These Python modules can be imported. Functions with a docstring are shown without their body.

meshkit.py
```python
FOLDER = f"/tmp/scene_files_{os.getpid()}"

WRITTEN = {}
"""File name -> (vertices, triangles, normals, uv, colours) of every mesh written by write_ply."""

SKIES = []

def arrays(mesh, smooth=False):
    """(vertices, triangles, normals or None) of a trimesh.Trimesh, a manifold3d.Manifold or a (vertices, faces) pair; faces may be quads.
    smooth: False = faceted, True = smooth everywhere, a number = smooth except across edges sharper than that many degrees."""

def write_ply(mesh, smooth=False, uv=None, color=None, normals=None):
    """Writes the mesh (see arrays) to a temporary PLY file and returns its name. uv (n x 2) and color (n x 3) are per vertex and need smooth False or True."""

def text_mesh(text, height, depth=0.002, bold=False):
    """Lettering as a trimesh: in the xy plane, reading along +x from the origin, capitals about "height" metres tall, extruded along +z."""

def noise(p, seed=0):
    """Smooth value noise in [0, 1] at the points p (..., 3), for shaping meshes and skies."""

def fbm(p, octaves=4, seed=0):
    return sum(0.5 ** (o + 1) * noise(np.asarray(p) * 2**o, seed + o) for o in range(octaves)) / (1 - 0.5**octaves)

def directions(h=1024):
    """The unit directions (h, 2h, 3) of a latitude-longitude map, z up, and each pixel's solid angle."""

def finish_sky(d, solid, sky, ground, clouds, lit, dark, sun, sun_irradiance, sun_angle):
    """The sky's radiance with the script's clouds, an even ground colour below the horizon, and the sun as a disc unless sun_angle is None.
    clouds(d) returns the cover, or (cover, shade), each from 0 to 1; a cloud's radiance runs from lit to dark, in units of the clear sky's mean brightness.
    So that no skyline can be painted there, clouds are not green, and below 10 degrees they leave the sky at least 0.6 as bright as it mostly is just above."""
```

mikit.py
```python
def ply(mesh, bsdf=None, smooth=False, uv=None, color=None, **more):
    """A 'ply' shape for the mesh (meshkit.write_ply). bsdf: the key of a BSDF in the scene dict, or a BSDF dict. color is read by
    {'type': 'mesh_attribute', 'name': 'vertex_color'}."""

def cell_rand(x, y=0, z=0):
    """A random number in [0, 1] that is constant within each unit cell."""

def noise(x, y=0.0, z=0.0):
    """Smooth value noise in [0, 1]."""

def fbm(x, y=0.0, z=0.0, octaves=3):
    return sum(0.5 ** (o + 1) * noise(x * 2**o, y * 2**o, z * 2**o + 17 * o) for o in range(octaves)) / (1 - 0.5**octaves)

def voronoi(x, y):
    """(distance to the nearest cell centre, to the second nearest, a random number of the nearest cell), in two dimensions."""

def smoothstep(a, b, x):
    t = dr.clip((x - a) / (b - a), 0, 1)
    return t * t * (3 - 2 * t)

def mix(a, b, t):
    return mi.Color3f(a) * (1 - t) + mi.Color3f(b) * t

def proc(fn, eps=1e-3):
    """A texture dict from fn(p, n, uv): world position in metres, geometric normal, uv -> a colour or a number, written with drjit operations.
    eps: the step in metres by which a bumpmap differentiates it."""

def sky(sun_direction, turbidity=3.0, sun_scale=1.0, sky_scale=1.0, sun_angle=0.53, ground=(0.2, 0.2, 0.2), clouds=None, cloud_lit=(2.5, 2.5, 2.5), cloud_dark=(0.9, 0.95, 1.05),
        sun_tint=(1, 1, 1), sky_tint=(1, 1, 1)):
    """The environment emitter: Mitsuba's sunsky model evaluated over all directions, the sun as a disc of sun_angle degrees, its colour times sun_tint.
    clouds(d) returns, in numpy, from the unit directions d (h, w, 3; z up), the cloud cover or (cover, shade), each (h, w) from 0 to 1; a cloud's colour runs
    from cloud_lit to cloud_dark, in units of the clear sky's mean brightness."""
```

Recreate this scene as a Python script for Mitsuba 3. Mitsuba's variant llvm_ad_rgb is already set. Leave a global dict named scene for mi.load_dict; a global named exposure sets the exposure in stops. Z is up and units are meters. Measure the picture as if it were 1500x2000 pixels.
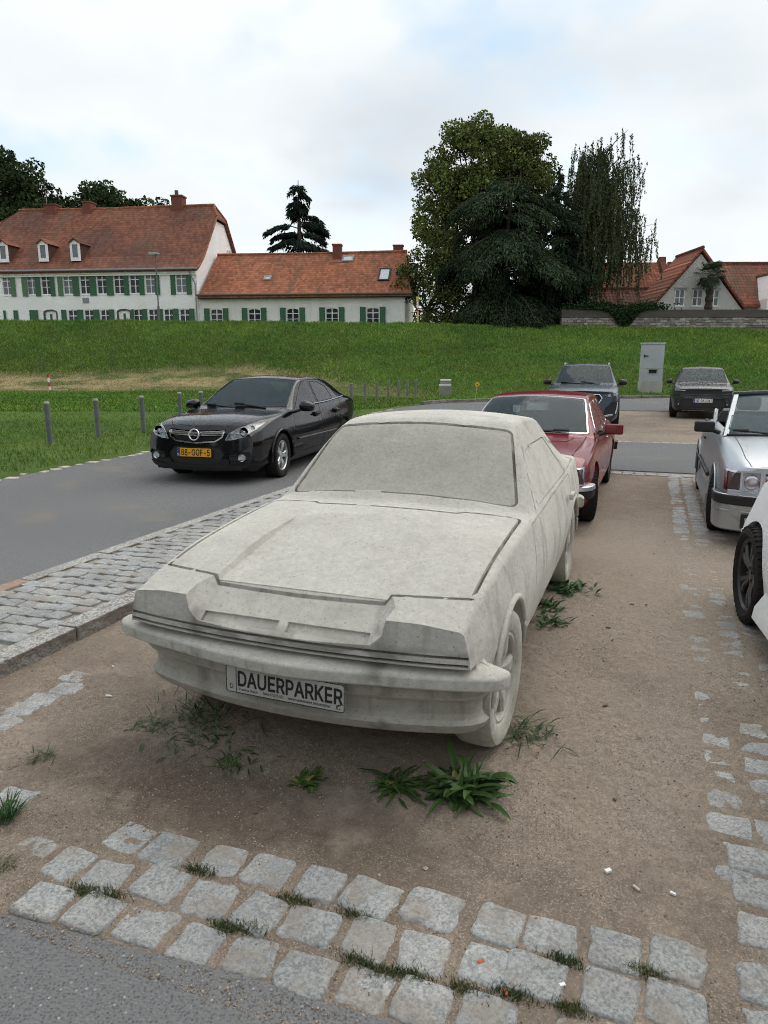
import math, random
import numpy as np, trimesh, mitsuba as mi, drjit as dr
import manifold3d as m3
import mikit, meshkit
from mikit import proc, noise, fbm, voronoi, cell_rand, smoothstep, mix
from shapely.geometry import Polygon, box as sbox
from scipy.interpolate import PchipInterpolator

# ---------------------------------------------------------------- camera, sky, exposure
T = mi.ScalarTransform4f
EYE = np.array([0.0, 0.0, 1.6622]); PITCH = math.radians(11.906)
scene, labels = {}, {}
scene['camera'] = {'type': 'perspective', 'fov': 56.75, 'fov_axis': 'x', 'near_clip': 0.05, 'far_clip': 3000.0,
    'to_world': T().look_at(origin=EYE.tolist(), target=(EYE + [0, math.cos(PITCH), -math.sin(PITCH)]).tolist(), up=[0, 0, 1])}
exposure = 2.03
SUN = (0.72, 0.62, 1.35)

def cloud_fn(d):
    el = np.clip(d[..., 2], 0.0, 1)
    q = np.stack([d[..., 0] / (el + 0.32), d[..., 1] / (el + 0.32), el * 0.6], -1)
    a = meshkit.fbm(q * 1.7 + 3.1, 5, 3); b = meshkit.fbm(q * 3.6 + 9.2, 5, 11)
    shade = np.clip((0.62 * a + 0.38 * b - 0.46) * 3.0, 0, 1) * 0.42
    az = np.degrees(np.arctan2(d[..., 0], d[..., 1])); e = np.degrees(np.arcsin(el))
    wob = (b - 0.5) * 9
    def blob(a0, e0, wa, we): return np.exp(-(((az - a0 + wob) / wa) ** 2 + ((e - e0 + wob * 0.6) / we) ** 2))
    grey = np.clip(0.85 * blob(2, 17, 8, 3.6) + 0.75 * blob(-1, 12.3, 4.5, 2.2) + 0.55 * blob(13, 20, 9, 3.0) + 0.3 * blob(26, 14, 5, 3) + .3 * blob(24, 19, 7, 2), 0, 1)
    shade = np.clip(shade * (1 - 0.3 * grey) + 0.8 * grey * (0.55 + 0.9 * (a - 0.25)), 0, 1)
    thin = np.clip((0.53 - b) * 4.5, 0, 1) * np.clip((e + 8 - .25 * np.abs(az + 20)) / 20, .15, 1)
    cover = 1.0 - 0.5 * thin * np.clip((e - 4) / 10, 0, 1)
    # an overcast sky is brighter towards the zenith
    return cover, np.clip(shade + 0.06 * (1 - np.clip(e / 45.0, 0, 1)), 0, 1)

scene['sky'] = mikit.sky(SUN, turbidity=3, sun_scale=0.30, sun_angle=58, sun_tint=(1.0, 1.1, 1.28), clouds=cloud_fn, cloud_lit=(1.78, 1.85, 1.88), cloud_dark=(.86, 1.0, 1.14), sky_tint=(1.55, 1.6, 1.35))

# ---------------------------------------------------------------- helpers
RNG = np.random.default_rng(7)
def ref(k): return {'type': 'ref', 'id': k}
def add(key, mesh, bsdf, label=None, category=None, kind=None, group=None, smooth=False, to_world=None, color=None):
    if key in scene:
        n = 1
        while f'{key}_{n:03d}' in scene: n += 1
        key = f'{key}_{n:03d}'
    d = mesh if isinstance(mesh, dict) else mikit.ply(mesh, bsdf, smooth=smooth, color=color)
    if to_world is not None: d = {**d, 'to_world': to_world}
    scene[key] = d
    tag(key, label, category, kind, group)
    return key
USED = set()
def thing(name, label, category, group=None):
    key = name; n = 0
    while key in USED or key in scene:
        n += 1; key = f'{name}_{n:03d}'
    USED.add(key); tag(key, label, category, None, group); return key
def tag(key, label=None, category=None, kind=None, group=None):
    e = {k: v for k, v in dict(label=label, category=category, kind=kind, group=group).items() if v}
    if e: labels[key] = e
def cat(*ms): return trimesh.util.concatenate([m if isinstance(m, trimesh.Trimesh) else tm(m) for m in ms])
def tm(man):
    m = man.to_mesh(); return trimesh.Trimesh(np.array(m.vert_properties[:, :3]), np.array(m.tri_verts), process=False)
def man(t):
    t = t.copy(); t.merge_vertices()
    return m3.Manifold(m3.Mesh(np.asarray(t.vertices, np.float32), np.asarray(t.faces, np.uint32)))
def bx(x0, y0, z0, x1, y1, z1):
    m = trimesh.creation.box((x1 - x0, y1 - y0, z1 - z0)); m.apply_translation(((x0 + x1) / 2, (y0 + y1) / 2, (z0 + z1) / 2)); return m
def mbox(x0, y0, z0, x1, y1, z1): return m3.Manifold.cube([x1 - x0, y1 - y0, z1 - z0]).translate([x0, y0, z0])
def rbox(x0, y0, z0, x1, y1, z1, r=0.01, n=8):
    s = m3.Manifold.sphere(r, n)
    return m3.Manifold.batch_hull([s.translate([x, y, z]) for x in (x0 + r, x1 - r) for y in (y0 + r, y1 - r) for z in (z0 + r, z1 - r)])
def hull(pts): return m3.Manifold.hull_points(np.asarray(pts, np.float64))
def tube(p, r, sides=8, cap=True):
    p = np.asarray(p, float); n = len(p); r = np.broadcast_to(r, (n,))
    t = np.gradient(p, axis=0); t /= np.linalg.norm(t, axis=1, keepdims=True) + 1e-12
    a = np.cross(t, np.where(np.abs(t[:, 2:]) < 0.9, [0, 0, 1.0], [1.0, 0, 0])); a /= np.linalg.norm(a, axis=1, keepdims=True)
    b = np.cross(t, a); th = np.arange(sides) * 2 * np.pi / sides
    v = p[:, None] + r[:, None, None] * (np.cos(th)[None, :, None] * a[:, None] + np.sin(th)[None, :, None] * b[:, None])
    i, j = np.meshgrid(np.arange(n - 1), np.arange(sides), indexing='ij')
    q = np.stack([i * sides + j, i * sides + (j + 1) % sides, (i + 1) * sides + (j + 1) % sides, (i + 1) * sides + j], -1).reshape(-1, 4)
    f = np.vstack([q[:, [0, 1, 2]], q[:, [0, 2, 3]]]); v = v.reshape(-1, 3)
    if cap:
        k = len(v); v = np.vstack([v, p[0], p[-1]]); J = np.arange(sides); e = (n - 1) * sides
        f = np.vstack([f, np.stack([J * 0 + k, (J + 1) % sides, J], 1), np.stack([J * 0 + k + 1, e + J, e + (J + 1) % sides], 1)])
    return trimesh.Trimesh(v, f, process=False)
def revolve(profile, n=32):
    return trimesh.creation.revolve(np.asarray(profile, float), sections=n)
def extr(poly, h, z0=0.0):
    polys = getattr(poly, 'geoms', [poly]); out = []
    for g in polys:
        if g.is_empty or g.area < 1e-9: continue
        m = trimesh.creation.extrude_polygon(g, h, engine='earcut'); m.apply_translation([0, 0, z0]); out.append(m)
    return trimesh.util.concatenate(out)
def grid(X, Y, Z):
    n, k = X.shape; v = np.stack([X, Y, Z], -1).reshape(-1, 3)
    i, j = np.meshgrid(np.arange(n - 1), np.arange(k - 1), indexing='ij'); a = (i * k + j).ravel()
    f = np.vstack([np.stack([a, a + k, a + k + 1], 1), np.stack([a, a + k + 1, a + 1], 1)])
    return trimesh.Trimesh(v, f, process=False)
def tr(m, R=None, t=None):
    m = m.copy(); M = np.eye(4)
    if R is not None: M[:3, :3] = R
    if t is not None: M[:3, 3] = t
    m.apply_transform(M); return m
def n2(p, q, seed=0, oct=3):  # fbm in the plane, numpy
    return meshkit.fbm(np.stack([p, q, np.zeros_like(p) + 0.37], -1), oct, seed)
def prune(name, fn, **kw): scene[name] = bs(fn, **kw)
def bs(col, rough=0.8, spec=0.3, bump=None, scale=1.0, **kw):
    c = proc(col) if callable(col) else {'type': 'rgb', 'value': list(col)}
    b = {'type': 'principled', 'base_color': c, 'roughness': proc(rough) if callable(rough) else rough, 'specular': spec, **kw}
    if bump is not None: b = {'type': 'bumpmap', 'arbitrary': proc(bump[0], bump[1]), 'scale': scale, 'bsdf': b}
    return {'type': 'twosided', 'bsdf': b}

# parking frame: u to the right along the bays, v away from the camera, origin under the stone car's front axle
YAW = math.radians(20.409); CAR0 = np.array([-0.1843, 3.1831, 0.0])
UL = np.array([math.cos(YAW), -math.sin(YAW), 0]); VB = np.array([math.sin(YAW), math.cos(YAW), 0])
def pf(u, v, z=0.0):
    u, v, z = np.broadcast_arrays(np.asarray(u, float), v, z)
    return CAR0 + u[..., None] * UL + v[..., None] * VB + z[..., None] * np.array([0, 0, 1.0])
RPF = np.array([UL, VB, [0, 0, 1.0]]).T  # local (u, v, z) -> world
def inpf(m): return tr(m, RPF, CAR0)
def uvd(p):  # drjit: world -> parking frame
    x, y = p.x - float(CAR0[0]), p.y - float(CAR0[1])
    return x * float(UL[0]) + y * float(UL[1]), x * float(VB[0]) + y * float(VB[1])
# ---------------------------------------------------------------- ground materials
def m_dirt(p, n, uv):
    big = fbm(p.x * 1.1, p.y * 1.1, 0.0, 4); mid = fbm(p.x * 6, p.y * 6, 2.0, 3)
    c = mix((0.264, 0.220, 0.178), (0.184, 0.148, 0.117), smoothstep(0.30, 0.70, big))
    c = mix(c, mi.Color3f(0.275, 0.225, 0.178), smoothstep(0.42, 0.75, mid) * 0.6)
    u, v = uvd(p)
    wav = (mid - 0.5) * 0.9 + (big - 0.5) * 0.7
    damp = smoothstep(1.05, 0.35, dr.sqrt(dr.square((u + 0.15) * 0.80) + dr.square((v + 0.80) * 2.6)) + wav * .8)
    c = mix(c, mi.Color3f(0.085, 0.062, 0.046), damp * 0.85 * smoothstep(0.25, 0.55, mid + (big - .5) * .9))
    worn = smoothstep(1.3, 0.9, dr.abs(u)) * smoothstep(0.35, 0.7, fbm(p.x * 3.2, p.y * 3.2, 8.0, 4)) * smoothstep(1.2, -.2, v) * smoothstep(-1.1, -.8, v)
    c = mix(c, mi.Color3f(0.13, 0.105, 0.082), worn * .55)
    d1, d2, r = voronoi(p.x * 150, p.y * 150)
    peb = mix((0.12, 0.098, 0.080), (0.40, 0.335, 0.275), r * r)
    cov = 0.42 + 0.3 * smoothstep(0.38, 0.62, fbm(p.x * 5.1, p.y * 5.1, 5.0, 4))
    c = mix(c, peb, smoothstep(0.55, 0.3, d1) * cov * (1 - damp * .6))
    grime = fbm(p.x * 60, p.y * 60, 1.0, 3); c = c * (0.78 + 0.44 * grime)
    return c
def b_dirt(p, n, uv):
    d1, d2, r = voronoi(p.x * 150, p.y * 150)
    return smoothstep(0.5, 0.1, d1) * 0.0022 * r + fbm(p.x * 24, p.y * 24, 0.0, 4) * 0.014
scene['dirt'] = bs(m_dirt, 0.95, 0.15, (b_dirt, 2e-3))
def m_asphalt(p, n, uv):
    big = fbm(p.x * 0.7, p.y * 0.7, 0.0, 4)
    c = mix((0.138, 0.140, 0.143), (0.185, 0.186, 0.188), big)
    d1, d2, r = voronoi(p.x * 110, p.y * 110)
    c = mix(c, mix((0.07, 0.07, 0.075), (0.23, 0.225, 0.22), r), smoothstep(0.5, 0.3, d1) * 0.8)
    d3, d4, r2 = voronoi(p.x * 40, p.y * 40)
    c = mix(c, mi.Color3f(0.36, 0.35, 0.33), smoothstep(0.2, 0.08, d3) * smoothstep(0.9, 0.98, r2) * .8)
    dust_sheen = smoothstep(0.62, 0.8, fbm(p.x * 1.6, p.y * 1.6, 9.0, 3))
    return mix(c, mi.Color3f(0.22, 0.195, 0.165), dust_sheen * 0.5)
def b_asphalt(p, n, uv):
    d1, d2, r = voronoi(p.x * 110, p.y * 110); return smoothstep(0.6, 0.1, d1) * 0.003 * (0.4 + r)
scene['asphalt'] = bs(m_asphalt, 0.85, 0.25, (b_asphalt, 1.5e-3))
def m_granite(p, n, uv):
    g = fbm(p.x * 130, p.y * 130, p.z * 130, 2); big = fbm(p.x * 4.1, p.y * 4.1, p.z * 3, 3)
    g2 = fbm(p.x * 340, p.y * 340, p.z * 340, 2)
    c = mix((0.205, 0.205, 0.197), (0.41, 0.408, 0.39), smoothstep(0.25, 0.75, 0.55 * g + 0.45 * g2))
    c = c * (0.72 + 0.56 * big)
    r = cell_rand(dr.floor(p.x * 5.3), dr.floor(p.y * 5.7), 3)
    c = mix(c, c * mi.Color3f(0.90, 0.94, 0.97), r)
    soil = smoothstep(0.50, 0.70, fbm(p.x * 11, p.y * 11, 7.0, 4))
    return mix(c, mi.Color3f(0.25, 0.205, 0.16), soil * 0.45)
def b_granite(p, n, uv): return fbm(p.x * 26, p.y * 26, p.z * 26, 5) * 0.022
scene['granite'] = bs(m_granite, 0.8, 0.3, (b_granite, 1.5e-3))
def m_kerb(p, n, uv):
    g = fbm(p.x * 110, p.y * 110, p.z * 110, 2); big = fbm(p.x * 2.3, p.y * 2.3, p.z * 9, 3)
    c = mix((0.17, 0.165, 0.155), (0.42, 0.41, 0.385), smoothstep(0.28, 0.72, g)) * (0.75 + 0.5 * big)
    side = smoothstep(0.8, 0.4, n.z)
    grime = smoothstep(0.35, 0.6, fbm(p.x * 5, p.y * 5, p.z * 12, 3))
    return mix(c, mi.Color3f(0.12, 0.095, 0.075), side * (0.35 + 0.45 * grime))
scene['kerb_granite'] = bs(m_kerb, 0.85, 0.25, (b_granite, 1.5e-3))
def m_soil_grass(p, n, uv):
    a = fbm(p.x * 1.5, p.y * 1.5, p.z, 3); b = fbm(p.x * 0.22, p.y * 0.3, 3.0, 3)
    c = mix((0.040, 0.066, 0.016), (0.075, 0.110, 0.030), a)
    c = c * (0.7 + 0.6 * b)
    band = smoothstep(3.6, 1.0, dr.abs(p.y - 42.2)) * smoothstep(1.5, -7.0, p.x) * smoothstep(0.3, 0.55, fbm(p.x * 0.6, p.y * 0.9, 2.0, 3))
    return mix(c, mi.Color3f(0.25, 0.20, 0.105), band * 0.85)
scene['turf_soil'] = bs(m_soil_grass, 0.95, 0.1)
def m_field(p, n, uv):
    return mix((0.10, 0.12, 0.05), (0.2, 0.16, 0.11), fbm(p.x * 0.05, p.y * 0.05, 0.0, 3))
scene['field'] = bs(m_field, 0.95, 0.1)

# ---------------------------------------------------------------- terrain
def dike_z(x, y):
    x, y = np.broadcast_arrays(np.asarray(x, float), np.asarray(y, float))
    toe = np.interp(x, [-60, -18, 0, 10, 40], [38.5, 38.0, 35.6, 34.6, 36.8])
    mid = np.interp(x, [-60, -20, -4, 8, 40], [45.5, 45.0, 41.5, 39.0, 40.0])
    H = np.interp(x, [-60, -26, 0, 26, 60], [4.55, 4.43, 4.26, 3.78, 3.7])
    zm = np.interp(x, [-60, -20, -4, 8, 40], [0.95, 0.9, 0.6, 0.62, 0.62])
    a = np.clip((y - toe) / (mid - toe), 0, 1); b = np.clip((y - mid) / (52.0 - mid), 0, 1); bb = b * b * (3 - 2 * b) * 0.35 + b * 0.65
    z = zm * a * a * (1.6 - 0.6 * a) + (H - zm) * bb
    z = z - np.clip((y - 54.5) / 4, 0, 1) * 1.3
    lump = (n2(x * 0.55, y * 0.55, 5) - 0.5) * 0.34 + (n2(x * 1.7, y * 1.7, 6) - 0.5) * 0.12
    return z + lump * np.clip((y - toe) / 4, 0, 1) * np.clip((75 - y) / 15, 0, 1)
NEAR_POLY = Polygon([(-2.0, -1.62), (3.6, -1.42), (3.6, 8.5), (-2.0, 8.5)])
def dirt_z(u, v):
    z = (n2(u * 1.3, v * 1.3, 1, 3) - 0.5) * 0.018 + (n2(u * 7, v * 7, 2, 3) - 0.5) * 0.011 + (n2(u * 26, v * 26, 4, 2) - 0.5) * 0.007
    return z * 0.85
def ground_mesh():
    parts = []
    gu = np.concatenate([np.arange(-1.97, 2.4, 0.022), np.arange(2.42, 5.0, 0.08)]); gv = np.concatenate([np.arange(-1.75, 1.2, 0.022), np.arange(1.22, 8.55, 0.05)])
    Uu, Vv = np.meshgrid(gu, gv, indexing='ij'); Z = dirt_z(Uu, Vv)
    Z = Z - 0.012 * np.clip((-1.45 - Vv - 0.05 * Uu) / 0.12, 0, 1)
    parts.append(inpf(grid(Uu, Vv, Z)))
    def ring(u0, u1, v0, v1, s, z):
        Uu, Vv = np.meshgrid(np.linspace(u0, u1, max(2, int((u1 - u0) / s))), np.linspace(v0, v1, max(2, int((v1 - v0) / s))), indexing='ij')
        return inpf(grid(Uu, Vv, Uu * 0 + z + (n2(Uu * .9, Vv * .9, 3) - 0.5) * 0.02))
    parts += [ring(4.98, 30, -1.75, 8.55, 0.5, -0.004), ring(-12, 60, 8.53, 38, 0.6, -0.012), ring(-12, -1.97, -1.75, 8.54, 0.5, -0.012)]
    B = 600.0
    far = [(-B, -B, B, -1.74), (-B, -1.75, -11.9, 38), (29.9, -1.75, B, 8.56), (59.9, 8.5, B, 38), (-B, 37.9, B, B)]
    for a, b, c, d in far: parts.append(inpf(grid(*np.meshgrid([a, c], [b, d], indexing='ij'), np.full((2, 2), -0.06))))
    return trimesh.util.concatenate(parts)
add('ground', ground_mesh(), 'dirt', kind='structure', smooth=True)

def poly_sheet(pts, z, t=0.03, wob=0.0, seed=0, step=0.12):
    """a sheet with a slightly ragged outline"""
    if wob:
        out = []
        for a, b in zip(pts, pts[1:] + pts[:1]):
            a, b = np.array(a, float), np.array(b, float); L = np.linalg.norm(b - a); k = min(120, max(1, int(L / step)))
            for i in range(k):
                q = a + (b - a) * i / k; nn = np.array([-(b - a)[1], (b - a)[0]]) / (L + 1e-9)
                out.append(q + nn * (float(n2(np.array(q[0] * 5.0), np.array(q[1] * 5.0), seed)) - 0.5) * wob)
        pts = out
    return extr(Polygon(pts).buffer(0), t, z - t)
add('front_road', inpf(poly_sheet([(-30, -1.60), (-2.6, -1.60), (-0.9, -1.585), (-0.47, -1.575), (-0.25, -1.545), (0.26, -1.51), (0.79, -1.49), (1.6, -1.45), (6, -1.30), (30, -0.9), (30, -14), (-30, -14)], 0.006, wob=0.05, seed=2)), 'asphalt', kind='structure')
LANE = [(-3.13, -1.6), (-3.13, 8.75), (30, 8.75), (30, 12.75), (-2.6, 13.1), (-2.6, 20.5), (-1.2, 23.4), (1.0, 23.6), (5.0, 24.4), (30, 30.0),
        (30, 37.8), (6.6, 36.4), (0.55, 32.5), (-4.2, 28.6), (-6.9, 25.4), (-7.5, 22.5), (-7.15, 14.6), (-7.7, 8.2), (-7.6, 4.7), (-7.5, -1.6)]
add('lane', inpf(poly_sheet(LANE, 0.006, wob=0.09, seed=4)), 'asphalt', kind='structure')
# grassed land left of the lane and the dike
def terrain_mesh():
    xs = np.concatenate([np.arange(-90, -30, 3.0), np.arange(-30, 32, 0.6), np.arange(32, 95, 3.0)])
    ys = np.concatenate([np.arange(33.8, 56, 0.45), np.arange(56, 130, 4.0)])
    X, Y = np.meshgrid(xs, ys, indexing='ij'); Z = dike_z(X, Y)
    Z = np.where(Y < 34.4, -0.3, Z + 0.0)
    # keep the far lane clear
    return grid(X, Y, Z)
def grass_edge(y):  # world x of the lane's left border
    return np.interp(y, [0, 4, 8, 10.1, 13.3, 18.4, 25.6, 29.8, 34, 37], [-9.3, -7.9, -6.3, -5.55, -4.45, -1.75, 0.15, 2.0, 9.5, 30])
FAR_KERB = [(2.34, 29.86), (11.76, 33.7), (18.79, 35.21), (34, 37.2)]
def far_kerb_y(x): return np.interp(x, [-50, -2, 0.8, 2.34, 11.76, 18.79, 34, 90], [0, 0, 27.5, 29.86, 33.7, 35.21, 37.2, 40])
def terrain2():
    xs = np.concatenate([np.arange(-90, -30, 3.0), np.arange(-30, 32, 0.5), np.arange(32, 95, 3.0)]); out = []
    t = np.concatenate([np.linspace(0, 1, 60) ** 1.2])
    X = np.repeat(xs[:, None], len(t) + 12, 1)
    y0 = np.maximum(np.interp(xs, [-90, -9.3, -7.9, -6.3, -5.55, -4.45, -1.75, 0.15, 2.0], [-1, -1, 4, 8, 10.1, 13.3, 18.4, 25.6, 29.8]), far_kerb_y(xs))
    Y = np.concatenate([y0[:, None] + (56 - y0[:, None]) * t[None], np.repeat(np.linspace(58, 140, 12)[None], len(xs), 0)], 1)
    Z = dike_z(X, Y) + 0.035 + (n2(X * 1.1, Y * 1.1, 8) - 0.5) * 0.06
    Z[:, 0] -= 0.04
    return grid(X, Y, Z)
add('dike', terrain2(), 'turf_soil', kind='structure', smooth=True)
def gz(x, y): return dike_z(x, y) + 0.035 + (n2(np.asarray(x, float) * 1.1, np.asarray(y, float) * 1.1, 8) - 0.5) * 0.06

# ---------------------------------------------------------------- grass (stuff)
def blades(x, y, z, h, w, col, lean=0.5, rng=RNG, segs=1):
    """triangular blades; returns mesh and vertex colours"""
    n = len(x); th = rng.uniform(0, 2 * np.pi, n); ph = rng.uniform(0, 2 * np.pi, n); l = rng.uniform(0.15, 1, n) * lean * h
    base = np.stack([x, y, z], 1); side = np.stack([np.cos(th), np.sin(th), th * 0], 1) * (w / 2)[:, None]
    tip = base + np.stack([np.cos(ph) * l, np.sin(ph) * l, h], 1); mid = base + np.stack([np.cos(ph) * l * 0.35, np.sin(ph) * l * 0.35, h * 0.6], 1)
    v = np.stack([base - side, base + side, mid + side * 0.7, mid - side * 0.7, tip], 1).reshape(-1, 3)
    k = np.arange(n)[:, None] * 5
    f = np.concatenate([k + [0, 1, 2], k + [0, 2, 3], k + [3, 2, 4]], 1).reshape(-1, 3)
    return trimesh.Trimesh(v, f, process=False), np.repeat(col, 5, 0)
scene['leafy'] = {'type': 'twosided', 'bsdf': {'type': 'principled', 'base_color': {'type': 'mesh_attribute', 'name': 'vertex_color'}, 'roughness': 0.7, 'specular': 0.15}}
def dryness(x, y):
    r = np.interp(x, [-60, -9, -1, 3], [1, 1, 0.75, 0.0])
    a = np.clip(1 - np.abs(y - np.interp(x, [-60, -20, -8, 2], [42.4, 42.2, 41.6, 35])) / 3.3, 0, 1)
    return np.clip(r * a * 2.9 * (0.55 + 0.9 * n2(x * 0.6, y * 0.6, 12)), 0, 1)
def grass_field(n, poly, h0, h1, w, seed, dens=None):
    rng = np.random.default_rng(seed)
    x0, y0, x1, y1 = poly.bounds; import shapely
    X = rng.uniform(x0, x1, n); Y = rng.uniform(y0, y1, n); ok = shapely.contains_xy(poly, X, Y)
    X, Y = X[ok], Y[ok]
    if dens is not None: ok = rng.uniform(0, 1, len(X)) < dens(X, Y); X, Y = X[ok], Y[ok]
    d = dryness(X, Y); patch = n2(X * 0.8, Y * 0.8, 21); fine = n2(X * 3.1, Y * 3.1, 22); big = n2(X * 0.16, Y * 0.24, 23)
    h = rng.uniform(h0, h1, len(X)) * np.interp(Y, [20, 27, 38, 44], [.8, .45, .6, 1]) * ((h1 > .15) * 1.0 + (h1 <= .15) * 1.25) * (0.6 + 0.9 * fine) * (1 - 0.65 * d)
    yel = n2(X * 0.33, Y * 0.5, 27)[:, None]; g = np.stack([0.086 + 0.066 * patch, 0.176 + 0.096 * patch, 0.027 + 0.018 * patch], 1) * (0.50 + 1.0 * fine[:, None] * rng.uniform(0.6, 1.3, len(X))[:, None]) * (0.45 + 1.05 * big[:, None]) * (1 + (yel - .45) * [1.1, .25, .3])
    dry = np.stack([0.40 + 0 * d, 0.33 + 0 * d, 0.18 + 0 * d], 1) * rng.uniform(0.6, 1.15, len(X))[:, None]
    odd = (rng.uniform(0, 1, len(X)) < 0.035)[:, None]
    g = np.where(odd, g * [2.2, 1.5, 1.6], g); k = (rng.uniform(0, 1, len(X)) < d)[:, None]
    c = np.where(k, dry, g)
    return blades(X, Y, gz(X, Y) - 0.01, h, np.full(len(X), w) * rng.uniform(0.7, 1.3, len(X)), c, 0.9, rng)
verge = Polygon([(-13, 8.2), (-6.45, 8.2), (-5.7, 10.1), (-4.6, 13.3), (-1.9, 18.4), (0.0, 25.6), (-30, 40), (-30, 26)])
slope = Polygon([(-30, 26), (-14, 24), (-2, 24), (0.0, 25.6), (1.9, 29.86), (11.7, 33.85), (18.79, 35.4), (34, 37.4), (38, 53.4), (-38, 53.4)])
m1, c1 = grass_field(300000, verge, 0.03, 0.10, 0.012, 31, lambda x, y: np.clip(1.6 - (y - 8) / 14, 0.25, 1))
m2, c2 = grass_field(420000, slope, 0.10, 0.24, 0.034, 32)
add('grass', cat(m1, m2), 'leafy', label='green grass of the verge and the dike slope with a dry straw strip', category='grass', kind='stuff', color=np.vstack([c1, c2]))
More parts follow.
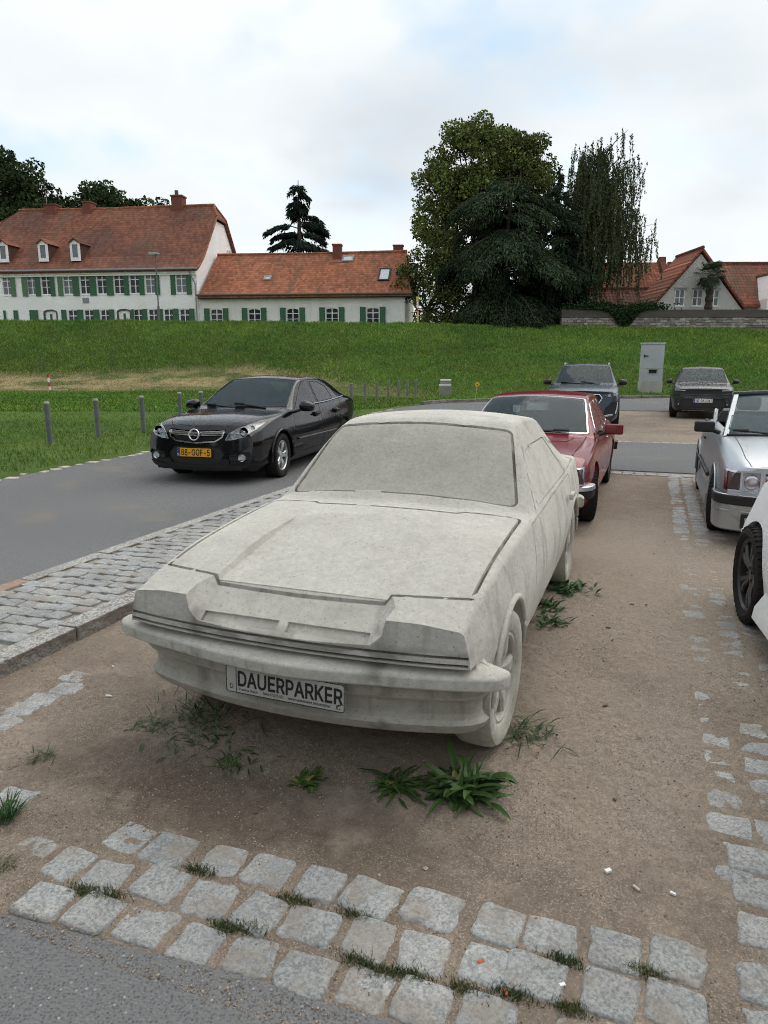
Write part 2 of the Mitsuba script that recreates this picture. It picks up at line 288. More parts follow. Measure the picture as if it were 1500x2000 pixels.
# ---------------------------------------------------------------- car bodies: lofted shells, cut into panels
class Prof:
    """profile curves along x (x forward): each control name -> list of (x, value)"""
    def __init__(s, **c):
        s.c = {}
        for k, pts in c.items():
            pts = sorted(pts); x = np.array([p[0] for p in pts], float); y = np.array([p[1] for p in pts], float)
            s.c[k] = PchipInterpolator(x, y, extrapolate=False) if len(x) > 1 else (lambda q, y=y: np.full_like(q, y[0]))
            if len(x) > 1: s.c[k] = (lambda q, f=s.c[k], a=x[0], b=x[-1]: f(np.clip(q, a, b)))
    def __call__(s, k, x): return s.c[k](np.asarray(x, float))
def section(pr, x, crown_n=8):
    """half section: (y, z) from the bottom centre round to the top centre"""
    g = lambda k: float(pr(k, x))
    P = [(0, g('zb')), (g('yb'), g('zb')), (g('y1'), g('z1')), (g('y2'), g('z2')), (g('y3'), g('z3')), (g('y4'), g('z4'))]
    R = [0, 0.04, 0.05, g('r2') if 'r2' in pr.c else 0.05, g('r3') if 'r3' in pr.c else 0.045, g('r4') if 'r4' in pr.c else 0.05]
    yc, zc, z4 = P[5][0], g('zc'), P[5][1]
    top = [(yc * (1 - t), z4 + (zc - z4) * (1 - (1 - t) ** 2)) for t in np.linspace(0, 1, crown_n + 1)[1:]]
    P2 = np.array(P + [top[0]]); out = [tuple(P2[0])]
    for i in range(1, 6):
        a, b, c = P2[i - 1], P2[i], P2[i + 1]; la, lc = np.linalg.norm(a - b), np.linalg.norm(c - b)
        r = min(R[i], 0.42 * la, 0.42 * lc)
        p, q = b + (a - b) / (la + 1e-9) * r, b + (c - b) / (lc + 1e-9) * r
        prev = np.array(out[-1])
        for t in ((0.33, 0.67) if i in (4, 5) else (0.5,)): out.append(tuple(prev + (p - prev) * t))
        for t in (0, 0.33, 0.67, 1.0): out.append(tuple((1 - t) ** 2 * p + 2 * t * (1 - t) * b + t * t * q))
    out += top
    return np.array(out)
class Body:
    def __init__(s, pr, xs, warp=None, crown_n=8):
        S = [section(pr, x, crown_n) for x in xs]; s.pr = pr
        rings = []
        for x, h in zip(xs, S):
            full = np.vstack([h, (h[1:-1] * [-1, 1])[::-1]]); rings.append(np.column_stack([np.full(len(full), x), full]))
        V = np.array(rings); n, k = V.shape[:2]; v0 = V.reshape(-1, 3)
        i, j = np.meshgrid(np.arange(n - 1), np.arange(k), indexing='ij'); a, b = (i * k + j).ravel(), (i * k + (j + 1) % k).ravel()
        f = np.vstack([np.stack([a, b, b + k], 1), np.stack([a, b + k, a + k], 1)])
        hN = len(S[0]); m = 12; caps = []; extra = []; nv = len(v0)
        for base, ri, flip in ((0, 0, 1), ((n - 1) * k, n - 1, 0)):
            idx = []
            for q in range(hN):
                l = base + q; r = base + (k - q) % k
                if q in (0, hN - 1): idx.append([l] * (m + 1)); continue
                row = [l]
                for jj in range(1, m): row.append(nv + len(extra)); extra.append([xs[ri], S[ri][q, 0] * (1 - 2 * jj / m), S[ri][q, 1]])
                idx.append(row + [r])
            for q in range(hN - 1):
                for jj in range(m):
                    a_, b_, c_, d_ = idx[q][jj], idx[q + 1][jj], idx[q + 1][jj + 1], idx[q][jj + 1]
                    t = [(a_, d_, b_), (b_, d_, c_)] if flip else [(a_, b_, d_), (b_, c_, d_)]
                    caps += [c for c in t if len(set(c)) == 3]
        v = np.vstack([v0, np.array(extra)])
        if warp is not None: v = warp(v.copy())
        f = np.vstack([f, np.array(caps)])
        s.mesh = trimesh.Trimesh(v, f, process=False)
        if s.mesh.volume < 0: s.mesh.invert()
        s.S = m3.Manifold(m3.Mesh(np.asarray(s.mesh.vertices, np.float32), np.asarray(s.mesh.faces, np.uint32)))
    def inner(s, d):
        m = s.mesh; v = m.vertices - m.vertex_normals * d
        return m3.Manifold(m3.Mesh(np.asarray(v, np.float32), np.asarray(m.faces, np.uint32)))
    def outer(s, d): return s.inner(-d)
def prism(poly, axis, lo, hi):
    """polygon (shapely or points) extruded along an axis: 'z' takes (x, y), 'y' takes (x, z), 'x' takes (y, z)"""
    g = poly if isinstance(poly, Polygon) else Polygon(poly); g = g.buffer(0)
    cs = m3.CrossSection([np.array(g.exterior.coords)[:-1]], m3.FillRule.EvenOdd)
    e = m3.Manifold.extrude(cs, hi - lo)
    if axis == 'z': return e.translate([0, 0, lo])
    return _ax(e, axis, lo)
def _ax(e, axis, lo):
    if axis == 'y':  # local (a, b, c) -> (a, -c.., b): rotate about x by 90 gives (a, -c, b)
        return e.rotate([90, 0, 0]).mirror([0, 1, 0]).translate([0, lo, 0])
    return e.rotate([90, 0, 90]).translate([lo, 0, 0])
def mir(m): return m.mirror([0, 1, 0])
def mirpts(pts): return [(x, -y) for x, y in pts][::-1]
def symz(half):  # half outline (x, y >= 0) -> closed symmetric outline
    return half + mirpts(half)
def rnd(pts, r=0.03): return Polygon(pts).buffer(-r).buffer(2 * r).buffer(-r)
def facing(m, d, lim=0.2):
    t = tm(m); k = t.face_normals @ np.asarray(d, float) > lim
    o = trimesh.Trimesh(t.vertices, t.faces[k], process=False); o.remove_unreferenced_vertices(); return o
def cyl(x, z, r, y0, y1, n=40):
    return m3.Manifold.cylinder(y1 - y0, r, r, n).rotate([90, 0, 0]).mirror([0, 1, 0]).translate([x, y0, z])
def strip(pts, w, axis_pts=None):  # a bar along a polyline, rectangular
    return tube(pts, w, 8)

def place(x, y, yaw_deg, z=0.0):
    """car coordinates (x forward, y left, z up) -> world; yaw_deg 0 = facing the camera"""
    a = math.radians(yaw_deg); Fw = np.array([-math.sin(a), -math.cos(a), 0]); Lf = np.array([math.cos(a), -math.sin(a), 0])
    M = np.eye(4); M[:3, 0], M[:3, 1], M[:3, 2], M[:3, 3] = Fw, Lf, [0, 0, 1], [x, y, z]; return M
def part(key, mesh, bsdf, M, smooth=35, **kw):
    t = mesh if isinstance(mesh, trimesh.Trimesh) else tm(mesh)
    if len(t.faces) == 0: print("EMPTY", key); return None
    t = t.copy(); t.apply_transform(M); return add(key, t, bsdf, smooth=smooth, **kw)

def tyre_mesh(R, w, rim, n=48):
    h = w / 2; s = 0.018
    return revolve([(rim - .004, -h * .72), (rim + 0.012, -h * .9), (R - 0.045, -h), (R - s, -h * .93), (R - .004, -h * .72), (R, -h * .35), (R, h * .35), (R - .004, h * .72), (R - s, h * .93), (R - 0.045, h), (rim + 0.012, h * .9), (rim - .004, h * .72), (rim - .01, 0), (rim - .004, -h * .72)], n)
def wheel(holder, M, x, y, R, w, rim, style, mats, steer=0.0, tread=True):
    """wheel at (x, y) of a car; outer face towards sign(y)"""
    sgn = 1 if y > 0 else -1
    a = math.radians(steer)
    W = np.eye(4); W[:3, 0] = [math.cos(a), math.sin(a), 0]; W[:3, 1] = [0, 0, 1]; W[:3, 2] = np.array([-math.sin(a), math.cos(a), 0]) * sgn; W[:3, 3] = [x, y, R]
    if sgn > 0: W[:3, 0] *= -1
    MM = M @ W  # wheel frame: axis = +z outwards
    k = f'{holder}__wheel'; n = 0
    while f'{k}__tyre' in scene: n += 1; k = f'{holder}__wheel_{n:03d}'
    t = tyre_mesh(R, w, rim)
    if tread:
        gro = []
        for i in range(44):
            b = trimesh.creation.box((0.02, 0.012, w * 0.30)); 
            for s in (-1, 1):
                c = b.copy(); c.apply_translation([R - .0088, 0, s * w * 0.30]); c.apply_transform(trimesh.transformations.rotation_matrix(i * 2 * math.pi / 44 + s * .04, [0, 0, 1])); gro.append(c)
        t = cat(t, *gro)
    part(k + '__tyre', t, mats[0], MM, 40)
    h = w / 2; o = h * 0.62; parts = []
    barrel = revolve([(rim, -h * .8), (rim, h * .80), (rim - .012, h * .82), (rim - .022, h * .7), (rim - .03, -h * .3), (rim - .03, -h * .8), (rim, -h * .8)], 40)
    dark = revolve([(0.0, -h * .35), (rim - .02, -h * .35), (rim - .02, -h * .30), (0.0, -h * .30)], 32)
    if style[0] == 'spoke':  # n pairs of spokes
        _, npair, spread, ws = style
        for i in range(npair):
            for s in ((-1, 1) if spread else (0,)):
                c0 = 2 * math.pi * i / npair; a0 = c0 + s * spread * 0.55; a1 = c0 + s * spread
                p = [(0.035 * math.cos(a0), 0.035 * math.sin(a0), o * .72), (rim * .55 * math.cos((a0 + a1) / 2), rim * .55 * math.sin((a0 + a1) / 2), o * 1.02), ((rim - .012) * math.cos(a1), (rim - .012) * math.sin(a1), o * .98)]
                pts = []
                for q, wd in zip(p, (ws, ws * 1.0, ws * 1.25)):
                    t_ = np.array([-math.sin(a1), math.cos(a1), 0]) * wd / 2
                    for e in (t_, -t_):
                        pts += [np.array(q) + e, np.array(q) + e * 0.6 + [0, 0, 0.012], np.array(q) + e * .8 - [0, 0, .03]]
                pts = np.array(pts); parts.append(hull(pts[:12])); parts.append(hull(pts[6:]))
        parts.append(revolve([(0, o * .5), (0.062, o * .55), (0.062, o * .9), (0.045, o * 1.02), (0, o * 1.06)], 24))
        for i in range(5):
            a_ = 2 * math.pi * (i + .5) / 5; parts.append(tm(m3.Manifold.cylinder(.012, .009, .009, 10)).apply_translation([.045 * math.cos(a_), .045 * math.sin(a_), o * .94]))
    elif style[0] == 'disc':
        nh = style[1]
        d = m3.Manifold.cylinder(0.012, rim - .012, rim - .012, 40).translate([0, 0, o * .72])
        for i in range(nh):
            a_ = 2 * math.pi * i / nh
            d = d - m3.Manifold.cube([0.05, 0.022, 0.1], True).translate([rim * .74, 0, o * .75]).rotate([0, 0, math.degrees(a_)])
        parts += [tm(d), revolve([(0, o * .8), (0.075, o * .8), (.07, o * 1.0), (0.03, o * 1.1), (0, o * 1.1)], 24)]
    part(k + '__rim', cat(barrel, *parts), mats[1], MM, 30)
    part(k + '__brake_disc', dark, mats[2], MM, 30)
    return k
def plate_text(txt, h, bold=True, squeeze=1.0, depth=0.0015):
    t = meshkit.text_mesh(txt, h, depth, bold); t.apply_scale([squeeze, 1, 1]); t.apply_translation([-(t.bounds[0, 0] + t.bounds[1, 0]) / 2, -h / 2, 0]); return t
def plate_frame(M, p, right, up):
    """frame for something flat: x to the viewer's right, y up, z out; p, right, up in car coordinates"""
    r = np.array(right, float); r /= np.linalg.norm(r); u = np.array(up, float); u -= r * (u @ r); u /= np.linalg.norm(u)
    W = np.eye(4); W[:3, 0], W[:3, 1], W[:3, 2], W[:3, 3] = r, u, np.cross(r, u), p; return M @ W
# ---------------------------------------------------------------- houses behind the dike
def m_plaster(base, dirt):
    def f(p, n, uv):
        a = fbm(p.x * 0.35, p.y * 0.35, p.z * 0.5, 4); run = fbm(p.x * 2.2, p.y * 2.2, p.z * 0.35, 3); fine = fbm(p.x * 7, p.y * 7, p.z * 7, 2)
        c = mi.Color3f(*base) * (0.93 + 0.14 * fine)
        return mix(c, mi.Color3f(*dirt), smoothstep(0.5, 0.78, run) * 0.35 + smoothstep(0.5, 0.75, a) * 0.25)
    return f
scene['white_plaster'] = bs(m_plaster((.86, .86, .85), (.70, .69, .66)), .9, .2)
scene['grey_plaster'] = bs(m_plaster((.76, .755, .72), (.58, .57, .54)), .9, .2)
scene['cream_plaster'] = bs(m_plaster((.50, .49, .455), (.42, .41, .37)), .9, .2)
def roof_tex(base, dark, moss, ax, row, col, dirty):
    """plain tiles: colour per tile, darker weathered areas"""
    ux, uy = ax
    def f(p, n, uv):
        s = p.x * ux + p.y * uy; r = p.z / row; off = 0.5 * (dr.floor(r) - 2 * dr.floor(dr.floor(r) / 2))
        c_ = cell_rand(dr.floor(s / col + off), dr.floor(r), 3)
        big = fbm(s * 0.28, p.z * 0.5, 1.0, 4); streak = fbm(s * 1.3, p.z * 0.35, 4.0, 3)
        c = mix(base, dark, smoothstep(0.3, 0.72, big) * 0.75)
        c = c * (0.72 + 0.55 * c_)
        c = mix(c, mi.Color3f(*moss), smoothstep(0.5, 0.75, streak) * dirty)
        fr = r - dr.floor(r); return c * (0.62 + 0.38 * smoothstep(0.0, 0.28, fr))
    return f
def roof_bump(ax, row, col, pan=False):
    ux, uy = ax
    def f(p, n, uv):
        s = p.x * ux + p.y * uy; r = p.z / row; fr = r - dr.floor(r)
        off = 0.0 if pan else 0.5 * (dr.floor(r) - 2 * dr.floor(dr.floor(r) / 2))
        q = s / col + off; fq = q - dr.floor(q)
        side = (dr.sin(q * 6.2832) * 0.5 * 0.05) if pan else smoothstep(0.0, 0.08, fq) * smoothstep(1.0, 0.92, fq) * 0.015
        return (1 - fr) * 0.03 + side
    return f
HA = math.radians(7.0); HU = np.array([math.cos(HA), -math.sin(HA), 0]); HB = np.array([math.sin(HA), math.cos(HA), 0]); HP = np.array([-15.11, 60.0, 0])
HM = np.eye(4); HM[:3, 0] = HU; HM[:3, 1] = HB; HM[:3, 3] = HP   # local: s to the right, b back, z up
ax = (HU[0], HU[1])
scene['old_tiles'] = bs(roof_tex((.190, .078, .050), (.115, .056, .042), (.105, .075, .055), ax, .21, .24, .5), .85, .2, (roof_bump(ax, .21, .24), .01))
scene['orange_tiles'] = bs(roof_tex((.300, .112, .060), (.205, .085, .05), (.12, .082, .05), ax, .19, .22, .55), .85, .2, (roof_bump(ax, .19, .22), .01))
scene['dark_tiles'] = bs((.09, .05, .04), .85, .2)
scene['shutter_green'] = bs(lambda p, n, uv: mix((.035, .105, .055), (.052, .135, .075), fbm(p.x * 3, p.y * 3, p.z * 6, 2)), .6, .3)
scene['shutter_faded'] = bs((.105, .185, .115), .7, .25)
scene['white_paint'] = bs((.82, .82, .81), .5, .4)
scene['window_glass'] = {'type': 'principled', 'base_color': {'type': 'rgb', 'value': [.03, .035, .04]}, 'roughness': .1, 'specular': .25}
scene['curtain_glass'] = {'type': 'principled', 'base_color': {'type': 'rgb', 'value': [.16, .18, .19]}, 'roughness': .1, 'specular': .25}
scene['zinc'] = bs((.22, .23, .24), .5, .5)
scene['brick'] = bs(lambda p, n, uv: mix((.20, .075, .055), (.13, .055, .042), fbm(p.x * 4, p.y * 4, p.z * 9, 2)), .9, .2)
scene['wood_grey'] = bs((.10, .09, .075), .8, .2)

def loft_roof(prof_f, s0, s1, t=0.16, hip0=None, hip1=None):
    """thick tiled roof from a cross profile (b, z), between s0 and s1 given per profile point"""
    p = np.array(prof_f, float); k = len(p)
    A = np.stack([np.broadcast_to(s0, k), p[:, 0], p[:, 1]], 1); Bv = np.stack([np.broadcast_to(s1, k), p[:, 0], p[:, 1]], 1)
    low = np.array([0, 0, -t]); v = np.vstack([A, Bv, A + low, Bv + low]); f = []
    for i in range(k - 1):
        f += [(i, k + i, k + i + 1), (i, k + i + 1, i + 1), (2 * k + i, 3 * k + i + 1, 3 * k + i), (2 * k + i, 2 * k + i + 1, 3 * k + i + 1)]
        f += [(i, i + 1, 2 * k + i + 1), (i, 2 * k + i + 1, 2 * k + i), (k + i, 3 * k + i + 1, k + i + 1), (k + i, 3 * k + i, 3 * k + i + 1)]
    for a, b in ((0, k), (k - 1, 2 * k - 1)): f += [(a, 2 * k + a, b), (b, 2 * k + a, 2 * k + b)] if a == 0 else [(a, b, 2 * k + a), (b, 2 * k + b, 2 * k + a)]
    return trimesh.Trimesh(v, np.array(f), process=False)
def hpart(key, mesh, bsdf, M=HM, smooth=False, **kw): return part(key, mesh, bsdf, M, smooth, **kw)

WCUT = []
def window(holder, M, s, z0, z1, w, arch=0.08, rows=3, glass='window_glass', cut=True, sill=True, b=0.0):
    """wooden casement window: frame, glazing bars, panes, each window a part"""
    n = 0; k = f'{holder}__window'
    while f'{k}__frame' in scene: n += 1; k = f'{holder}__window_{n:03d}'
    def outline(o):
        top = [(s + (w / 2 - o) * math.cos(a), z1 - o - arch + (arch) * math.sin(a)) for a in np.linspace(0, math.pi, 9)]
        return Polygon([(s - w / 2 + o, z0 + o), (s + w / 2 - o, z0 + o)] + top)
    if cut: WCUT.append(prism(outline(.004), 'y', b - .3, b + .16))
    b = b + .11 if cut else b - .08
    fr = prism(outline(0), 'y', b - .07, b + .045) - prism(outline(.065), 'y', b - .2, b + .2)
    bars = [mbox(s - .032, b - .05, z0 + .05, s + .032, b + .05, z1 - arch * .3)]
    for i in range(1, rows):
        z = z0 + (z1 - z0) * (i / rows if rows != 3 else (0.37 if i == 1 else 0.68)); bars.append(mbox(s - w / 2 + .05, b - (.05 if i == rows - 1 else .035), z - (.03 if i == rows - 1 else .016), s + w / 2 - .05, b + .05, z + (.03 if i == rows - 1 else .016)))
    for x in bars: fr = fr + x
    hpart(k + '__frame', fr, 'white_paint', M)
    hpart(k + '__pane', prism(outline(.05), 'y', b + .005, b + .02), glass, M)
    if sill: hpart(k + '__sill', mbox(s - w / 2 - .06, b - .16, z0 - .06, s + w / 2 + .06, b - .02, z0 - .003), 'white_paint', M)
def shutter(holder, M, s0, s1, z0, z1, mat='shutter_green', b=-.06):
    m = mbox(s0, b - .03, z0, s1, b, z1)
    m = m - mbox(s0 + .06, b - .05, z0 + .08, s1 - .06, b - .018, (z0 + z1) / 2 - .04) - mbox(s0 + .06, b - .05, (z0 + z1) / 2 + .04, s1 - .06, b - .018, z1 - .08)
    hpart(holder + '__shutter', m, mat, M)

# the big old house
K = thing('manor_house', 'long two storey white house with green shutters, dormers and half hipped tiled roof', 'house')
S0 = -26.0
eave, ridge = 9.08, 15.0
gable = [(0, 2.0), (0, eave), (1.4, eave + .95), (4.85, 13.55), (7.15, 13.55), (10.6, eave + .95), (12, eave), (12, 2.0)]
body = prism(gable, 'x', S0, 0.0)
manor_wall = body - mbox(S0 + .4, .4, 1, -.4, 11.6, 9)
prof = [(-.45, eave - .08), (.35, eave + .36), (1.4, eave + 1.15), (4.85, 13.85), (6.0, ridge), (7.15, 13.85), (10.6, eave + 1.15), (11.65, eave + .36), (12.45, eave - .08)]
s1 = [.22, .22, .22, .22, -.45, .22, .22, .22, .22]; s0 = [S0 + 6] * 4 + [-18.6] + [S0 + 6] * 4
rf = loft_roof(prof, [-19.6, -19.6, -19.6, -19.5, -18.5, -19.5, -19.6, -19.6, -19.6], s1, .2)
left = loft_roof(prof[:4], -26.2, [-19.61] * 4, .2)
hip = lambda se, sm: hull([(sm, 6.0, ridge), (se, 4.85, 13.85), (se, 7.15, 13.85), (sm - .05, 6.0, ridge - .2), (se, 4.85, 13.65), (se, 7.15, 13.65)])
hpart(K + '__roof', cat(rf, left, loft_roof(prof[5:], -26.2, [-19.61] * 4, .2), tm(hip(.23, -.44)), tm(hip(-19.9, -18.52))), 'old_tiles')
hpart(K + '__roof__ridge_cap', tube([(-18.6, 6, ridge + .02), (-10, 6, ridge - .06), (-.4, 6, ridge + .03)], .13, 8), 'orange_tiles')
for b0 in (4.85, 7.15): hpart(K + '__roof__hip_cap', tube([(-.42, 6, ridge + .02), (.22, b0, 13.88)], .11, 8), 'orange_tiles')
hpart(K + '__roof__verge', tube([(.25, p[0], p[1] + .01) for p in prof[:4]], .07, 6), 'orange_tiles')
hpart(K + '__roof__verge', tube([(.25, p[0], p[1] + .01) for p in prof[5:]], .07, 6), 'orange_tiles')
hpart(K + '__cornice', cat(bx(S0, -.30, eave - .38, .0, -.002, eave - .16), bx(S0, -.18, eave - .52, .0, -.003, eave - .384)), 'white_plaster')
hpart(K + '__gutter', tube([(S0, -.5, eave - .06), (.25, -.5, eave - .10)], .075, 8), 'zinc')
hpart(K + '__downpipe', tube([(-.55, -.45, eave - .1), (-.35, -.2, eave - .7), (-.12, -.1, eave - 1.2), (-.10, -.1, 3)], .05, 8), 'zinc')
sx = lambda px: float(np.interp(px, [0, 13, 62, 90, 133, 166, 199, 233, 264, 294, 354, 385], [-17.05, -16.5, -14.26, -12.99, -11.05, -9.57, -8.10, -6.60, -5.23, -3.92, -1.31, 0.0]))
for px in (13.5, 62, 90, 133, 166, 199, 232.5, 263.5, 294, 354):
    window(K, HM, sx(px), 7.14, 8.80, .96, .10, 3, 'curtain_glass' if px < 140 and px != 90 or px in (354, 294) else 'window_glass')
for a, b, m in ((21, 30, 1), (43, 53.5, 1), (69, 79, 0), (98, 107, 0), (113, 123, 1), (142, 154.5, 0), (175, 188, 0), (208, 221.5, 0), (242, 252, 0), (272, 282, 0), (303, 312, 0), (333.5, 343, 0), (364.5, 374.5, 0)):
    shutter(K, HM, sx(a), sx(b), 7.02, 8.86, 'shutter_faded' if m else 'shutter_green')
for px in (137, 169, 201, 266.5, 296, 326.5, 357.5): window(K, HM, sx(px), 4.35, 5.94, .92, .08, 3)
for a, b in ((0, 5), (21, 29.5), (52.5, 69), (115, 125), (146, 158), (178, 190), (209, 219), (252, 258), (274, 284), (303.5, 315), (334.5, 346), (367, 377.5)): shutter(K, HM, sx(a), sx(b), 4.3, 5.92)
for px in (93, 238):
    s = sx(px); n = '' if px == 93 else '_001'
    ar = Polygon([(s - .62, 2.6), (s + .62, 2.6)] + [(s + .62 * math.cos(a), 5.72 + .24 * math.sin(a)) for a in np.linspace(0, math.pi, 9)]); ai = ar.buffer(-.11)
    WCUT.append(prism(ar.buffer(-.004), 'y', -.3, .2))
    hpart(f'{K}__door{n}__frame', prism(ar, 'y', -.05, .12) - prism(ai, 'y', -.2, .2), 'wood_grey')
    hpart(f'{K}__door{n}__leaf', prism(ai, 'y', .08, .12) - mbox(s - .02, -.05, 2, s + .02, .09, 6), 'white_paint')
    hpart(f'{K}__door{n}__mullion', mbox(s - .10, .05, 2.6, s + .10, .078, 5.6), 'shutter_green')
for c_ in WCUT: manor_wall = manor_wall - c_
hpart(K + '__wall', manor_wall, 'white_plaster'); WCUT.clear()
hpart(K + '__plaque', mbox(sx(158.5), -.03, 6.42, sx(171), .02, 6.86), 'zinc')
for px, w in ((18, 1), (96, 1), (157.5, 1)):
    s = {18: -17.03, 96: -13.46, 157.5: -10.62}[px]; n = {18: '', 96: '_001', 157.5: '_002'}[px]
    D = f'{K}__dormer{n}'; zb, zt = 10.02, 11.3
    hpart(D + '__cheeks', mbox(s - .40, .75, zb - .2, s + .40, 3.6, zt) - mbox(s - .34, .6, zb - .3, s + .34, 1.0, zt - .05), 'dark_tiles')
    hpart(D + '__roof', hull([(s - .55, .55, zt - .03), (s + .55, .55, zt - .03), (s, .55, zt + .42), (s - .55, 3.4, zt - .03), (s + .55, 3.4, zt - .03), (s, 4.1, zt + .40)]) - hull([(s - .42, .5, zt - .05), (s + .42, .5, zt - .05), (s, .5, zt + .28), (s - .42, 1.0, zt - .05), (s + .42, 1.0, zt - .05), (s, 1.0, zt + .28)]), 'old_tiles')
    hpart(D + '__front', hull([(s - .42, .70, zb - .15), (s + .42, .70, zb - .15), (s - .42, .70, zt), (s + .42, .70, zt), (s, .70, zt + .30)] + [(s - .42, .80, zb - .15), (s + .42, .80, zb - .15), (s - .42, .80, zt), (s + .42, .80, zt), (s, .80, zt + .30)]) - mbox(s - .24, .6, zb + .12, s + .24, .9, zt - .12), 'white_paint')
    hpart(D + '__pane', mbox(s - .25, .74, zb + .1, s + .25, .76, zt - .1), 'curtain_glass')
for s, w, z in ((-15.35, .95, 15.30), (-11.9, .75, 15.42), (-3.6, .95, 15.72)):
    k = hpart(K + '__chimney', cat(bx(s - w / 2, 5.5, 13.8, s + w / 2, 6.5, z), bx(s - w / 2 - .07, 5.43, z + .002, s + w / 2 + .07, 6.57, z + .12)), 'brick')
hpart(K + '__chimney_pot', tube([(-3.75, 6, 15.8), (-3.75, 6, 16.3)], .16, 10), 'wood_grey')
hpart(K + '__aerial', cat(tube([(-15.9, 6, 15.0), (-15.9, 6, 16.6)], .025, 6), tube([(-15.9, 5.7, 16.4), (-15.9, 6.3, 16.4)], .02, 6)), 'zinc')
GM = HM @ np.array([[0, -1, 0, 0], [1, 0, 0, 0], [0, 0, 1, 0], [0, 0, 0, 1.0]])  # gable wall: local x = b, outward = +s
for b in (8.0, 10.1): window(K, GM, b, 10.9, 11.6, .62, .01, 2, sill=False, b=0.0, cut=False)

# the low wing in front of the trees
K = thing('low_house', 'low white house with bright orange tiled roof and five green shuttered windows', 'house')
E2 = 7.02
low_wall = mbox(.02, .12, 2, 16.85, 8.6, E2 - .02)
hpart(K + '__roof', loft_roof([(-.45, E2 - .12), (.6, E2 + .62), (4.5, 10.66), (8.4, E2 + .62), (9.3, E2 - .12)], [.24] * 5, [17.45, 17.2, 16.6, 17.2, 17.45], .2), 'orange_tiles')
hpart(K + '__ridge_cap', tube([(.24, 4.5, 10.68), (8, 4.5, 10.62), (16.6, 4.5, 10.69)], .13, 8), 'orange_tiles')
hpart(K + '__eaves_board', bx(.1, -.34, E2 - .36, 17.4, .119, E2 - .15), 'wood_grey')
hpart(K + '__gutter', tube([(.1, -.5, E2 - .1), (17.5, -.5, E2 - .14)], .075, 8), 'wood_grey')
for s in (1.48, 4.65, 7.82, 11.03, 14.32): 
    window(K, HM, s, 4.2, 5.92, 1.06, .12, 4, b=.12); shutter(K, HM, s - 1.02, s - .56, 4.15, 5.94, b=.06); shutter(K, HM, s + .56, s + 1.02, 4.15, 5.94, b=.06)
for c_ in WCUT: low_wall = low_wall - c_
hpart(K + '__wall', low_wall, 'grey_plaster'); WCUT.clear()
hpart(K + '__chimney', cat(bx(10.45, 3.7, 9.5, 11.15, 4.4, 11.15), bx(10.40, 3.65, 11.152, 11.2, 4.45, 11.28)), 'brick')
hpart(K + '__chimney_001', cat(bx(15.4, 4.9, 9.5, 16.2, 5.5, 11.2), bx(15.35, 4.85, 11.202, 16.25, 5.55, 11.3)), 'brick')
hpart(K + '__chimney_flashing', bx(10.2, 3.25, 9.62, 11.9, 3.4, 9.75), 'wood_grey')
def skylight(s, b, w, h, m):
    zz = np.interp(b, [.6, 4.5], [E2 + .62, 10.66]); sl = math.degrees(math.atan2(10.66 - E2 - .62, 3.9))
    n = 0; k = f'{K}__skylight'
    while f'{k}__frame' in scene: n += 1; k = f'{K}__skylight_{n:03d}'
    o = lambda q: q.rotate([sl, 0, 0]).translate([s, b, zz])
    hpart(k + '__frame', o(mbox(-w / 2, -h / 2, -.02, w / 2, h / 2, .10) - mbox(-w / 2 + .12, -h / 2 + .12, .02, w / 2 - .12, h / 2 - .12, .2)), m)
    hpart(k + '__pane', o(mbox(-w / 2 + .1, -h / 2 + .1, .03, w / 2 - .1, h / 2 - .1, .05)), 'sky_glass')
scene['sky_glass'] = {'type': 'principled', 'base_color': {'type': 'rgb', 'value': [.45, .48, .5]}, 'roughness': .12, 'specular': .7}
skylight(5.45, 1.55, .62, .62, 'zinc'); skylight(11.75, 3.75, .95, .9, 'zinc'); skylight(15.05, 1.75, .95, 1.75, 'ink')

# ---------------------------------------------------------------- the houses on the right, behind a rubble wall
axr = (1.0, 0.0)
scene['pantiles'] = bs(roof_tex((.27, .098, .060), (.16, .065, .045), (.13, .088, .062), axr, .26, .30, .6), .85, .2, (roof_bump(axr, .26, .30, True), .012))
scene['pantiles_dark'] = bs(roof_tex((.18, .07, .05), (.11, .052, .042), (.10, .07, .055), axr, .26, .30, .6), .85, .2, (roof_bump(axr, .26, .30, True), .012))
def xf(x, y): M = np.eye(4); M[:3, 3] = [x, y, 0]; return M
K = thing('barn_house', 'dark red tiled roof behind the rubble wall, ending in a raised gable parapet', 'house')
M = xf(0, 60)
hpart(K + '__wall', bx(15.2, 3.5, 2, 24.0, 11, 5.6), 'cream_plaster', M)
hpart(K + '__lower_roof', loft_roof([(2.2, 4.9), (3.5, 5.9), (5.9, 8.1)], 14.6, 24.3, .2), 'pantiles_dark', M)
hpart(K + '__upper_roof', loft_roof([(5.7, 8.15), (8.0, 10.55), (11, 7.6)], 14.6, [25.2, 25.2, 25.2], .2), 'pantiles', M)
hpart(K + '__gable_parapet', prism([(5.4, 7.9), (7.7, 10.6), (7.8, 11.0), (8.2, 11.0), (11.2, 7.9), (11.2, 4), (5.4, 4)], 'x', 25.0, 25.55), 'brick', M)
K = thing('gable_house', 'pale rendered house with steep gable facing us and two white windows behind the palm', 'house')
M = xf(25.42, 60)
gab = [(-3.95, 5.55), (0, 10.15), (3.95, 5.55), (3.95, 2), (-3.95, 2)]
gab_wall = prism(gab, 'y', 0, 4.0)
hpart(K + '__roof', cat(tm(prism([(-4.35, 5.25), (-.02, 10.35), (0, 10.62), (-4.55, 5.28)], 'y', -.25, 5)), tm(prism([(4.35, 5.25), (.02, 10.35), (0, 10.62), (4.55, 5.28)], 'y', -.25, 5))), 'pantiles', M)
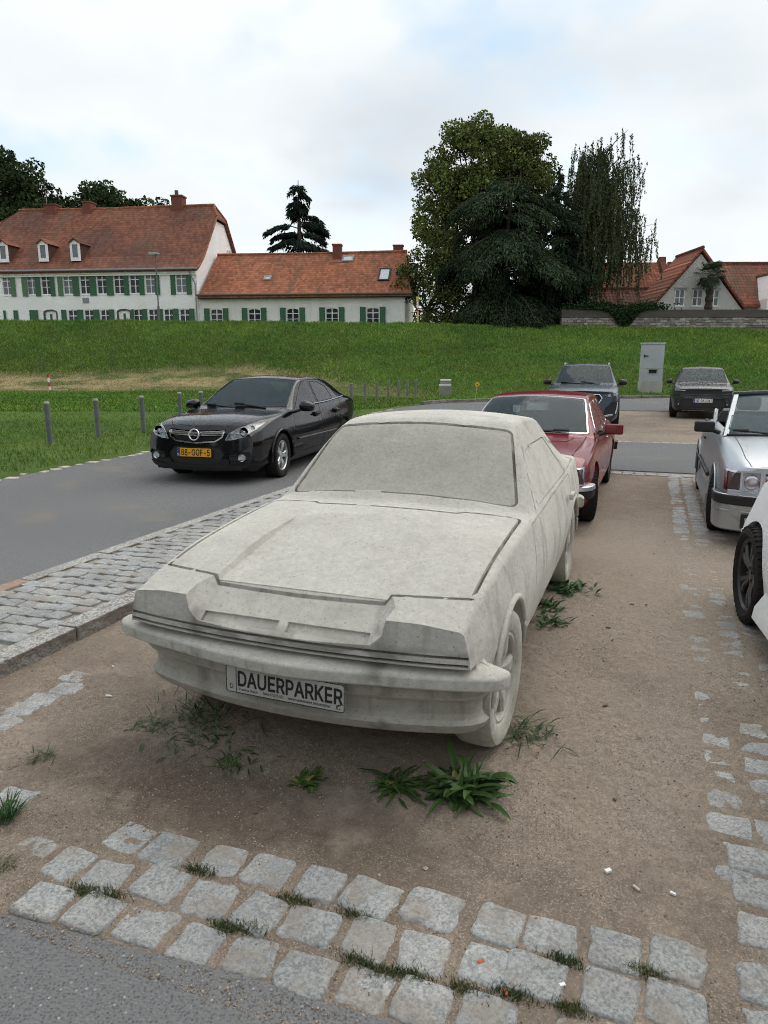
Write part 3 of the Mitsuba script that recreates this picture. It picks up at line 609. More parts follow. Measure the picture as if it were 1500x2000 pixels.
hpart(K + '__ridge_cap', tube([(0, -.26, 10.62), (0, 5, 10.62)], .14, 8), 'pantiles_dark', M)
for s in (-1.43, .02, 1.35): window(K, M, s, 6.12, 7.42, .82, .005, 2, 'curtain_glass'); hpart(K + '__lintel', mbox(s - .5, -.07, 7.43, s + .5, .02, 7.56), 'zinc', M)
for c_ in WCUT: gab_wall = gab_wall - c_
hpart(K + '__wall', gab_wall, 'cream_plaster', M)
K = thing('side_house', 'red pantiled roof with small white dormer right of the gable house', 'house')
M = xf(0, 63.0)
hpart(K + '__wall', bx(27.0, 1.0, 2, 36.5, 8, 6.6), 'cream_plaster', M)
hpart(K + '__roof', loft_roof([(.4, 6.5), (4.4, 10.35), (8.4, 6.5)], [27.6, 25.6, 26], [38] * 3, .2), 'pantiles', M)
hpart(K + '__ridge_cap', tube([(25.6, 4.4, 10.38), (38, 4.4, 10.38)], .14, 8), 'pantiles_dark', M)
hpart(K + '__dormer__wall', prism([(32.35, 5), (32.35, 6.9), (33.1, 9.0), (34.6, 9.0), (34.6, 5)], 'y', -.6, 4), 'white_plaster', M)
hpart(K + '__dormer__roof', hull([(33.0, -.8, 9.01), (35, -.8, 9.01), (33.0, 4, 9.01), (35, 4, 9.01), (33.1, -.8, 9.2), (35, -.8, 9.6), (33.1, 4, 9.2), (35, 4, 9.6)]), 'pantiles_dark', M)
hpart(K + '__window__frame', mbox(32.6, -.66, 5.3, 33.2, -.602, 6.7) - mbox(32.68, -.8, 5.4, 33.12, -.5, 6.6), 'white_paint', M)
hpart(K + '__window__pane', mbox(32.65, -.63, 5.35, 33.15, -.61, 6.65), 'window_glass', M)
# rubble wall
K = thing('rubble_wall', 'old rubble stone wall with dark coping along the top of the dike', 'wall')
rng = np.random.default_rng(5)
hpart(K + '__core', bx(13.0, 0, 3.0, 36, .35, 4.86), 'mortar', xf(0, 54.0))
hpart(K + '__coping', bx(13.0, -.12, 4.87, 36, .5, 5.42), 'coping', xf(0, 54.0))
scene['mortar'] = bs((.17, .16, .14), .95, .1)
scene['coping'] = bs(lambda p, n, uv: mix((.075, .068, .062), (.13, .115, .10), fbm(p.x * 1.2, p.y, p.z * 5, 4)), .9, .15)
for i in range(3):
    c = [(.30, .28, .24), (.21, .19, .165), (.36, .35, .32)][i]
    scene[f'rubble_{i}'] = bs(lambda p, n, uv, c=c: mi.Color3f(*c) * (0.6 + 0.8 * fbm(p.x * 6, p.y * 6, p.z * 6, 3)), .95, .1)
cnt = 0
for row in range(6):
    z = 3.78 + row * .185; x = 13.0 + rng.uniform(0, .3)
    while x < 32 and cnt < 300:
        w = rng.uniform(.22, .52); h = .165 * rng.uniform(.8, 1.0)
        if row >= 2:
            q = np.array([[x, -.06, z], [x + w, -.06, z], [x, -.06, z + h], [x + w, -.06, z + h], [x - .01, .1, z - .01], [x + w + .01, .1, z], [x, .1, z + h], [x + w, .1, z + h + .01]]) + rng.normal(0, .012, (8, 3))
            hpart(K + '__stone', hull(q), f'rubble_{rng.integers(3)}', xf(0, 54.0)); cnt += 1
        x += w + .02
# ---------------------------------------------------------------- paving: setts, kerb, strips
rs = np.random.default_rng(17)
def sett(u, v, w, l, z, rot, h=.12, n=5, rough=.006, chip=.0, rnd_=.18):
    """a granite sett: irregular rounded plan, bumpy top; local u (width w), v (length l)"""
    base_ = [12, 34, 45, 56, 78] if n > 4 else [20, 45, 70]; th = np.radians(np.concatenate([np.array(base_) + 90 * q for q in range(4)])); k = len(th)
    sup = (np.abs(np.cos(th)) ** 9 + np.abs(np.sin(th)) ** 9) ** (-1 / 9.0); r = sup * (1 + rs.normal(-.01, .022 + chip * .8, k)); th = th + rs.normal(0, .05)
    P = np.stack([np.cos(th) * r * w / 2, np.sin(th) * r * l / 2], 1); rings = [(1.0, -h), (1.0, -.016), (.95, -.005)] + [(f, 0) for f in ((.86, .66, .44, .22) if n > 4 else (.6,))]
    V = []
    for f, dz in rings:
        q = P * f; zz = np.full(k, dz) + ((n2((q[:, 0] + u * 3) * 16, (q[:, 1] + v * 3) * 16, 51) - .5) * rough * 5 if dz > -.01 else 0); V.append(np.column_stack([q, zz]))
    V = np.vstack(V + [np.array([[0, 0, (float(n2(np.array(u * 48.), np.array(v * 48.), 51)) - .5) * rough * 5]])]); f = []
    for i in range(len(rings) - 1):
        for j in range(k): a, b = i * k + j, i * k + (j + 1) % k; f += [(a, b, b + k), (a, b + k, a + k)]
    top = (len(rings) - 1) * k
    for j in range(k): f.append((top + j, top + (j + 1) % k, len(V) - 1))
    c, s = math.cos(rot), math.sin(rot); V[:, :2] = V[:, :2] @ np.array([[c, s], [-s, c]]); V += [u, v, z]
    return inpf(trimesh.Trimesh(V, np.array(f), process=False))
K = 'cobble_strip'; tag(K, kind='structure'); USED.add(K)
R1 = [(-.35, -1.13), (-.17, -1.13), (.03, -1.12), (.2, -1.11), (.39, -1.10), (.55, -1.10), (.76, -1.08), (.96, -1.08), (1.12, -1.06), (1.30, -1.05), (1.47, -1.02)]
R2 = [(-.45, -1.32), (-.29, -1.31), (-.11, -1.29), (.08, -1.29), (.26, -1.28), (.43, -1.27), (.62, -1.25), (.78, -1.25), (.95, -1.23), (1.10, -1.22), (1.29, -1.21), (1.46, -1.18)]
R3 = [(-.40, -1.47), (-.22, -1.46), (-.04, -1.445), (.16, -1.45), (.32, -1.435), (.49, -1.43), (.67, -1.42), (.83, -1.41), (1.0, -1.39), (1.17, -1.37), (1.35, -1.36), (1.52, -1.34)]
for row, (Rr, l) in enumerate(((R1, .160), (R2, .155), (R3, .150))):
    for i, (u, v) in enumerate(Rr):
        nx = Rr[i + 1][0] - u if i + 1 < len(Rr) else .17; w = min(.185, nx - .010) * rs.uniform(.95, 1.0)
        buried = (row == 2 and i in (4, 6, 9)); zt = .006 if not buried else -.001
        if row == 1 and i == 0 or row == 2 and i == 0: zt = .006
        scene_key = add(K + '__sett', sett(u + rs.normal(0, .004), v + rs.normal(0, .004), w, l * rs.uniform(.95, 1.04), zt + rs.normal(0, .002), rs.normal(0, .05) - .03, n=6, rough=.0018, chip=.022), 'granite', smooth=50)
# the setts that run on to the right and left, out of the clear part
for i in range(16):
    for row in range(3): add(K + '__sett', sett(1.70 + .172 * i, (-1.03, -1.19, -1.34)[row] + .006 * i, .158, .145, .008 + rs.normal(0, .003), rs.normal(0, .04), n=6, rough=.0018, chip=.022), 'granite', smooth=50)
for u, v, z in ((-1.50, -.53, .001), (-1.49, -.42, .002), (-1.46, -.28, .002), (-1.47, -.66, .001), (-.94, -1.10, .003), (-.62, -1.30, .001), (-.78, -1.2, -.002), (-1.53, -.15, .0), (-1.50, -.80, .0)):
    add(K + '__sett', sett(u, v, .16, .14, z, rs.normal(0, .1), n=6, rough=.003, chip=.05), 'granite', smooth=50)
# bay divider, mostly silted over
K = 'bay_divider'; tag(K, kind='structure'); USED.add(K)
cnt = 0
for r in range(-4, 56):
    for cidx in range(3):
        v = -.14 + r * .158 if r > -4 else -.72; u = 1.66 + .172 * cidx + (.05 if r % 2 else 0) * .0
        if v < -.9: continue
        f = float(n2(np.array(u * 1.1), np.array(v * .8), 31)); edge = .86 if v < 3.9 else .66
        z = .004 - .026 * max(0, edge - 1.35 * f) + rs.normal(0, .0015)
        if v > 6.0: z = .004 + rs.normal(0, .0015)
        add(K + '__sett', sett(u, v, .162, .150, z, rs.normal(0, .05), n=4, rough=.004, chip=.03), 'granite', smooth=32); cnt += 1
for v in (-.49, -.65, -.83):
    for cidx in range(4): add(K + '__sett', sett(1.715 + .172 * cidx, v, .158, .15, .007, rs.normal(0, .04), n=6, rough=.002, chip=.02), 'granite', smooth=50)
# setts along the middle lane
K = 'lane_edging'; tag(K, kind='structure'); USED.add(K)
for row in range(2):
    for i in range(64): add(K + '__sett', sett(-2.0 + .168 * i, 8.36 + .16 * row, .152, .145, .012 + rs.normal(0, .003), rs.normal(0, .04), n=4, rough=.004), 'granite', smooth=32)
for i in range(64): add(K + '__sett', sett(-1.6 + .19 * i, 12.93 + .0006 * i * i, .17, .2, .010 + rs.normal(0, .004), rs.normal(0, .05), n=4, rough=.005), 'granite', smooth=32)
# raised strip with its two kerbs between the lane and the bay
K = 'raised_strip'; tag(K, kind='structure'); USED.add(K)
UK, HK = -1.885, .088
add(K + '__bed', inpf(tm(hull([(u_, v_, z_) for v_ in (-1.7, 8.7) for u_, z_ in ((-3.1, -.1), (-1.95, -.1), (-3.1, HK - .020 - .038 * 1.05), (-1.95, HK - .016))]))), 'joint_sand')
scene['joint_sand'] = bs(lambda p, n, uv: mix((.30, .28, .25), (.19, .175, .15), fbm(p.x * 14, p.y * 14, 0.0, 3)), .95, .1)
v = -1.7
while v < 8.6:
    L = rs.uniform(.92, 1.12); b = tm(rbox(UK - .155, v + .004, -.12, UK + rs.normal(0, .003), v + L - .004, HK + rs.normal(0, .002), .011, 8)); b = b.subdivide().subdivide() if False else b
    add(K + '__kerb_stone', inpf(b), 'kerb_granite', smooth=40); v += L
v = -1.7
while v < 8.6:
    L = rs.uniform(.8, 1.05); add(K + '__edge_stone', inpf(tm(rbox(-3.14, v + .004, -.12, -3.01, v + L - .004, HK * .55 + rs.normal(0, .003), .010, 8))), 'edge_red' if (-0.9 < v < .4) else 'kerb_granite', smooth=40); v += L
scene['edge_red'] = bs(lambda p, n, uv: mix((.22, .15, .115), (.34, .26, .21), fbm(p.x * 60, p.y * 60, p.z * 60, 2)), .9, .2)
cnt = 0; rest = []
for r in range(76):
    v = -1.45 + r * .132; off = .5 if r % 2 else 0
    for cidx in range(6):
        u = -2.985 + .152 * (cidx + off) + .045
        if u > -2.07: continue
        m = sett(u, v, .146, .122, HK - .001 - .038 * (-2.05 - u) + rs.normal(0, .003), rs.normal(0, .035), n=4, rough=.004, chip=.01)
        if cnt < 296: add(K + '__sett', m, 'granite', smooth=32); cnt += 1
        else: rest.append(m)
if rest: add(K + '__far_setts', cat(*rest), 'granite', kind='stuff', smooth=32)
# far kerb of the lane
K = 'far_kerb'; tag(K, kind='structure'); USED.add(K)
fx = np.concatenate([np.arange(1.6, 30, 1.05)])
for a in fx:
    b_ = a + 1.02; y0, y1 = float(far_kerb_y(a)), float(far_kerb_y(b_)); p0, p1 = np.array([a, y0 - .02, 0]), np.array([b_, y1 - .02, 0]); d = (p1 - p0) / np.linalg.norm(p1 - p0); q = np.array([-d[1], d[0], 0])
    add(K + '__kerb_stone', hull([p + q * o + [0, 0, z] for p in (p0, p1) for o, z in ((0, -.1), (0, .11), (.01, .13), (.13, .13), (.13, -.1))]) if False else tm(hull([p + q * o + np.array([0, 0, z]) for p in (p0, p1) for o, z in ((0, -.1), (0, .11), (.01, .13), (.13, .13), (.13, -.1))])), 'kerb_granite', smooth=30)
# crumbled stone edging on the grass side of the lane
K = 'verge_edging'; tag(K, kind='structure'); USED.add(K)
yy = 6.0
while yy < 26:
    x = float(np.interp(yy, [0, 4, 8, 10.1, 13.3, 18.4, 25.6], [-9.3, -7.9, -6.3, -5.55, -4.45, -1.75, .15])) + .02
    P_ = np.array([x + rs.normal(0, .05), yy, 0]) - CAR0
    add(K + '__stone', sett(P_ @ UL, P_ @ VB, rs.uniform(.10, .2), rs.uniform(.12, .24), .018 + rs.normal(0, .004), rs.uniform(-.5, .3), n=4, rough=.006, chip=.07), 'pale_stone', smooth=32); yy += rs.uniform(.16, .34) * (1 + yy / 60)
scene['pale_stone'] = bs(lambda p, n, uv: mix((.30, .27, .22), (.46, .43, .37), fbm(p.x * 9, p.y * 9, p.z * 9, 3)), .95, .1)
# ---------------------------------------------------------------- trees
scene['bark'] = bs(lambda p, n, uv: mix((.085, .07, .055), (.04, .033, .027), fbm(p.x * 6, p.y * 6, p.z * 1.5, 3)), .95, .1)
scene['birch_bark'] = bs(lambda p, n, uv: mix((.36, .35, .33), (.06, .055, .05), smoothstep(.45, .6, fbm(p.x * 3, p.y * 3, p.z * 5, 3))), .9, .1)
def leaf_quads(c, size, col, rng, aspect=1.6, dirs=None, droop=0.0):
    """one folded leaf spray (4 triangles) at every point"""
    n = len(c); d = rng.normal(0, 1, (n, 3)) if dirs is None else dirs + rng.normal(0, .35, (n, 3))
    d[:, 2] -= droop; d /= np.linalg.norm(d, axis=1, keepdims=True)
    e = np.cross(d, rng.normal(0, 1, (n, 3))); e /= np.linalg.norm(e, axis=1, keepdims=True) + 1e-9; f_ = np.cross(d, e)
    L = (size * rng.uniform(.6, 1.3, n))[:, None]; W = L / aspect * .5
    a, b = c - d * L * .5, c + d * L * .5; m = c + f_ * L * .10
    v = np.stack([a, m + e * W, b, m - e * W, c - f_ * L * .06], 1).reshape(-1, 3); k = np.arange(n)[:, None] * 5
    f = np.concatenate([k + [0, 4, 1], k + [4, 2, 1], k + [0, 3, 4], k + [4, 3, 2]], 1).reshape(-1, 3)
    return trimesh.Trimesh(v, f, process=False), np.repeat(col, 5, 0)
def limb(p0, p1, r0, r1, rng, bend=.12, n=6):
    t = np.linspace(0, 1, n)[:, None]; p0, p1 = np.array(p0, float), np.array(p1, float); L = np.linalg.norm(p1 - p0)
    off = np.sin(t * np.pi) * rng.normal(0, bend * L, 3); return tube(p0 + (p1 - p0) * t + off, r0 + (r1 - r0) * t[:, 0], 6)
def clumps_to_leaves(cl, per, rng, shell=0.5):
    """cl: centres and radii -> points spread through each clump, denser towards its skin"""
    P, I = [], []
    for i, (c, r) in enumerate(cl):
        n = int(per * r ** 2); u = rng.normal(0, 1, (n, 3)); u /= np.linalg.norm(u, axis=1, keepdims=True)
        P.append(np.array(c) + u * (r * rng.uniform(shell, 1, n) ** .6)[:, None] * [1, 1, .85]); I += [i] * n
    return np.vstack(P), np.array(I)
def broad_tree(key, label, base, trunk_h, trunk_r, blobs, per, leaf, c0, c1, seed, bloom=0.0, clump=(.55, 1.1), dens=5.0, category='tree', group=None, bark='bark'):
    """blobs: ellipsoids (cx, cy, cz, rx, ry, rz) relative to the base; filled with clumps on and under their skins"""
    rng = np.random.default_rng(seed); base = np.array(base, float); cl = []
    for cx, cy, cz, rx, ry, rz in blobs:
        n = int(dens * (rx * ry * rz) ** (2 / 3)); u = rng.normal(0, 1, (n, 3)); u /= np.linalg.norm(u, axis=1, keepdims=True)
        q = np.array([cx, cy, cz]) + u * [rx, ry, rz] * rng.uniform(.55, 1.04, (n, 1)) ** .8
        cl += [(p, rng.uniform(*clump)) for p in q]
    P, I = clumps_to_leaves(cl, per, rng)
    tone = rng.uniform(.55, 1.25, len(cl))[I] * rng.uniform(.7, 1.25, len(P))
    col = (np.array(c0) + (np.array(c1) - np.array(c0)) * rng.uniform(0, 1, len(P))[:, None]) * tone[:, None]
    if bloom:
        k = rng.uniform(0, 1, len(P)) < bloom; col[k] = np.array([.24, .235, .10]) * rng.uniform(.6, 1.2, (k.sum(), 1))
    m, cc = leaf_quads(P + base, leaf, col, rng, 1.5, droop=.2)
    key = thing(key, label, category, group)
    add(key + '__crown', m, 'leafy', color=cc)
    T_ = [limb((0, 0, -1), (rng.normal(0, .2), rng.normal(0, .2), trunk_h), trunk_r, trunk_r * .6, rng, .03)]
    top = np.array([0, 0, trunk_h])
    for cx, cy, cz, rx, ry, rz in blobs:
        e = np.array([cx, cy, cz]); T_.append(limb(top * rng.uniform(.75, 1.05), e, trunk_r * .45, trunk_r * .12, rng))
        for _ in range(4): T_.append(limb(top + (e - top) * rng.uniform(.4, .95), e + rng.normal(0, .55, 3) * [rx, ry, rz], trunk_r * .16, .03, rng))
    add(key + '__trunk', tr(cat(*T_), None, base), bark, smooth=True)
G1, G2 = (.068, .108, .025), (.145, .190, .052)
# the lime in flower
broad_tree('lime_tree', 'tall flowering lime tree with pale green blossom rising behind the dark cedar', (8.0, 62.5, 3.0), 6.0, .42,
    [(-.6, 0, 14.6, 3.2, 3, 3.0), (1.8, 0, 14.9, 2.6, 2.6, 2.1), (4.3, .2, 14.0, 1.7, 2, 2.2), (-3.5, 0, 12.3, 1.9, 2.4, 2.7), (.6, 0, 11.6, 3.8, 3.2, 2.6), (-3.9, 0, 9.8, 1.6, 2.0, 1.5), (4.6, 0, 11.6, 1.5, 2, 1.5), (-1.6, 0, 16.6, 1.0, 1, .8), (2.9, 0, 16.4, 1.3, 1, .8), (-2.9, .3, 7.6, 1.7, 1.8, 1.9)],
    190, .25, G1, G2, 41, bloom=.14, clump=(.55, 1.05), dens=8.0)
broad_tree('lime_tree', 'broad low lime covered in pale blossom leaning over the low house roof', (3.6, 59.3, 3.0), 3.0, .25,
    [(-.3, 0, 5.8, 1.7, 1.8, 1.7), (-1.5, -.3, 4.9, 1.35, 1.5, 1.35), (1.4, 0, 7.2, 1.6, 1.6, 1.5), (.9, 0, 4.6, 1.8, 1.8, 2.3), (1.7, 0, 2.0, 1.4, 1.4, 1.9), (-.2, -.2, 1.6, 1.0, 1.2, 1.5), (2.6, 0, 6.0, 1.2, 1.4, 1.2), (.6, -1.2, 1.2, 1.7, 1.2, 1.5), (2.4, -1.5, 1.0, 1.6, 1.2, 1.4), (1.6, -.8, 3.6, 1.5, 1.2, 1.5)],
    170, .23, (.045, .078, .018), (.095, .125, .036), 42, bloom=.20, clump=(.45, .85), dens=9.0)
scene['needle'] = {'type': 'twosided', 'bsdf': {'type': 'principled', 'base_color': {'type': 'mesh_attribute', 'name': 'vertex_color'}, 'roughness': .8, 'specular': .1}}
def cedar(key, label, base, H, R, seed, levels, c0, c1, hang=.5, prof=None, per=30, w=.05, needle=.42, category='tree', group=None, sparse=0.0, lift=0.0):
    """tiers of spreading branches with hanging sprays"""
    rng = np.random.default_rng(seed); base = np.array(base, float); P, D, L, V = [], [], [], []; T_ = [limb((0, 0, -1), (0, 0, H), R * .075, .03, rng, .004, 8)]
    for i in range(levels):
        t = (i + rng.uniform(0, .8)) / levels; z = H * (.05 + .94 * t); r = R * (prof(t) if prof else (1 - t) ** .8)
        for _ in range(int(6 + 5 * (1 - t))):
            if rng.uniform() < sparse: continue
            a = rng.uniform(0, 2 * np.pi); rr = r * rng.uniform(.62, 1.12); bz = z + rng.normal(0, H * .012)
            end = np.array([math.cos(a) * rr, math.sin(a) * rr, bz + rr * (lift - .10) ]); st = np.array([0, 0, bz + .15 * rr * (0 if lift > 0 else 1)])
            s = np.linspace(0, 1, 7)[:, None]; br = st + (end - st) * s; br[:, 2] += (np.sin(s[:, 0] * np.pi) * .10 - s[:, 0] ** 3 * .10) * rr
            T_.append(tube(br, np.linspace(.02 + .012 * rr, .012, 7), 5)); n = int(per * rr * (1 + .4 * rr)); tone = rng.uniform(.55, 1.3)
            q = rng.uniform(.18, 1, n) ** .75; side = rng.normal(0, 1, n) * (.10 + .16 * rr * (1.02 - q) + .05 * rr); tang = np.array([-math.sin(a), math.cos(a), 0])
            c = np.stack([np.interp(q, s[:, 0], br[:, k]) for k in range(3)], 1) + tang * side[:, None]
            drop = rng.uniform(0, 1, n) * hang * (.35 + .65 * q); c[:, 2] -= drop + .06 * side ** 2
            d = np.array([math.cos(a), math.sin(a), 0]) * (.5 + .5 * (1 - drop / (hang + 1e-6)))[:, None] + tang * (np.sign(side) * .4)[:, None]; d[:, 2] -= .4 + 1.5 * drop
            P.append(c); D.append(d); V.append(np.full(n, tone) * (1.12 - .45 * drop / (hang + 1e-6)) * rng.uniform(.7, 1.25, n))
    P, D, V = np.vstack(P), np.vstack(D), np.concatenate(V)
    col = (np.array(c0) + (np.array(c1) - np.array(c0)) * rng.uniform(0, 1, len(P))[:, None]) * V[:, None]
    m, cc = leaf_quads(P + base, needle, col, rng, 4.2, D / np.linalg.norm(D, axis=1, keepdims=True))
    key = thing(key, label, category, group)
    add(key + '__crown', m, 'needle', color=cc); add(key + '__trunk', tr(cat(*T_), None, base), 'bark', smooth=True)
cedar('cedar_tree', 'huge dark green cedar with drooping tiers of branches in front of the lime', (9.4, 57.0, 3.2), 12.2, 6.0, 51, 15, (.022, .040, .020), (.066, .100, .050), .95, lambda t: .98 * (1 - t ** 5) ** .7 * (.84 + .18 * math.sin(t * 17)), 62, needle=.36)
cedar('cedar_tree', 'slim dark cedar filling the gap between the big cedar and the birch', (13.7, 59.5, 3.2), 13.2, 3.4, 52, 16, (.020, .040, .022), (.046, .080, .040), .7, lambda t: (1 - t ** 2) ** .8, 42, needle=.46)
cedar('spruce_tree', 'ragged dark spruce standing alone above the low house roof', (-9.0, 80.0, 5.0), 15.3, 9.0, 53, 17, (.012, .025, .018), (.028, .045, .030), .55, lambda t: .06 + .95 * (1 - t) ** .85 * (.80 + .2 * math.sin(t * 29)), 28, needle=.60, sparse=.26, lift=.02)
# weeping birch
def birch():
    rng = np.random.default_rng(61); base = np.array([17.2, 61.0, 3.0]); P, D = [], []; T_ = [limb((-.6, 0, -1), (-.2, 0, 9), .28, .16, rng, .02), limb((-.2, 0, 9), (.2, 0, 15.2), .16, .05, rng, .03)]
    for i in range(112):
        t = rng.uniform(.16, 1) ** .8; z0 = 2.5 + 12.4 * t; a = rng.uniform(0, 2 * np.pi); r = (4.7 * (1 - max(0, t - .5) ** 1.7 * 1.5)) * rng.uniform(.35, 1.0)
        if math.cos(a) < -.1: r *= .80
        e = np.array([.2 + math.cos(a) * r, math.sin(a) * r, z0 + .25 * r + rng.uniform(0, .5)]); st = np.array([-.15, 0, z0 - .3 * r])
        s = np.linspace(0, 1, 6)[:, None]; br = st + (e - st) * s; br[:, 2] += np.sin(s[:, 0] * np.pi) * .12 * r; T_.append(tube(br, np.linspace(.06, .012, 6), 5))
        for _ in range(13):
            q = rng.uniform(.35, 1.05); p = np.array([np.interp(q, s[:, 0], br[:, k]) for k in range(3)]) + rng.normal(0, .28, 3); L = rng.uniform(1.0, 3.6); n = int(L * 20)
            u = rng.uniform(0, 1, n); sw = rng.normal(0, .12, 2); c = np.stack([p[0] + sw[0] * u * L + rng.normal(0, .045, n), p[1] + sw[1] * u * L + rng.normal(0, .045, n), p[2] - u * L], 1)
            P.append(c[c[:, 2] > 1.6]); T_.append(tube([p, p - [0, 0, L * .95] + np.array([sw[0] * L, sw[1] * L, 0])], .010, 3))
    P = np.vstack(P); col = (np.array([.042, .064, .028]) + np.array([.050, .055, .022]) * rng.uniform(0, 1, (len(P), 1))) * rng.uniform(.6, 1.3, (len(P), 1))
    m, cc = leaf_quads(P + base, .17, col, rng, 1.9, np.tile([0, 0, -1.0], (len(P), 1)))
    K = thing('weeping_birch', 'weeping birch with long thin hanging twigs right of the cedar', 'tree')
    add(K + '__crown', m, 'leafy', color=cc); add(K + '__trunk', tr(cat(*T_), None, base), 'bark', smooth=True)
birch()
# unseen tree belt added behind the camera to darken reflections and front faces
def added_wood():
    rng = np.random.default_rng(97); n = 12000; a = rng.uniform(-1.9, 1.9, n); r = 34 + rng.normal(0, 2.2, n); h = 11.5 + 3.5 * np.sin(a * 9) + 1.5 * np.sin(a * 23); z = h * rng.uniform(0, 1, n) ** .8
    P = np.stack([np.sin(a) * r, -np.cos(a) * r - 4, z], 1); m, cc = leaf_quads(P, 1.7, np.array([.030, .055, .020]) * rng.uniform(.5, 1.5, (n, 1)), rng, 1.3)
    add('added_woodland', m, 'leafy', 'unseen belt of dark broadleaved trees added behind the viewer to darken the car reflections', 'added_woodland', 'stuff', color=cc)
added_wood()
# trees behind the manor
for i, (b, h, rx, rz, s, lb) in enumerate([((-44.5, 88, 4), 14, 6.5, 7.0, 71, 'tall dark tree at the left picture edge behind the manor'), ((-34.5, 92, 4), 13.5, 4.4, 5.2, 72, 'rounded dark tree above the middle of the manor roof'), ((-29.0, 93, 4), 12.0, 3.6, 5.0, 73, 'lower dark tree above the right part of the manor roof'), ((-39.5, 95, 4), 12.5, 4.0, 5.0, 74, 'dark tree between the two taller ones behind the manor chimneys')]):
    broad_tree('park_tree', lb, b, h * .6, .4, [(0, 0, h, rx, rx * .8, rz), (rx * .5, 0, h - 1, rx * .6, rx * .6, rz * .7), (-rx * .5, 0, h - 1.5, rx * .6, rx * .6, rz * .7)], 70, .46, (.028, .054, .020), (.054, .084, .030), s, clump=(.8, 1.5), dens=5.5, group='trees behind the manor')
# palm
def palm():
    rng = np.random.default_rng(81); base = np.array([25.75, 58.6, 3.8]); H = 4.6; F, S_ = [], []
    for i in range(46):
        a = rng.uniform(0, 2 * np.pi); el = rng.uniform(-1.1, 1.25); L = rng.uniform(.45, .8); d = np.array([math.cos(a) * math.cos(el), math.sin(a) * math.cos(el), math.sin(el)]); c = np.array([0, 0, H]) + d * L
        S_.append(tube([[0, 0, H - .1], c], .015, 4)); up = np.cross(d, [0, 0, 1.0]); up /= np.linalg.norm(up) + 1e-9
        for j in np.linspace(-1.35, 1.35, 15):
            q = d * math.cos(j) + up * math.sin(j); l = .72 * rng.uniform(.85, 1.1); w = np.cross(q, np.cross(d, up)); w = w / (np.linalg.norm(w) + 1e-9) * .035
            mid = c + q * l * .6; tip = c + q * l + [0, 0, -.22]; F += [[c, mid + w, mid - w], [mid + w, tip, mid - w]]
    F = np.array(F).reshape(-1, 3); K = thing('palm_tree', 'small fan palm with shaggy trunk in front of the pale gable', 'palm')
    add(K + '__crown', tr(trimesh.Trimesh(F, np.arange(len(F)).reshape(-1, 3), process=False), None, base), 'palm_leaf'); add(K + '__leaf_stalks', tr(cat(*S_), None, base), 'palm_leaf')
    z = np.linspace(-1, H, 30); add(K + '__trunk', tr(tube(np.stack([z * 0, z * 0, z], 1), .30 + .05 * np.sin(z * 22) - .01 * z, 12), None, base), 'bark')
scene['palm_leaf'] = bs(lambda p, n, uv: mix((.022, .040, .020), (.055, .085, .040), noise(p.x * 5, p.y * 5, p.z * 5)), .6, .3)
palm()
def ivy():
    rng = np.random.default_rng(91); n = 9000; x = rng.normal(17.2, 1.3, n); z = 5.45 + np.abs(rng.normal(0, .22, n)) - rng.uniform(0, 1.15, n) * np.exp(-((x - 17.6) / .9) ** 2) * 1.2
    P = np.stack([x, 53.82 + rng.normal(0, .09, n) - .0 * x, z], 1); P[:, 1] += np.where(z > 5.5, .2, 0)
    m, cc = leaf_quads(P, .17, np.array([.022, .045, .016]) * rng.uniform(.5, 1.7, (n, 1)), rng, 1.3)
    K = thing('ivy', 'dark ivy draped over the rubble wall beside the cedar', 'ivy'); add(K + '__leaves', m, 'leafy', color=cc, kind='stuff')
ivy()
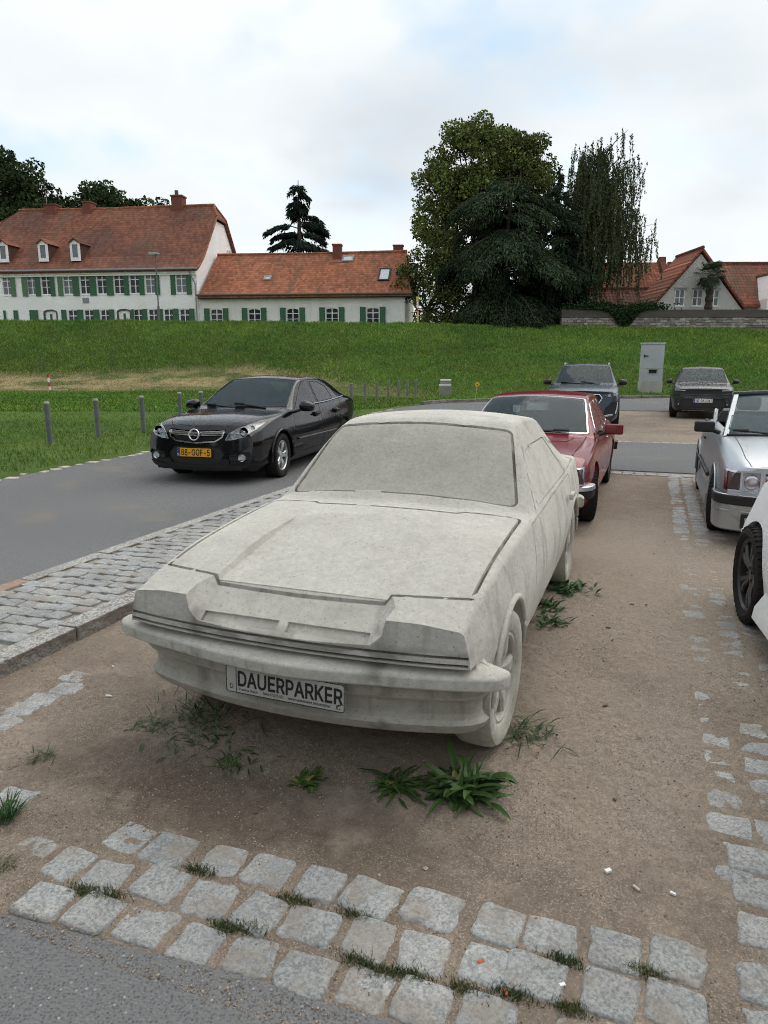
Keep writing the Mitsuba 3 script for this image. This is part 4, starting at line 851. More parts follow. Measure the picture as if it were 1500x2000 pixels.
# ---------------------------------------------------------------- the cast concrete car
CM = place(-0.1843, 3.1831, 20.409)
CMI = np.linalg.inv(CM)
def loc(p):
    q = [sum(float(CMI[i, j]) * (p.x, p.y, p.z)[j] for j in range(3)) + float(CMI[i, 3]) for i in range(3)]; return q
def plan(x, y, z, n):
    top = dr.abs(n.z) > 0.6; fr = dr.abs(n.x * float(CMI[0, 0]) + n.y * float(CMI[0, 1])) > 0.7
    return dr.select(top, x, dr.select(fr, y, x)), dr.select(top, y, z)
def concrete(base, dark, streak):
    def f(p, n, uv):
        x, y, z = loc(p)
        big = fbm(x * 2.1, y * 2.1, z * 2.1, 4); mid = fbm(x * 9, y * 9, z * 9, 4); fine = noise(x * 150, y * 150, z * 150)
        grain = fbm(x * 55, y * 55, z * 55, 3)
        c = mix(base, dark, smoothstep(0.38, 0.72, big) * 0.30)
        c = c * (0.90 + 0.20 * mid) * (0.85 + 0.30 * grain) * (0.93 + 0.14 * fine)
        # vertical runs of rain dirt
        run = fbm(x * 16 + y * 3, y * 26, z * 1.4, 3); up = dr.clip(1 - dr.abs(n.z) * 1.25, 0, 1)
        c = mix(c, mi.Color3f(0.17, 0.16, 0.135), smoothstep(0.50, 0.75, run) * up * streak * 0.75)
        low = smoothstep(0.62, 0.30, z) * up; c = mix(c, mi.Color3f(0.20, 0.185, 0.15), low * (0.25 + 0.5 * smoothstep(0.35, 0.65, mid)) * streak)
        # dirt held at the foot of the lamp covers and in the sunken panel's corners
        foot = smoothstep(0.055, 0.0, dr.abs(z - 0.612)) * smoothstep(0.3, 0.5, x) * smoothstep(0.35, 0.65, fbm(x * 6, y * 9, z * 20, 3))
        edge = smoothstep(0.07, 0.0, dr.abs(dr.abs(y) - 0.40)) * smoothstep(0.42, 0.5, x) * smoothstep(0.80, 0.70, z) * smoothstep(0.38, 0.62, fbm(x * 11, y * 11, z * 11, 3))
        c = mix(c, mi.Color3f(0.115, 0.105, 0.085), dr.maximum(foot, edge) * 0.6)
        # lichen blotches
        bl = fbm(x * 5.5 + 3, y * 5.5, z * 5.5, 4)
        c = mix(c, mi.Color3f(0.215, 0.205, 0.17), smoothstep(0.62, 0.76, bl) * 0.18)
        # pin holes
        qa, qb = plan(x, y, z, n); d1, d2, r = voronoi(qa * 34, qb * 34)
        pore = smoothstep(0.17, 0.07, d1) * smoothstep(0.78, 0.95, r) * 0.8
        d3, d4, r3 = voronoi(qa * 80, qb * 80)
        pore = dr.maximum(pore, smoothstep(0.22, 0.12, d3) * smoothstep(0.72, 0.9, r3) * 0.6)
        return mix(c, mi.Color3f(0.10, 0.092, 0.078), pore * 0.6)
    return f
def b_concrete(p, n, uv):
    x, y, z = loc(p)
    return fbm(x * 45, y * 45, z * 45, 4) * 0.004 + fbm(x * 7, y * 7, z * 7, 2) * 0.008
CONC = dict(base=(0.43, 0.425, 0.385), dark=(0.345, 0.338, 0.30))
scene['concrete'] = bs(concrete((0.468, 0.453, 0.408), (0.398, 0.383, 0.340), 0.6), 0.92, 0.2, (b_concrete, 1.5e-3))
scene['concrete_rough'] = bs(concrete((0.392, 0.379, 0.334), (0.318, 0.305, 0.264), 0.8), 0.95, 0.15, (b_concrete, 1.5e-3))
def m_groove(p, n, uv):
    x, y, z = loc(p); return mix((0.30, 0.28, 0.24), (0.12, 0.107, 0.088), smoothstep(0.3, 0.62, fbm(x * 7, y * 7, z * 7, 3)))
scene['concrete_grime'] = bs(m_groove, 0.95, 0.1)

def build_manta():
    pr = Prof(
        zb=[(.65, .30), (.3, .22), (-3.0, .22), (-3.42, .33)],
        yb=[(.65, .62), (.3, .66), (-.6, .70), (-3.0, .68), (-3.42, .62)],
        y1=[(.65, .70), (.2, .745), (-1, .765), (-2.9, .75), (-3.42, .70)], z1=[(.65, .34), (.3, .30), (-3.0, .30), (-3.42, .38)],
        y2=[(.65, .752), (.35, .785), (0, .806), (-1.2, .815), (-2.5, .81), (-3.42, .765)], z2=[(.65, .57), (-1, .60), (-3.42, .60)],
        y3=[(.65, .715), (.44, .722), (0, .745), (-.61, .755), (-.76, .757), (-1.5, .752), (-2.4, .750), (-2.95, .735), (-3.42, .69)],
        z3=[(.65, .715), (.44, .765), (0, .828), (-.61, .868), (-.76, .866), (-1.5, .858), (-2.4, .862), (-2.95, .90), (-3.42, .87)],
        y4=[(.65, .56), (.44, .60), (0, .625), (-.61, .655), (-.74, .672), (-.80, .680), (-1.24, .548), (-1.5, .535), (-2.1, .535), (-2.5, .56), (-2.95, .60), (-3.42, .58)],
        z4=[(.65, .738), (.44, .777), (0, .850), (-.61, .893), (-.74, .900), (-.80, .935), (-1.24, 1.275), (-1.36, 1.303), (-1.6, 1.312), (-2.05, 1.285), (-2.5, 1.13), (-2.93, .94), (-3.05, .915), (-3.42, .885)],
        zc=[(.65, .745), (.44, .79), (0, .866), (-.54, .912), (-.64, .922), (-.70, .955), (-1.14, 1.300), (-1.26, 1.338), (-1.6, 1.352), (-2.05, 1.325), (-2.5, 1.175), (-2.93, .965), (-3.05, .93), (-3.42, .90)],
        r3=[(.65, .02), (-.7, .025), (-3.42, .03)], r4=[(.65, .025), (-.7, .02), (-1.3, .05), (-3.4, .05)], r2=[(.65, .1), (-3.4, .12)])
    xs = np.unique(np.concatenate([np.linspace(.65, .40, 9), np.arange(.40, -.5, -.06), np.arange(-.50, -.86, -.02), np.arange(-.86, -1.42, -.035), np.arange(-1.42, -2.9, -.07), np.linspace(-2.9, -3.42, 9)]))
    def warp(v):
        x, y, z = v.T
        w = np.clip((x - .1) / .5, 0, 1) ** 1.5
        v[:, 0] = x - w * (0.118 * y ** 2 + 0.02 * np.clip(np.abs(y) - .6, 0, 1) ** 2 * 10) + w * 0.0
        w2 = np.clip((-2.9 - x) / .5, 0, 1)
        v[:, 0] += w2 * 0.12 * y ** 2
        # nose leans: brow edge slightly behind the sill of the face
        v[:, 0] -= w * np.clip((z - .60) / .15, 0, 1) * 0.012
        return v
    B = Body(pr, xs, warp)
    S = B.S
    # sunken centre of the nose between the lamp covers, fading back along the bonnet
    def wedge(yb, yt, pts):
        P = []
        for x, z in pts: P += [(x, yb, z), (x, -yb, z)]
        for x, z in [(pts[0][0], pts[0][1] + .12), (pts[-1][0] + .04, pts[-1][1] + .22)]: P += [(x, yt, z), (x, -yt, z)]
        return hull(P)
    nose = hull([(.455, y, .757) for y in (-.378, .378)] + [(.50, y, .742) for y in (-.378, .378)] + [(.70, y, .595) for y in (-.372, .372)] + [(.44, y, .83) for y in (-.452, .452)] + [(.72, y, .83) for y in (-.455, .455)] + [(.72, y, .60) for y in (-.40, .40)])
    dish = hull([(.75, y, .735) for y in (-.38, .38)] + [(-.45, y, .912) for y in (-.39, .39)] + [(.75, y, .85) for y in (-.455, .455)] + [(-.45, y, .96) for y in (-.41, .41)] + [(.44, y, .762) for y in (-.38, .38)])
    S = S - nose - dish
    # the face steps back behind the bumper and again behind the apron
    yy = np.linspace(-.80, .80, 41); fx = lambda d: [(.65 - .118 * y * y - .2 * max(0, abs(y) - .6) ** 2 - d, y) for y in yy]
    band = lambda d, z0, z1: prism(Polygon(fx(d) + [(1.3, .80), (1.3, -.80)]), 'z', z0, z1)
    S = S - band(.060, .10, .579) - band(.20, .05, .485) - mbox(.38, .70, .0, 1, 1, .485) - mbox(.38, -1, .0, 1, -.70, .485)
    # wheel arches
    for xw in (0, -2.518):
        S = S - cyl(xw, .305, .352, .42, 1.0) - cyl(xw, .305, .352, -1.0, -.42)
    core = B.inner(.013); core2 = B.inner(.007)
    grooves = []
    def ring(poly, g, axis, lo, hi):
        p = poly if isinstance(poly, Polygon) else Polygon(poly)
        return prism(p.buffer(g / 2, join_style=1), axis, lo, hi) - prism(p.buffer(-g / 2, join_style=1), axis, lo, hi)
    # from the front corner back along the wing, then across in front of the screen
    half = [(-.545, 0), (-.548, .385), (-.585, .43), (-.612, .705), (.372, .695), (.405, .60), (.438, .445), (.448, .40), (.468, .37), (.474, .2), (.478, 0)]
    hood = Polygon(half + [(x, -y) for x, y in half[::-1]]).buffer(0)
    hood = hood.buffer(-.012).buffer(.024).buffer(-.012)
    hp = prism(hood.buffer(-.007), 'z', .6, 1.1); ho = prism(hood.buffer(.007), 'z', .6, 1.1)
    # windscreen outline in plan
    wh = [(-.715, 0), (-.722, .3), (-.748, .55), (-.772, .655), (-1.215, .530), (-1.19, .40), (-1.165, .2), (-1.158, 0)]
    ws = Polygon(wh + [(x, -y) for x, y in wh[::-1]]).buffer(0); ws = ws.buffer(-.03).buffer(.05).buffer(-.02)
    # cowl recess with wiper well
    nw = np.array([.60, 0, .80]); sw = lambda d: S.translate((-d * nw).tolist())
    cut = (S - sw(.012)) ^ prism(ws.buffer(.012), 'z', .8, 1.5)
    glass = (sw(.006) - sw(.022)) ^ prism(ws.buffer(-.004), 'z', .8, 1.5) ^ S
    door = rnd([(-.62, .34), (-.60, .62), (-.66, .850), (-2.395, .862), (-2.30, .5), (-2.16, .34)], .012)
    w1 = rnd([(-.93, .884), (-1.27, 1.150), (-1.42, 1.168), (-2.03, 1.160), (-2.365, .884)], .02)
    w2 = rnd([(-2.125, 1.155), (-2.25, 1.125), (-2.55, 1.06), (-2.93, .905), (-2.43, .888)], .012)
    K = 'concrete_car'
    tag(thing(K, 'a', 'a'), 'life size pale concrete cast of an old two door coupe standing on bare earth', 'car sculpture')
    body = S - cut
    
    doors, panes = [], []
    for s in (1, -1):
        lo, hi = (.3, 1.2) if s > 0 else (-1.2, -.3); ty = lambda d: S.translate([0, -s * d, 0]); shell9 = (S - ty(.016)) ^ mbox(-4, min(lo, hi), 0, 1, max(lo, hi), 2)
        body = body - ((S - ty(.02)) ^ prism(door.buffer(.0055), 'y', lo, hi))
        d = (S - ty(.02)) ^ prism(door.buffer(-.0055), 'y', lo, hi)
        for w in (w1, w2):
            c = shell9 ^ prism(w.buffer(.005), 'y', lo, hi); body = body - c; d = d - c
            panes.append((ty(.004) - ty(.0155)) ^ S ^ prism(w.buffer(-.005), 'y', lo, hi))
        doors.append(max(d.decompose(), key=lambda q: q.volume()))
        ln = prism(Polygon([(-2.085, 1.19), (-2.10, 1.19), (-2.412, .872), (-2.398, .872)]), 'y', lo, hi); body = body - ((S - ty(.014)) ^ ln)
        fr_ = prism(Polygon([(-.845, .872), (-1.222, 1.175), (-1.236, 1.171), (-.868, .872)]), 'y', lo, hi); body = body - ((S - ty(.009)) ^ fr_)
    rear = Polygon([(-2.2, .45), (-2.2, -.45), (-2.85, -.5), (-2.85, .5)]).buffer(.05)
    body = body - ((S - S.translate([.006, 0, -.009])) ^ (prism(rear.buffer(.008), 'z', .8, 1.5) - prism(rear.buffer(-.008), 'z', .8, 1.5)))
    body = body - ((S - S.translate([0, 0, -.022])) ^ prism(hood.buffer(.0085), 'z', .6, 1.1))
    hoodp = (S - S.translate([0, 0, -.021])) ^ prism(hood.buffer(-.0085), 'z', .6, 1.1)
    face = mbox(.2, -.80, 0, 1.2, .80, 1)
    for z0, z1, d in ((.613, .626, .014), (.584, .597, .020)):
        part(K + '__joint_dirt', (band(d + .002, z0 - .001, z1 + .001) ^ (mbox(.3, -.733, 0, 2, .733, 1) - band(d - .001, 0, 1))), 'concrete_grime', CM, False)
        body = body - (band(d, z0, z1) ^ mbox(.3, -.735, 0, 2, .735, 1))
    # two long slots in the sunken centre panel
    ang = math.degrees(math.atan2(.742 - .595, .20))
    for y0, y1 in ((-.362, -.022), (.018, .362)):
        sl = mbox(-.026, y0, -.022, .024, y1, .05).rotate([0, 36.5, 0]).translate([.612, 0, .662]); body = body - sl
    big = lambda q: max(q.decompose(), key=lambda a: a.volume())
    body, hoodp, glass = big(body), big(hoodp), big(glass)
    part(K + '__body', body, 'concrete', CM, 38)
    part(K + '__joint_dirt', (sw(.0100) - sw(.0118)) ^ (prism(ws.buffer(.011), 'z', .8, 1.5) - prism(ws.buffer(-.004), 'z', .8, 1.5)), 'concrete_grime', CM, False)
    part(K + '__bonnet', hoodp, 'concrete', CM, 38)
    part(K + '__windscreen', glass, 'concrete_rough', CM, 38, label='rougher darker windscreen cast in concrete')
    for d in doors: part(K + '__door', d, 'concrete', CM, 38)
    for q in panes: part(K + '__side_window', q, 'concrete', CM, 38)
    part(K + '__joint_dirt', (S.translate([0, 0, -.019]) - S.translate([0, 0, -.0215])) ^ (prism(hood.buffer(.008), 'z', .6, 1.1) - prism(hood.buffer(-.008), 'z', .6, 1.1)), 'concrete_grime', CM, False)
    def sweep(path, prof, closed_ends=True):
        p = np.array(path, float); t = np.gradient(p, axis=0); t /= np.linalg.norm(t, axis=1, keepdims=True); nn = np.stack([-t[:, 1], t[:, 0]], 1)
        pf_ = np.array(prof, float); k = len(pf_); n = len(p)
        V = np.zeros((n, k, 3)); V[:, :, :2] = p[:, None] + nn[:, None] * pf_[None, :, :1]; V[:, :, 2] = pf_[None, :, 1]
        i, j = np.meshgrid(np.arange(n - 1), np.arange(k), indexing='ij'); a, b = (i * k + j).ravel(), (i * k + (j + 1) % k).ravel()
        f = np.vstack([np.stack([a, a + k, b], 1), np.stack([b, a + k, b + k], 1)])
        v = V.reshape(-1, 3); c = len(v); v = np.vstack([v, V[0].mean(0), V[-1].mean(0)]); J = np.arange(k)
        f = np.vstack([f, np.stack([J * 0 + c, J, (J + 1) % k], 1), np.stack([J * 0 + c + 1, (n - 1) * k + (J + 1) % k, (n - 1) * k + J], 1)])
        m = trimesh.Trimesh(v, f, process=False)
        if m.volume < 0: m.invert()
        return m
    def dense(pts, n=90):
        p = np.array(pts, float); q = np.concatenate([[0], np.cumsum(np.linalg.norm(np.diff(p, axis=0), axis=1))]); t = np.linspace(0, q[-1], n)
        return np.stack([PchipInterpolator(q, p[:, 0])(t), PchipInterpolator(q, p[:, 1])(t)], 1)
    halfp = [(.465, .868), (.495, .866), (.528, .850), (.556, .81), (.58, .74), (.61, .62), (.652, .40), (.685, .2), (.70, 0)]
    bpath = dense(halfp + [(x, -y) for x, y in halfp[:-1][::-1]])
    # outline of the bumper bar: (outwards, z), its top slopes back up to the body
    bprof = [(-.17, .505), (-.03, .490), (-.008, .490), (0, .498), (.002, .533), (-.004, .543), (-.018, .549), (-.115, .573), (-.17, .573)]
    part(K + '__bumper', sweep(bpath, bprof), 'concrete', CM, 38)
    halfv = [(.40, .795), (.44, .786), (.485, .752), (.52, .695), (.552, .60), (.60, .38), (.622, .2), (.63, 0)]
    vpath = dense(halfv + [(x, -y) for x, y in halfv[:-1][::-1]])
    vprof = [(-.15, .50), (0, .50), (-.004, .432), (-.016, .415), (-.040, .402), (-.044, .345), (-.034, .325), (-.014, .312), (-.026, .285), (-.048, .264), (-.085, .252), (-.15, .252)]
    part(K + '__apron', sweep(vpath, vprof), 'concrete_rough', CM, 38)
    rb = [(-3.30, .80), (-3.42, .79), (-3.50, .70), (-3.545, .5), (-3.565, 0)]
    rp = dense(rb + [(x, -y) for x, y in rb[:-1][::-1]], 60)[::-1]
    part(K + '__rear_bumper', sweep(rp, [(-.1, .44), (-.01, .44), (0, .45), (0, .51), (-.02, .525), (-.1, .53)]), 'concrete', CM, 38)
    # flared lips of the wheel arches
    for xw in (0, -2.518):
        for s in (1, -1):
            th = np.radians(np.linspace(4, 176, 40)); e = np.sin(np.linspace(0, np.pi, 40)) ** .35
            p = np.stack([xw + .358 * np.cos(th), s * (.784 + .007 * e), .305 + .358 * np.sin(th)], 1)
            part(K + '__wheel_arch', tube(p, .006 + .008 * e, 10), 'concrete', CM, 60)
            if xw == 0: wheel(K, CM, xw, s * .69, .305, .185, .20, ('spoke', 5, 0.0, .07), ('concrete', 'concrete', 'concrete_grime'), steer=-3, tread=False)
            else: wheel(K, CM, xw, s * .69, .305, .185, .20, ('spoke', 5, 0.0, .07), ('concrete', 'concrete', 'concrete_grime'), tread=False)
    for s in (1, -1):
        h = rbox(-2.17, -.016, .735, -2.02, .012, .775, .008).translate([0, s * .817, 0]) - rbox(-2.155, -.04, .742, -2.08, .04, .768, .004).translate([0, s * .835, 0])
        part(K + '__door_handle', h, 'concrete', CM, 38)
    # number plate with raised black lettering
    PM = plate_frame(CM, [.667, .03, .430], [.02, 1, 0], [-.04, 0, 1])
    tag(K + '__number_plate', 'grey number plate lettered DAUERPARKER')
    pl = extr(Polygon(sbox(-.26, -.056, .26, .056)).buffer(-.015).buffer(.015), .004, -.004)
    part(K + '__number_plate__plate', pl, 'plate_grey', PM, False)
    rim = extr(sbox(-.26, -.056, .26, .056).buffer(-.012).buffer(.012) - sbox(-.2572, -.0532, .2572, .0532).buffer(-.01).buffer(.01), .0012, 0)
    part(K + '__number_plate__border', cat(rim, bx(-.214, -.054, 0, -.2115, .054, .0012)), 'ink', PM, False)
    def put(t, x0, x1, y, h):
        t = t.copy(); b = t.bounds; t.apply_translation([-b[0, 0], 0, 0]); t.apply_scale([(x1 - x0) / (b[1, 0] - b[0, 0]), 1, 1]); t.apply_translation([x0, y, 0]); return t
    part(K + '__number_plate__letters', put(meshkit.text_mesh('DAUERPARKER', .060, .0015, True), -.205, .252, -.024, 0), 'ink', PM, False)
    part(K + '__number_plate__small_print', cat(put(meshkit.text_mesh('Thomas Braun', .010, .001), -.203, -.115, -.0435, 0), put(meshkit.text_mesh('Beton C20/25 XF1', .011, .001), -.09, .0, -.0435, 0), put(meshkit.text_mesh('www.ruesselsheim.de/kunstpfad', .011, .001), .02, .2, -.0435, 0), put(meshkit.text_mesh('D', .02, .001), -.241, -.227, -.040, 0)), 'ink', PM, False)
    part(K + '__number_plate__emblem', cat(put(meshkit.text_mesh('r', .02, .001, True), .226, .238, -.045, 0), bx(.238, -.045, 0, .243, -.040, .001), bx(.232, -.030, 0, .243, -.026, .001)), 'ink', PM, False)
scene['plate_grey'] = bs((.36, .355, .32), .6, .3)
scene['ink'] = bs((.018, .018, .02), .6, .3)
build_manta()
# ---------------------------------------------------------------- the other cars
def paint(col, metal=0.0, rough=.12, cc=1.0): return {'type': 'twosided', 'bsdf': {'type': 'principled', 'base_color': {'type': 'rgb', 'value': list(col)}, 'metallic': metal, 'roughness': rough, 'specular': .36, 'clearcoat': cc, 'clearcoat_gloss': .97}}
scene['paint_black'] = paint((.004, .0045, .0055), 0, .08, .5); scene['paint_red'] = paint((.150, .008, .014), .15, .16); scene['paint_blue'] = paint((.022, .038, .060), .5, .28)
scene['paint_anthracite'] = paint((.014, .016, .019), .2, .25); scene['paint_silver'] = paint((.40, .43, .46), .75, .32); scene['paint_white'] = paint((.72, .73, .73), 0, .3)
scene['rubber'] = bs(lambda p, n, uv: mix((.012, .012, .012), (.030, .028, .026), fbm(p.x * 9, p.y * 9, p.z * 9, 2)), .85, .2)
scene['black_plastic'] = bs((.018, .018, .019), .5, .35); scene['dark_cloth'] = bs((.030, .031, .034), .9, .1); scene['blue_cloth'] = bs((.085, .115, .135), .9, .1); scene['grey_cloth'] = bs((.12, .13, .14), .9, .1)
scene['chrome'] = {'type': 'roughconductor', 'material': 'Cr', 'alpha': .08}
scene['alloy'] = {'type': 'twosided', 'bsdf': {'type': 'principled', 'base_color': {'type': 'rgb', 'value': [.55, .56, .57]}, 'metallic': .7, 'roughness': .3}}
scene['dark_alloy'] = {'type': 'twosided', 'bsdf': {'type': 'principled', 'base_color': {'type': 'rgb', 'value': [.05, .05, .052]}, 'metallic': .4, 'roughness': .35}}
scene['steel_rim'] = {'type': 'twosided', 'bsdf': {'type': 'principled', 'base_color': {'type': 'rgb', 'value': [.10, .10, .105]}, 'metallic': .5, 'roughness': .4}}
def glazing(t, dust_sheen, weight): return {'type': 'blendbsdf', 'weight': weight, 'a': {'type': 'thindielectric', 'int_ior': 1.02, 'specular_transmittance': {'type': 'rgb', 'value': t}}, 'b': {'type': 'twosided', 'bsdf': {'type': 'principled', 'base_color': {'type': 'rgb', 'value': dust_sheen}, 'specular': 1.0, 'roughness': .07}}}  # second layer's base colour paints a bluish sky reflection on panes, besides dust haze
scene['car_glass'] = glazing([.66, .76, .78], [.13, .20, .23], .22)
scene['dark_glass'] = glazing([.26, .30, .31], [.03, .035, .04], .35)
scene['lens_glass'] = {'type': 'thindielectric', 'int_ior': 1.45, 'specular_transmittance': {'type': 'rgb', 'value': [.93, .94, .95]}}
scene['lamp_grey'] = bs((.42, .44, .45), .35, .5)
scene['reflector'] = {'type': 'twosided', 'bsdf': {'type': 'principled', 'base_color': {'type': 'rgb', 'value': [.70, .72, .74]}, 'metallic': .6, 'roughness': .25}}
scene['amber_lens'] = bs((.060, .042, .040), .2, .5); scene['plate_yellow'] = bs((.75, .36, .015), .5, .4); scene['plate_white'] = bs((.78, .78, .76), .5, .4); scene['plate_blue'] = bs((.02, .05, .30), .5, .4); scene['skin'] = bs((.42, .25, .18), .6, .3); scene['paper'] = bs((.6, .6, .56), .8, .2)

def std(N, TL, hw, zg, zn, xh, zh, xt, zr, xr, xd, zd, yb, yr, zs, **over):
    c = dict(
        zb=[(N, zg + .08), (N - .35, zg), (TL + .4, zg + .02), (TL, zg + .14)], yb=[(N, .76 * hw), (0, .84 * hw), (TL, .76 * hw)],
        y1=[(N, .86 * hw), (N - .4, .93 * hw), (-.8, .965 * hw), (TL + .6, .95 * hw), (TL, .85 * hw)], z1=[(N, zg + .16), (N - .4, zg + .09), (TL + .5, zg + .1), (TL, zg + .2)],
        y2=[(N, .90 * hw), (N - .3, .965 * hw), (0, .993 * hw), (-1.3, hw), (TL + .6, .985 * hw), (TL, .88 * hw)], z2=[(N, zs - .03), (-1, zs), (TL, zs + .06)],
        y3=[(N, .84 * hw), (N - .3, .91 * hw), (0, yb + .02), (xh, yb + .01), (-1.8, yb), (xd, yb - .03), (TL, .84 * hw)], z3=[(N, zn - .05), (N - .3, zn + .01), (xh, zh - .035), (-1.8, zh - .02), (xd, zd - .05), (TL, zd - .10)],
        y4=[(N, .68 * hw), (N - .25, .76 * hw), (xh + .02, yb - .055), (xh - .05, yb - .06), (xt, yr), (xr, yr - .01), (xd, yb - .14), (TL, .70 * hw)],
        z4=[(N, zn - .02), (N - .2, zn + .035), (xh + .02, zh - .005), (xh - .05, zh + .035), (xt, zr - .075), (xt - .15, zr - .05), (.5 * (xt + xr), zr - .035), (xr, zr - .075), (xd, zd), (TL, zd - .03)],
        zc=[(N, zn), (N - .2, zn + .055), (xh + .13, zh + .01), (xh + .05, zh + .045), (xt + .10, zr - .055), (xt - .06, zr - .018), (.5 * (xt + xr), zr), (xr, zr - .03), (xd, zd + .03), (TL, zd)],
        r2=[(N, .12), (TL, .12)], r3=[(N, .05), (xh, .04), (TL, .06)], r4=[(N, .05), (xh, .03), (xt, .07), (xr, .08), (TL, .05)])
    c.update(over); p = Prof(**c); p.k = (N, TL, xh, xt, xr, xd); return p
def miry(pts): return [(-a, b) for a, b in pts][::-1]
class Car:
    def __init__(s, K, M, pr, paint, bow=.10, lean=.05, arch=.36, R=.32, wb=2.7, xs=None):
        N, TL, xh, xt, xr, xd = pr.k; s.K, s.M, s.paint, s.wb, s.R = K, M, paint, wb, R
        xs = np.unique(np.round(np.concatenate([np.linspace(N, N - .3, 10), np.arange(N - .3, xh + .15, -.06), np.arange(xh + .15, xt - .2, -.03), np.arange(xt - .2, TL + .2, -.08), np.linspace(TL + .2, TL, 7)]), 4))
        def warp(v):
            x, y, z = v.T; w = np.clip((x - (N - .75)) / .75, 0, 1) ** 1.4; w2 = np.clip((TL + .5 - x) / .5, 0, 1)
            v[:, 0] = x - w * (bow * y ** 2 + bow * .9 * np.clip(np.abs(y) - .5, 0, 1) ** 2) - w * lean * np.clip((z - .55) / .3, -.6, 1.2) ** 1 + w2 * .12 * y ** 2
            return v
        s.B = Body(pr, xs, warp); s.S = s.B.S; s.body = s.S
        for xw in (0, -wb): s.body = s.body - cyl(xw, R, arch, .45, 1.1) - cyl(xw, R, arch, -1.1, -.45)
        from scipy.interpolate import LinearNDInterpolator
        v, nn = s.B.mesh.vertices, s.B.mesh.vertex_normals; k = (nn[:, 0] > .05) & (v[:, 0] > N - .9)
        s._f = LinearNDInterpolator(v[k][:, 1:], v[k][:, 0]); s._fb = float(v[:, 0].max())
    def nose(s, y, z):
        r = s._f(np.asarray(y, float), np.asarray(z, float)); return np.where(np.isnan(r), s._fb - .1 * np.asarray(y) ** 2, r)
    def p(s, key, m, mat, smooth=35, **kw):
        n = key; 
        return part(f'{s.K}__{key}', m, mat, s.M, smooth, **kw)
    def sub(s, name):
        n = 0; k = name
        while any(q.startswith(f'{s.K}__{k}__') for q in scene): n += 1; k = f'{name}_{n:03d}'
        return k
    def cabin(s, outline, floor=.30):
        x0, x1 = outline[0][0], outline[-1][0]; outline = [(x0, .2), (x0, 2.2), (x1, 2.2), (x1, .2)]
        s.cav = s.B.inner(.035) ^ prism(outline, 'y', -1, 1) ^ mbox(-9, -1, floor, 9, 1, 3); s.body = s.body - s.cav
        liner = (s.cav - (s.B.inner(.043) ^ prism(Polygon(outline).buffer(-.01), 'y', -1, 1) ^ mbox(-9, -1, floor + .01, 9, 1, 3))); s.liner = liner
    def pane(s, name, poly, axis, side, glass='car_glass', trim=None, tw=.014, d=(1, 0, .6)):
        """cut a window; side picks the half ('y' axis) or the x range ('z' axis)"""
        lo, hi = side; g = poly if isinstance(poly, Polygon) else rnd(poly, .03)
        s.body = s.body - ((s.B.outer(.01) - s.B.inner(.10)) ^ prism(g, axis, lo, hi)); s.liner = s.liner - ((s.B.outer(.01) - s.B.inner(.10)) ^ prism(g.buffer(.01), axis, lo, hi))
        sh = (s.B.inner(.004) - s.B.inner(.016)) ^ prism(g.buffer(.004), axis, lo, hi); s.p(name, s.fair(facing(sh, d, .15), axis), glass, True)
        if trim: s.p(name + '_trim', (s.B.outer(.005) - s.B.inner(.012)) ^ (prism(g.buffer(tw), axis, lo, hi) - prism(g.buffer(-.003), axis, lo, hi)), trim)
    def fair(s, t, axis):
        """replaces the sheet by a smooth low order surface, for clean reflections"""
        v = np.array(t.vertices); k = 2 if axis == 'z' else 1; a, b = (v[:, 0], np.abs(v[:, 1])) if axis == 'z' else (v[:, 0], v[:, 2]); a = a - a.mean()
        A = np.stack([a ** i * b ** j for i in range(3) for j in ((0, 2) if axis == 'z' else (0, 1, 2))], 1); w = np.linalg.lstsq(A, v[:, k], rcond=None)[0]; v[:, k] = A @ w
        return trimesh.Trimesh(v, t.faces, process=False)
    def panel(s, name, poly, axis, lo, hi, g=.004, t=.02, mat=None, minus=None):
        q = poly if isinstance(poly, Polygon) else rnd(poly, .02)
        sh = (s.S - s.B.inner(t)); m = s.body ^ sh ^ prism(q.buffer(-g), axis, lo, hi)
        s.body = s.body - (sh ^ prism(q.buffer(g), axis, lo, hi))
        d = m.decompose(); m = max(d, key=lambda a: a.volume()); s.p(name, m, mat or s.paint)
    def finish(s):
        s.p('body', s.body, s.paint); s.p('interior_lining', s.liner, 'dark_cloth', 30)
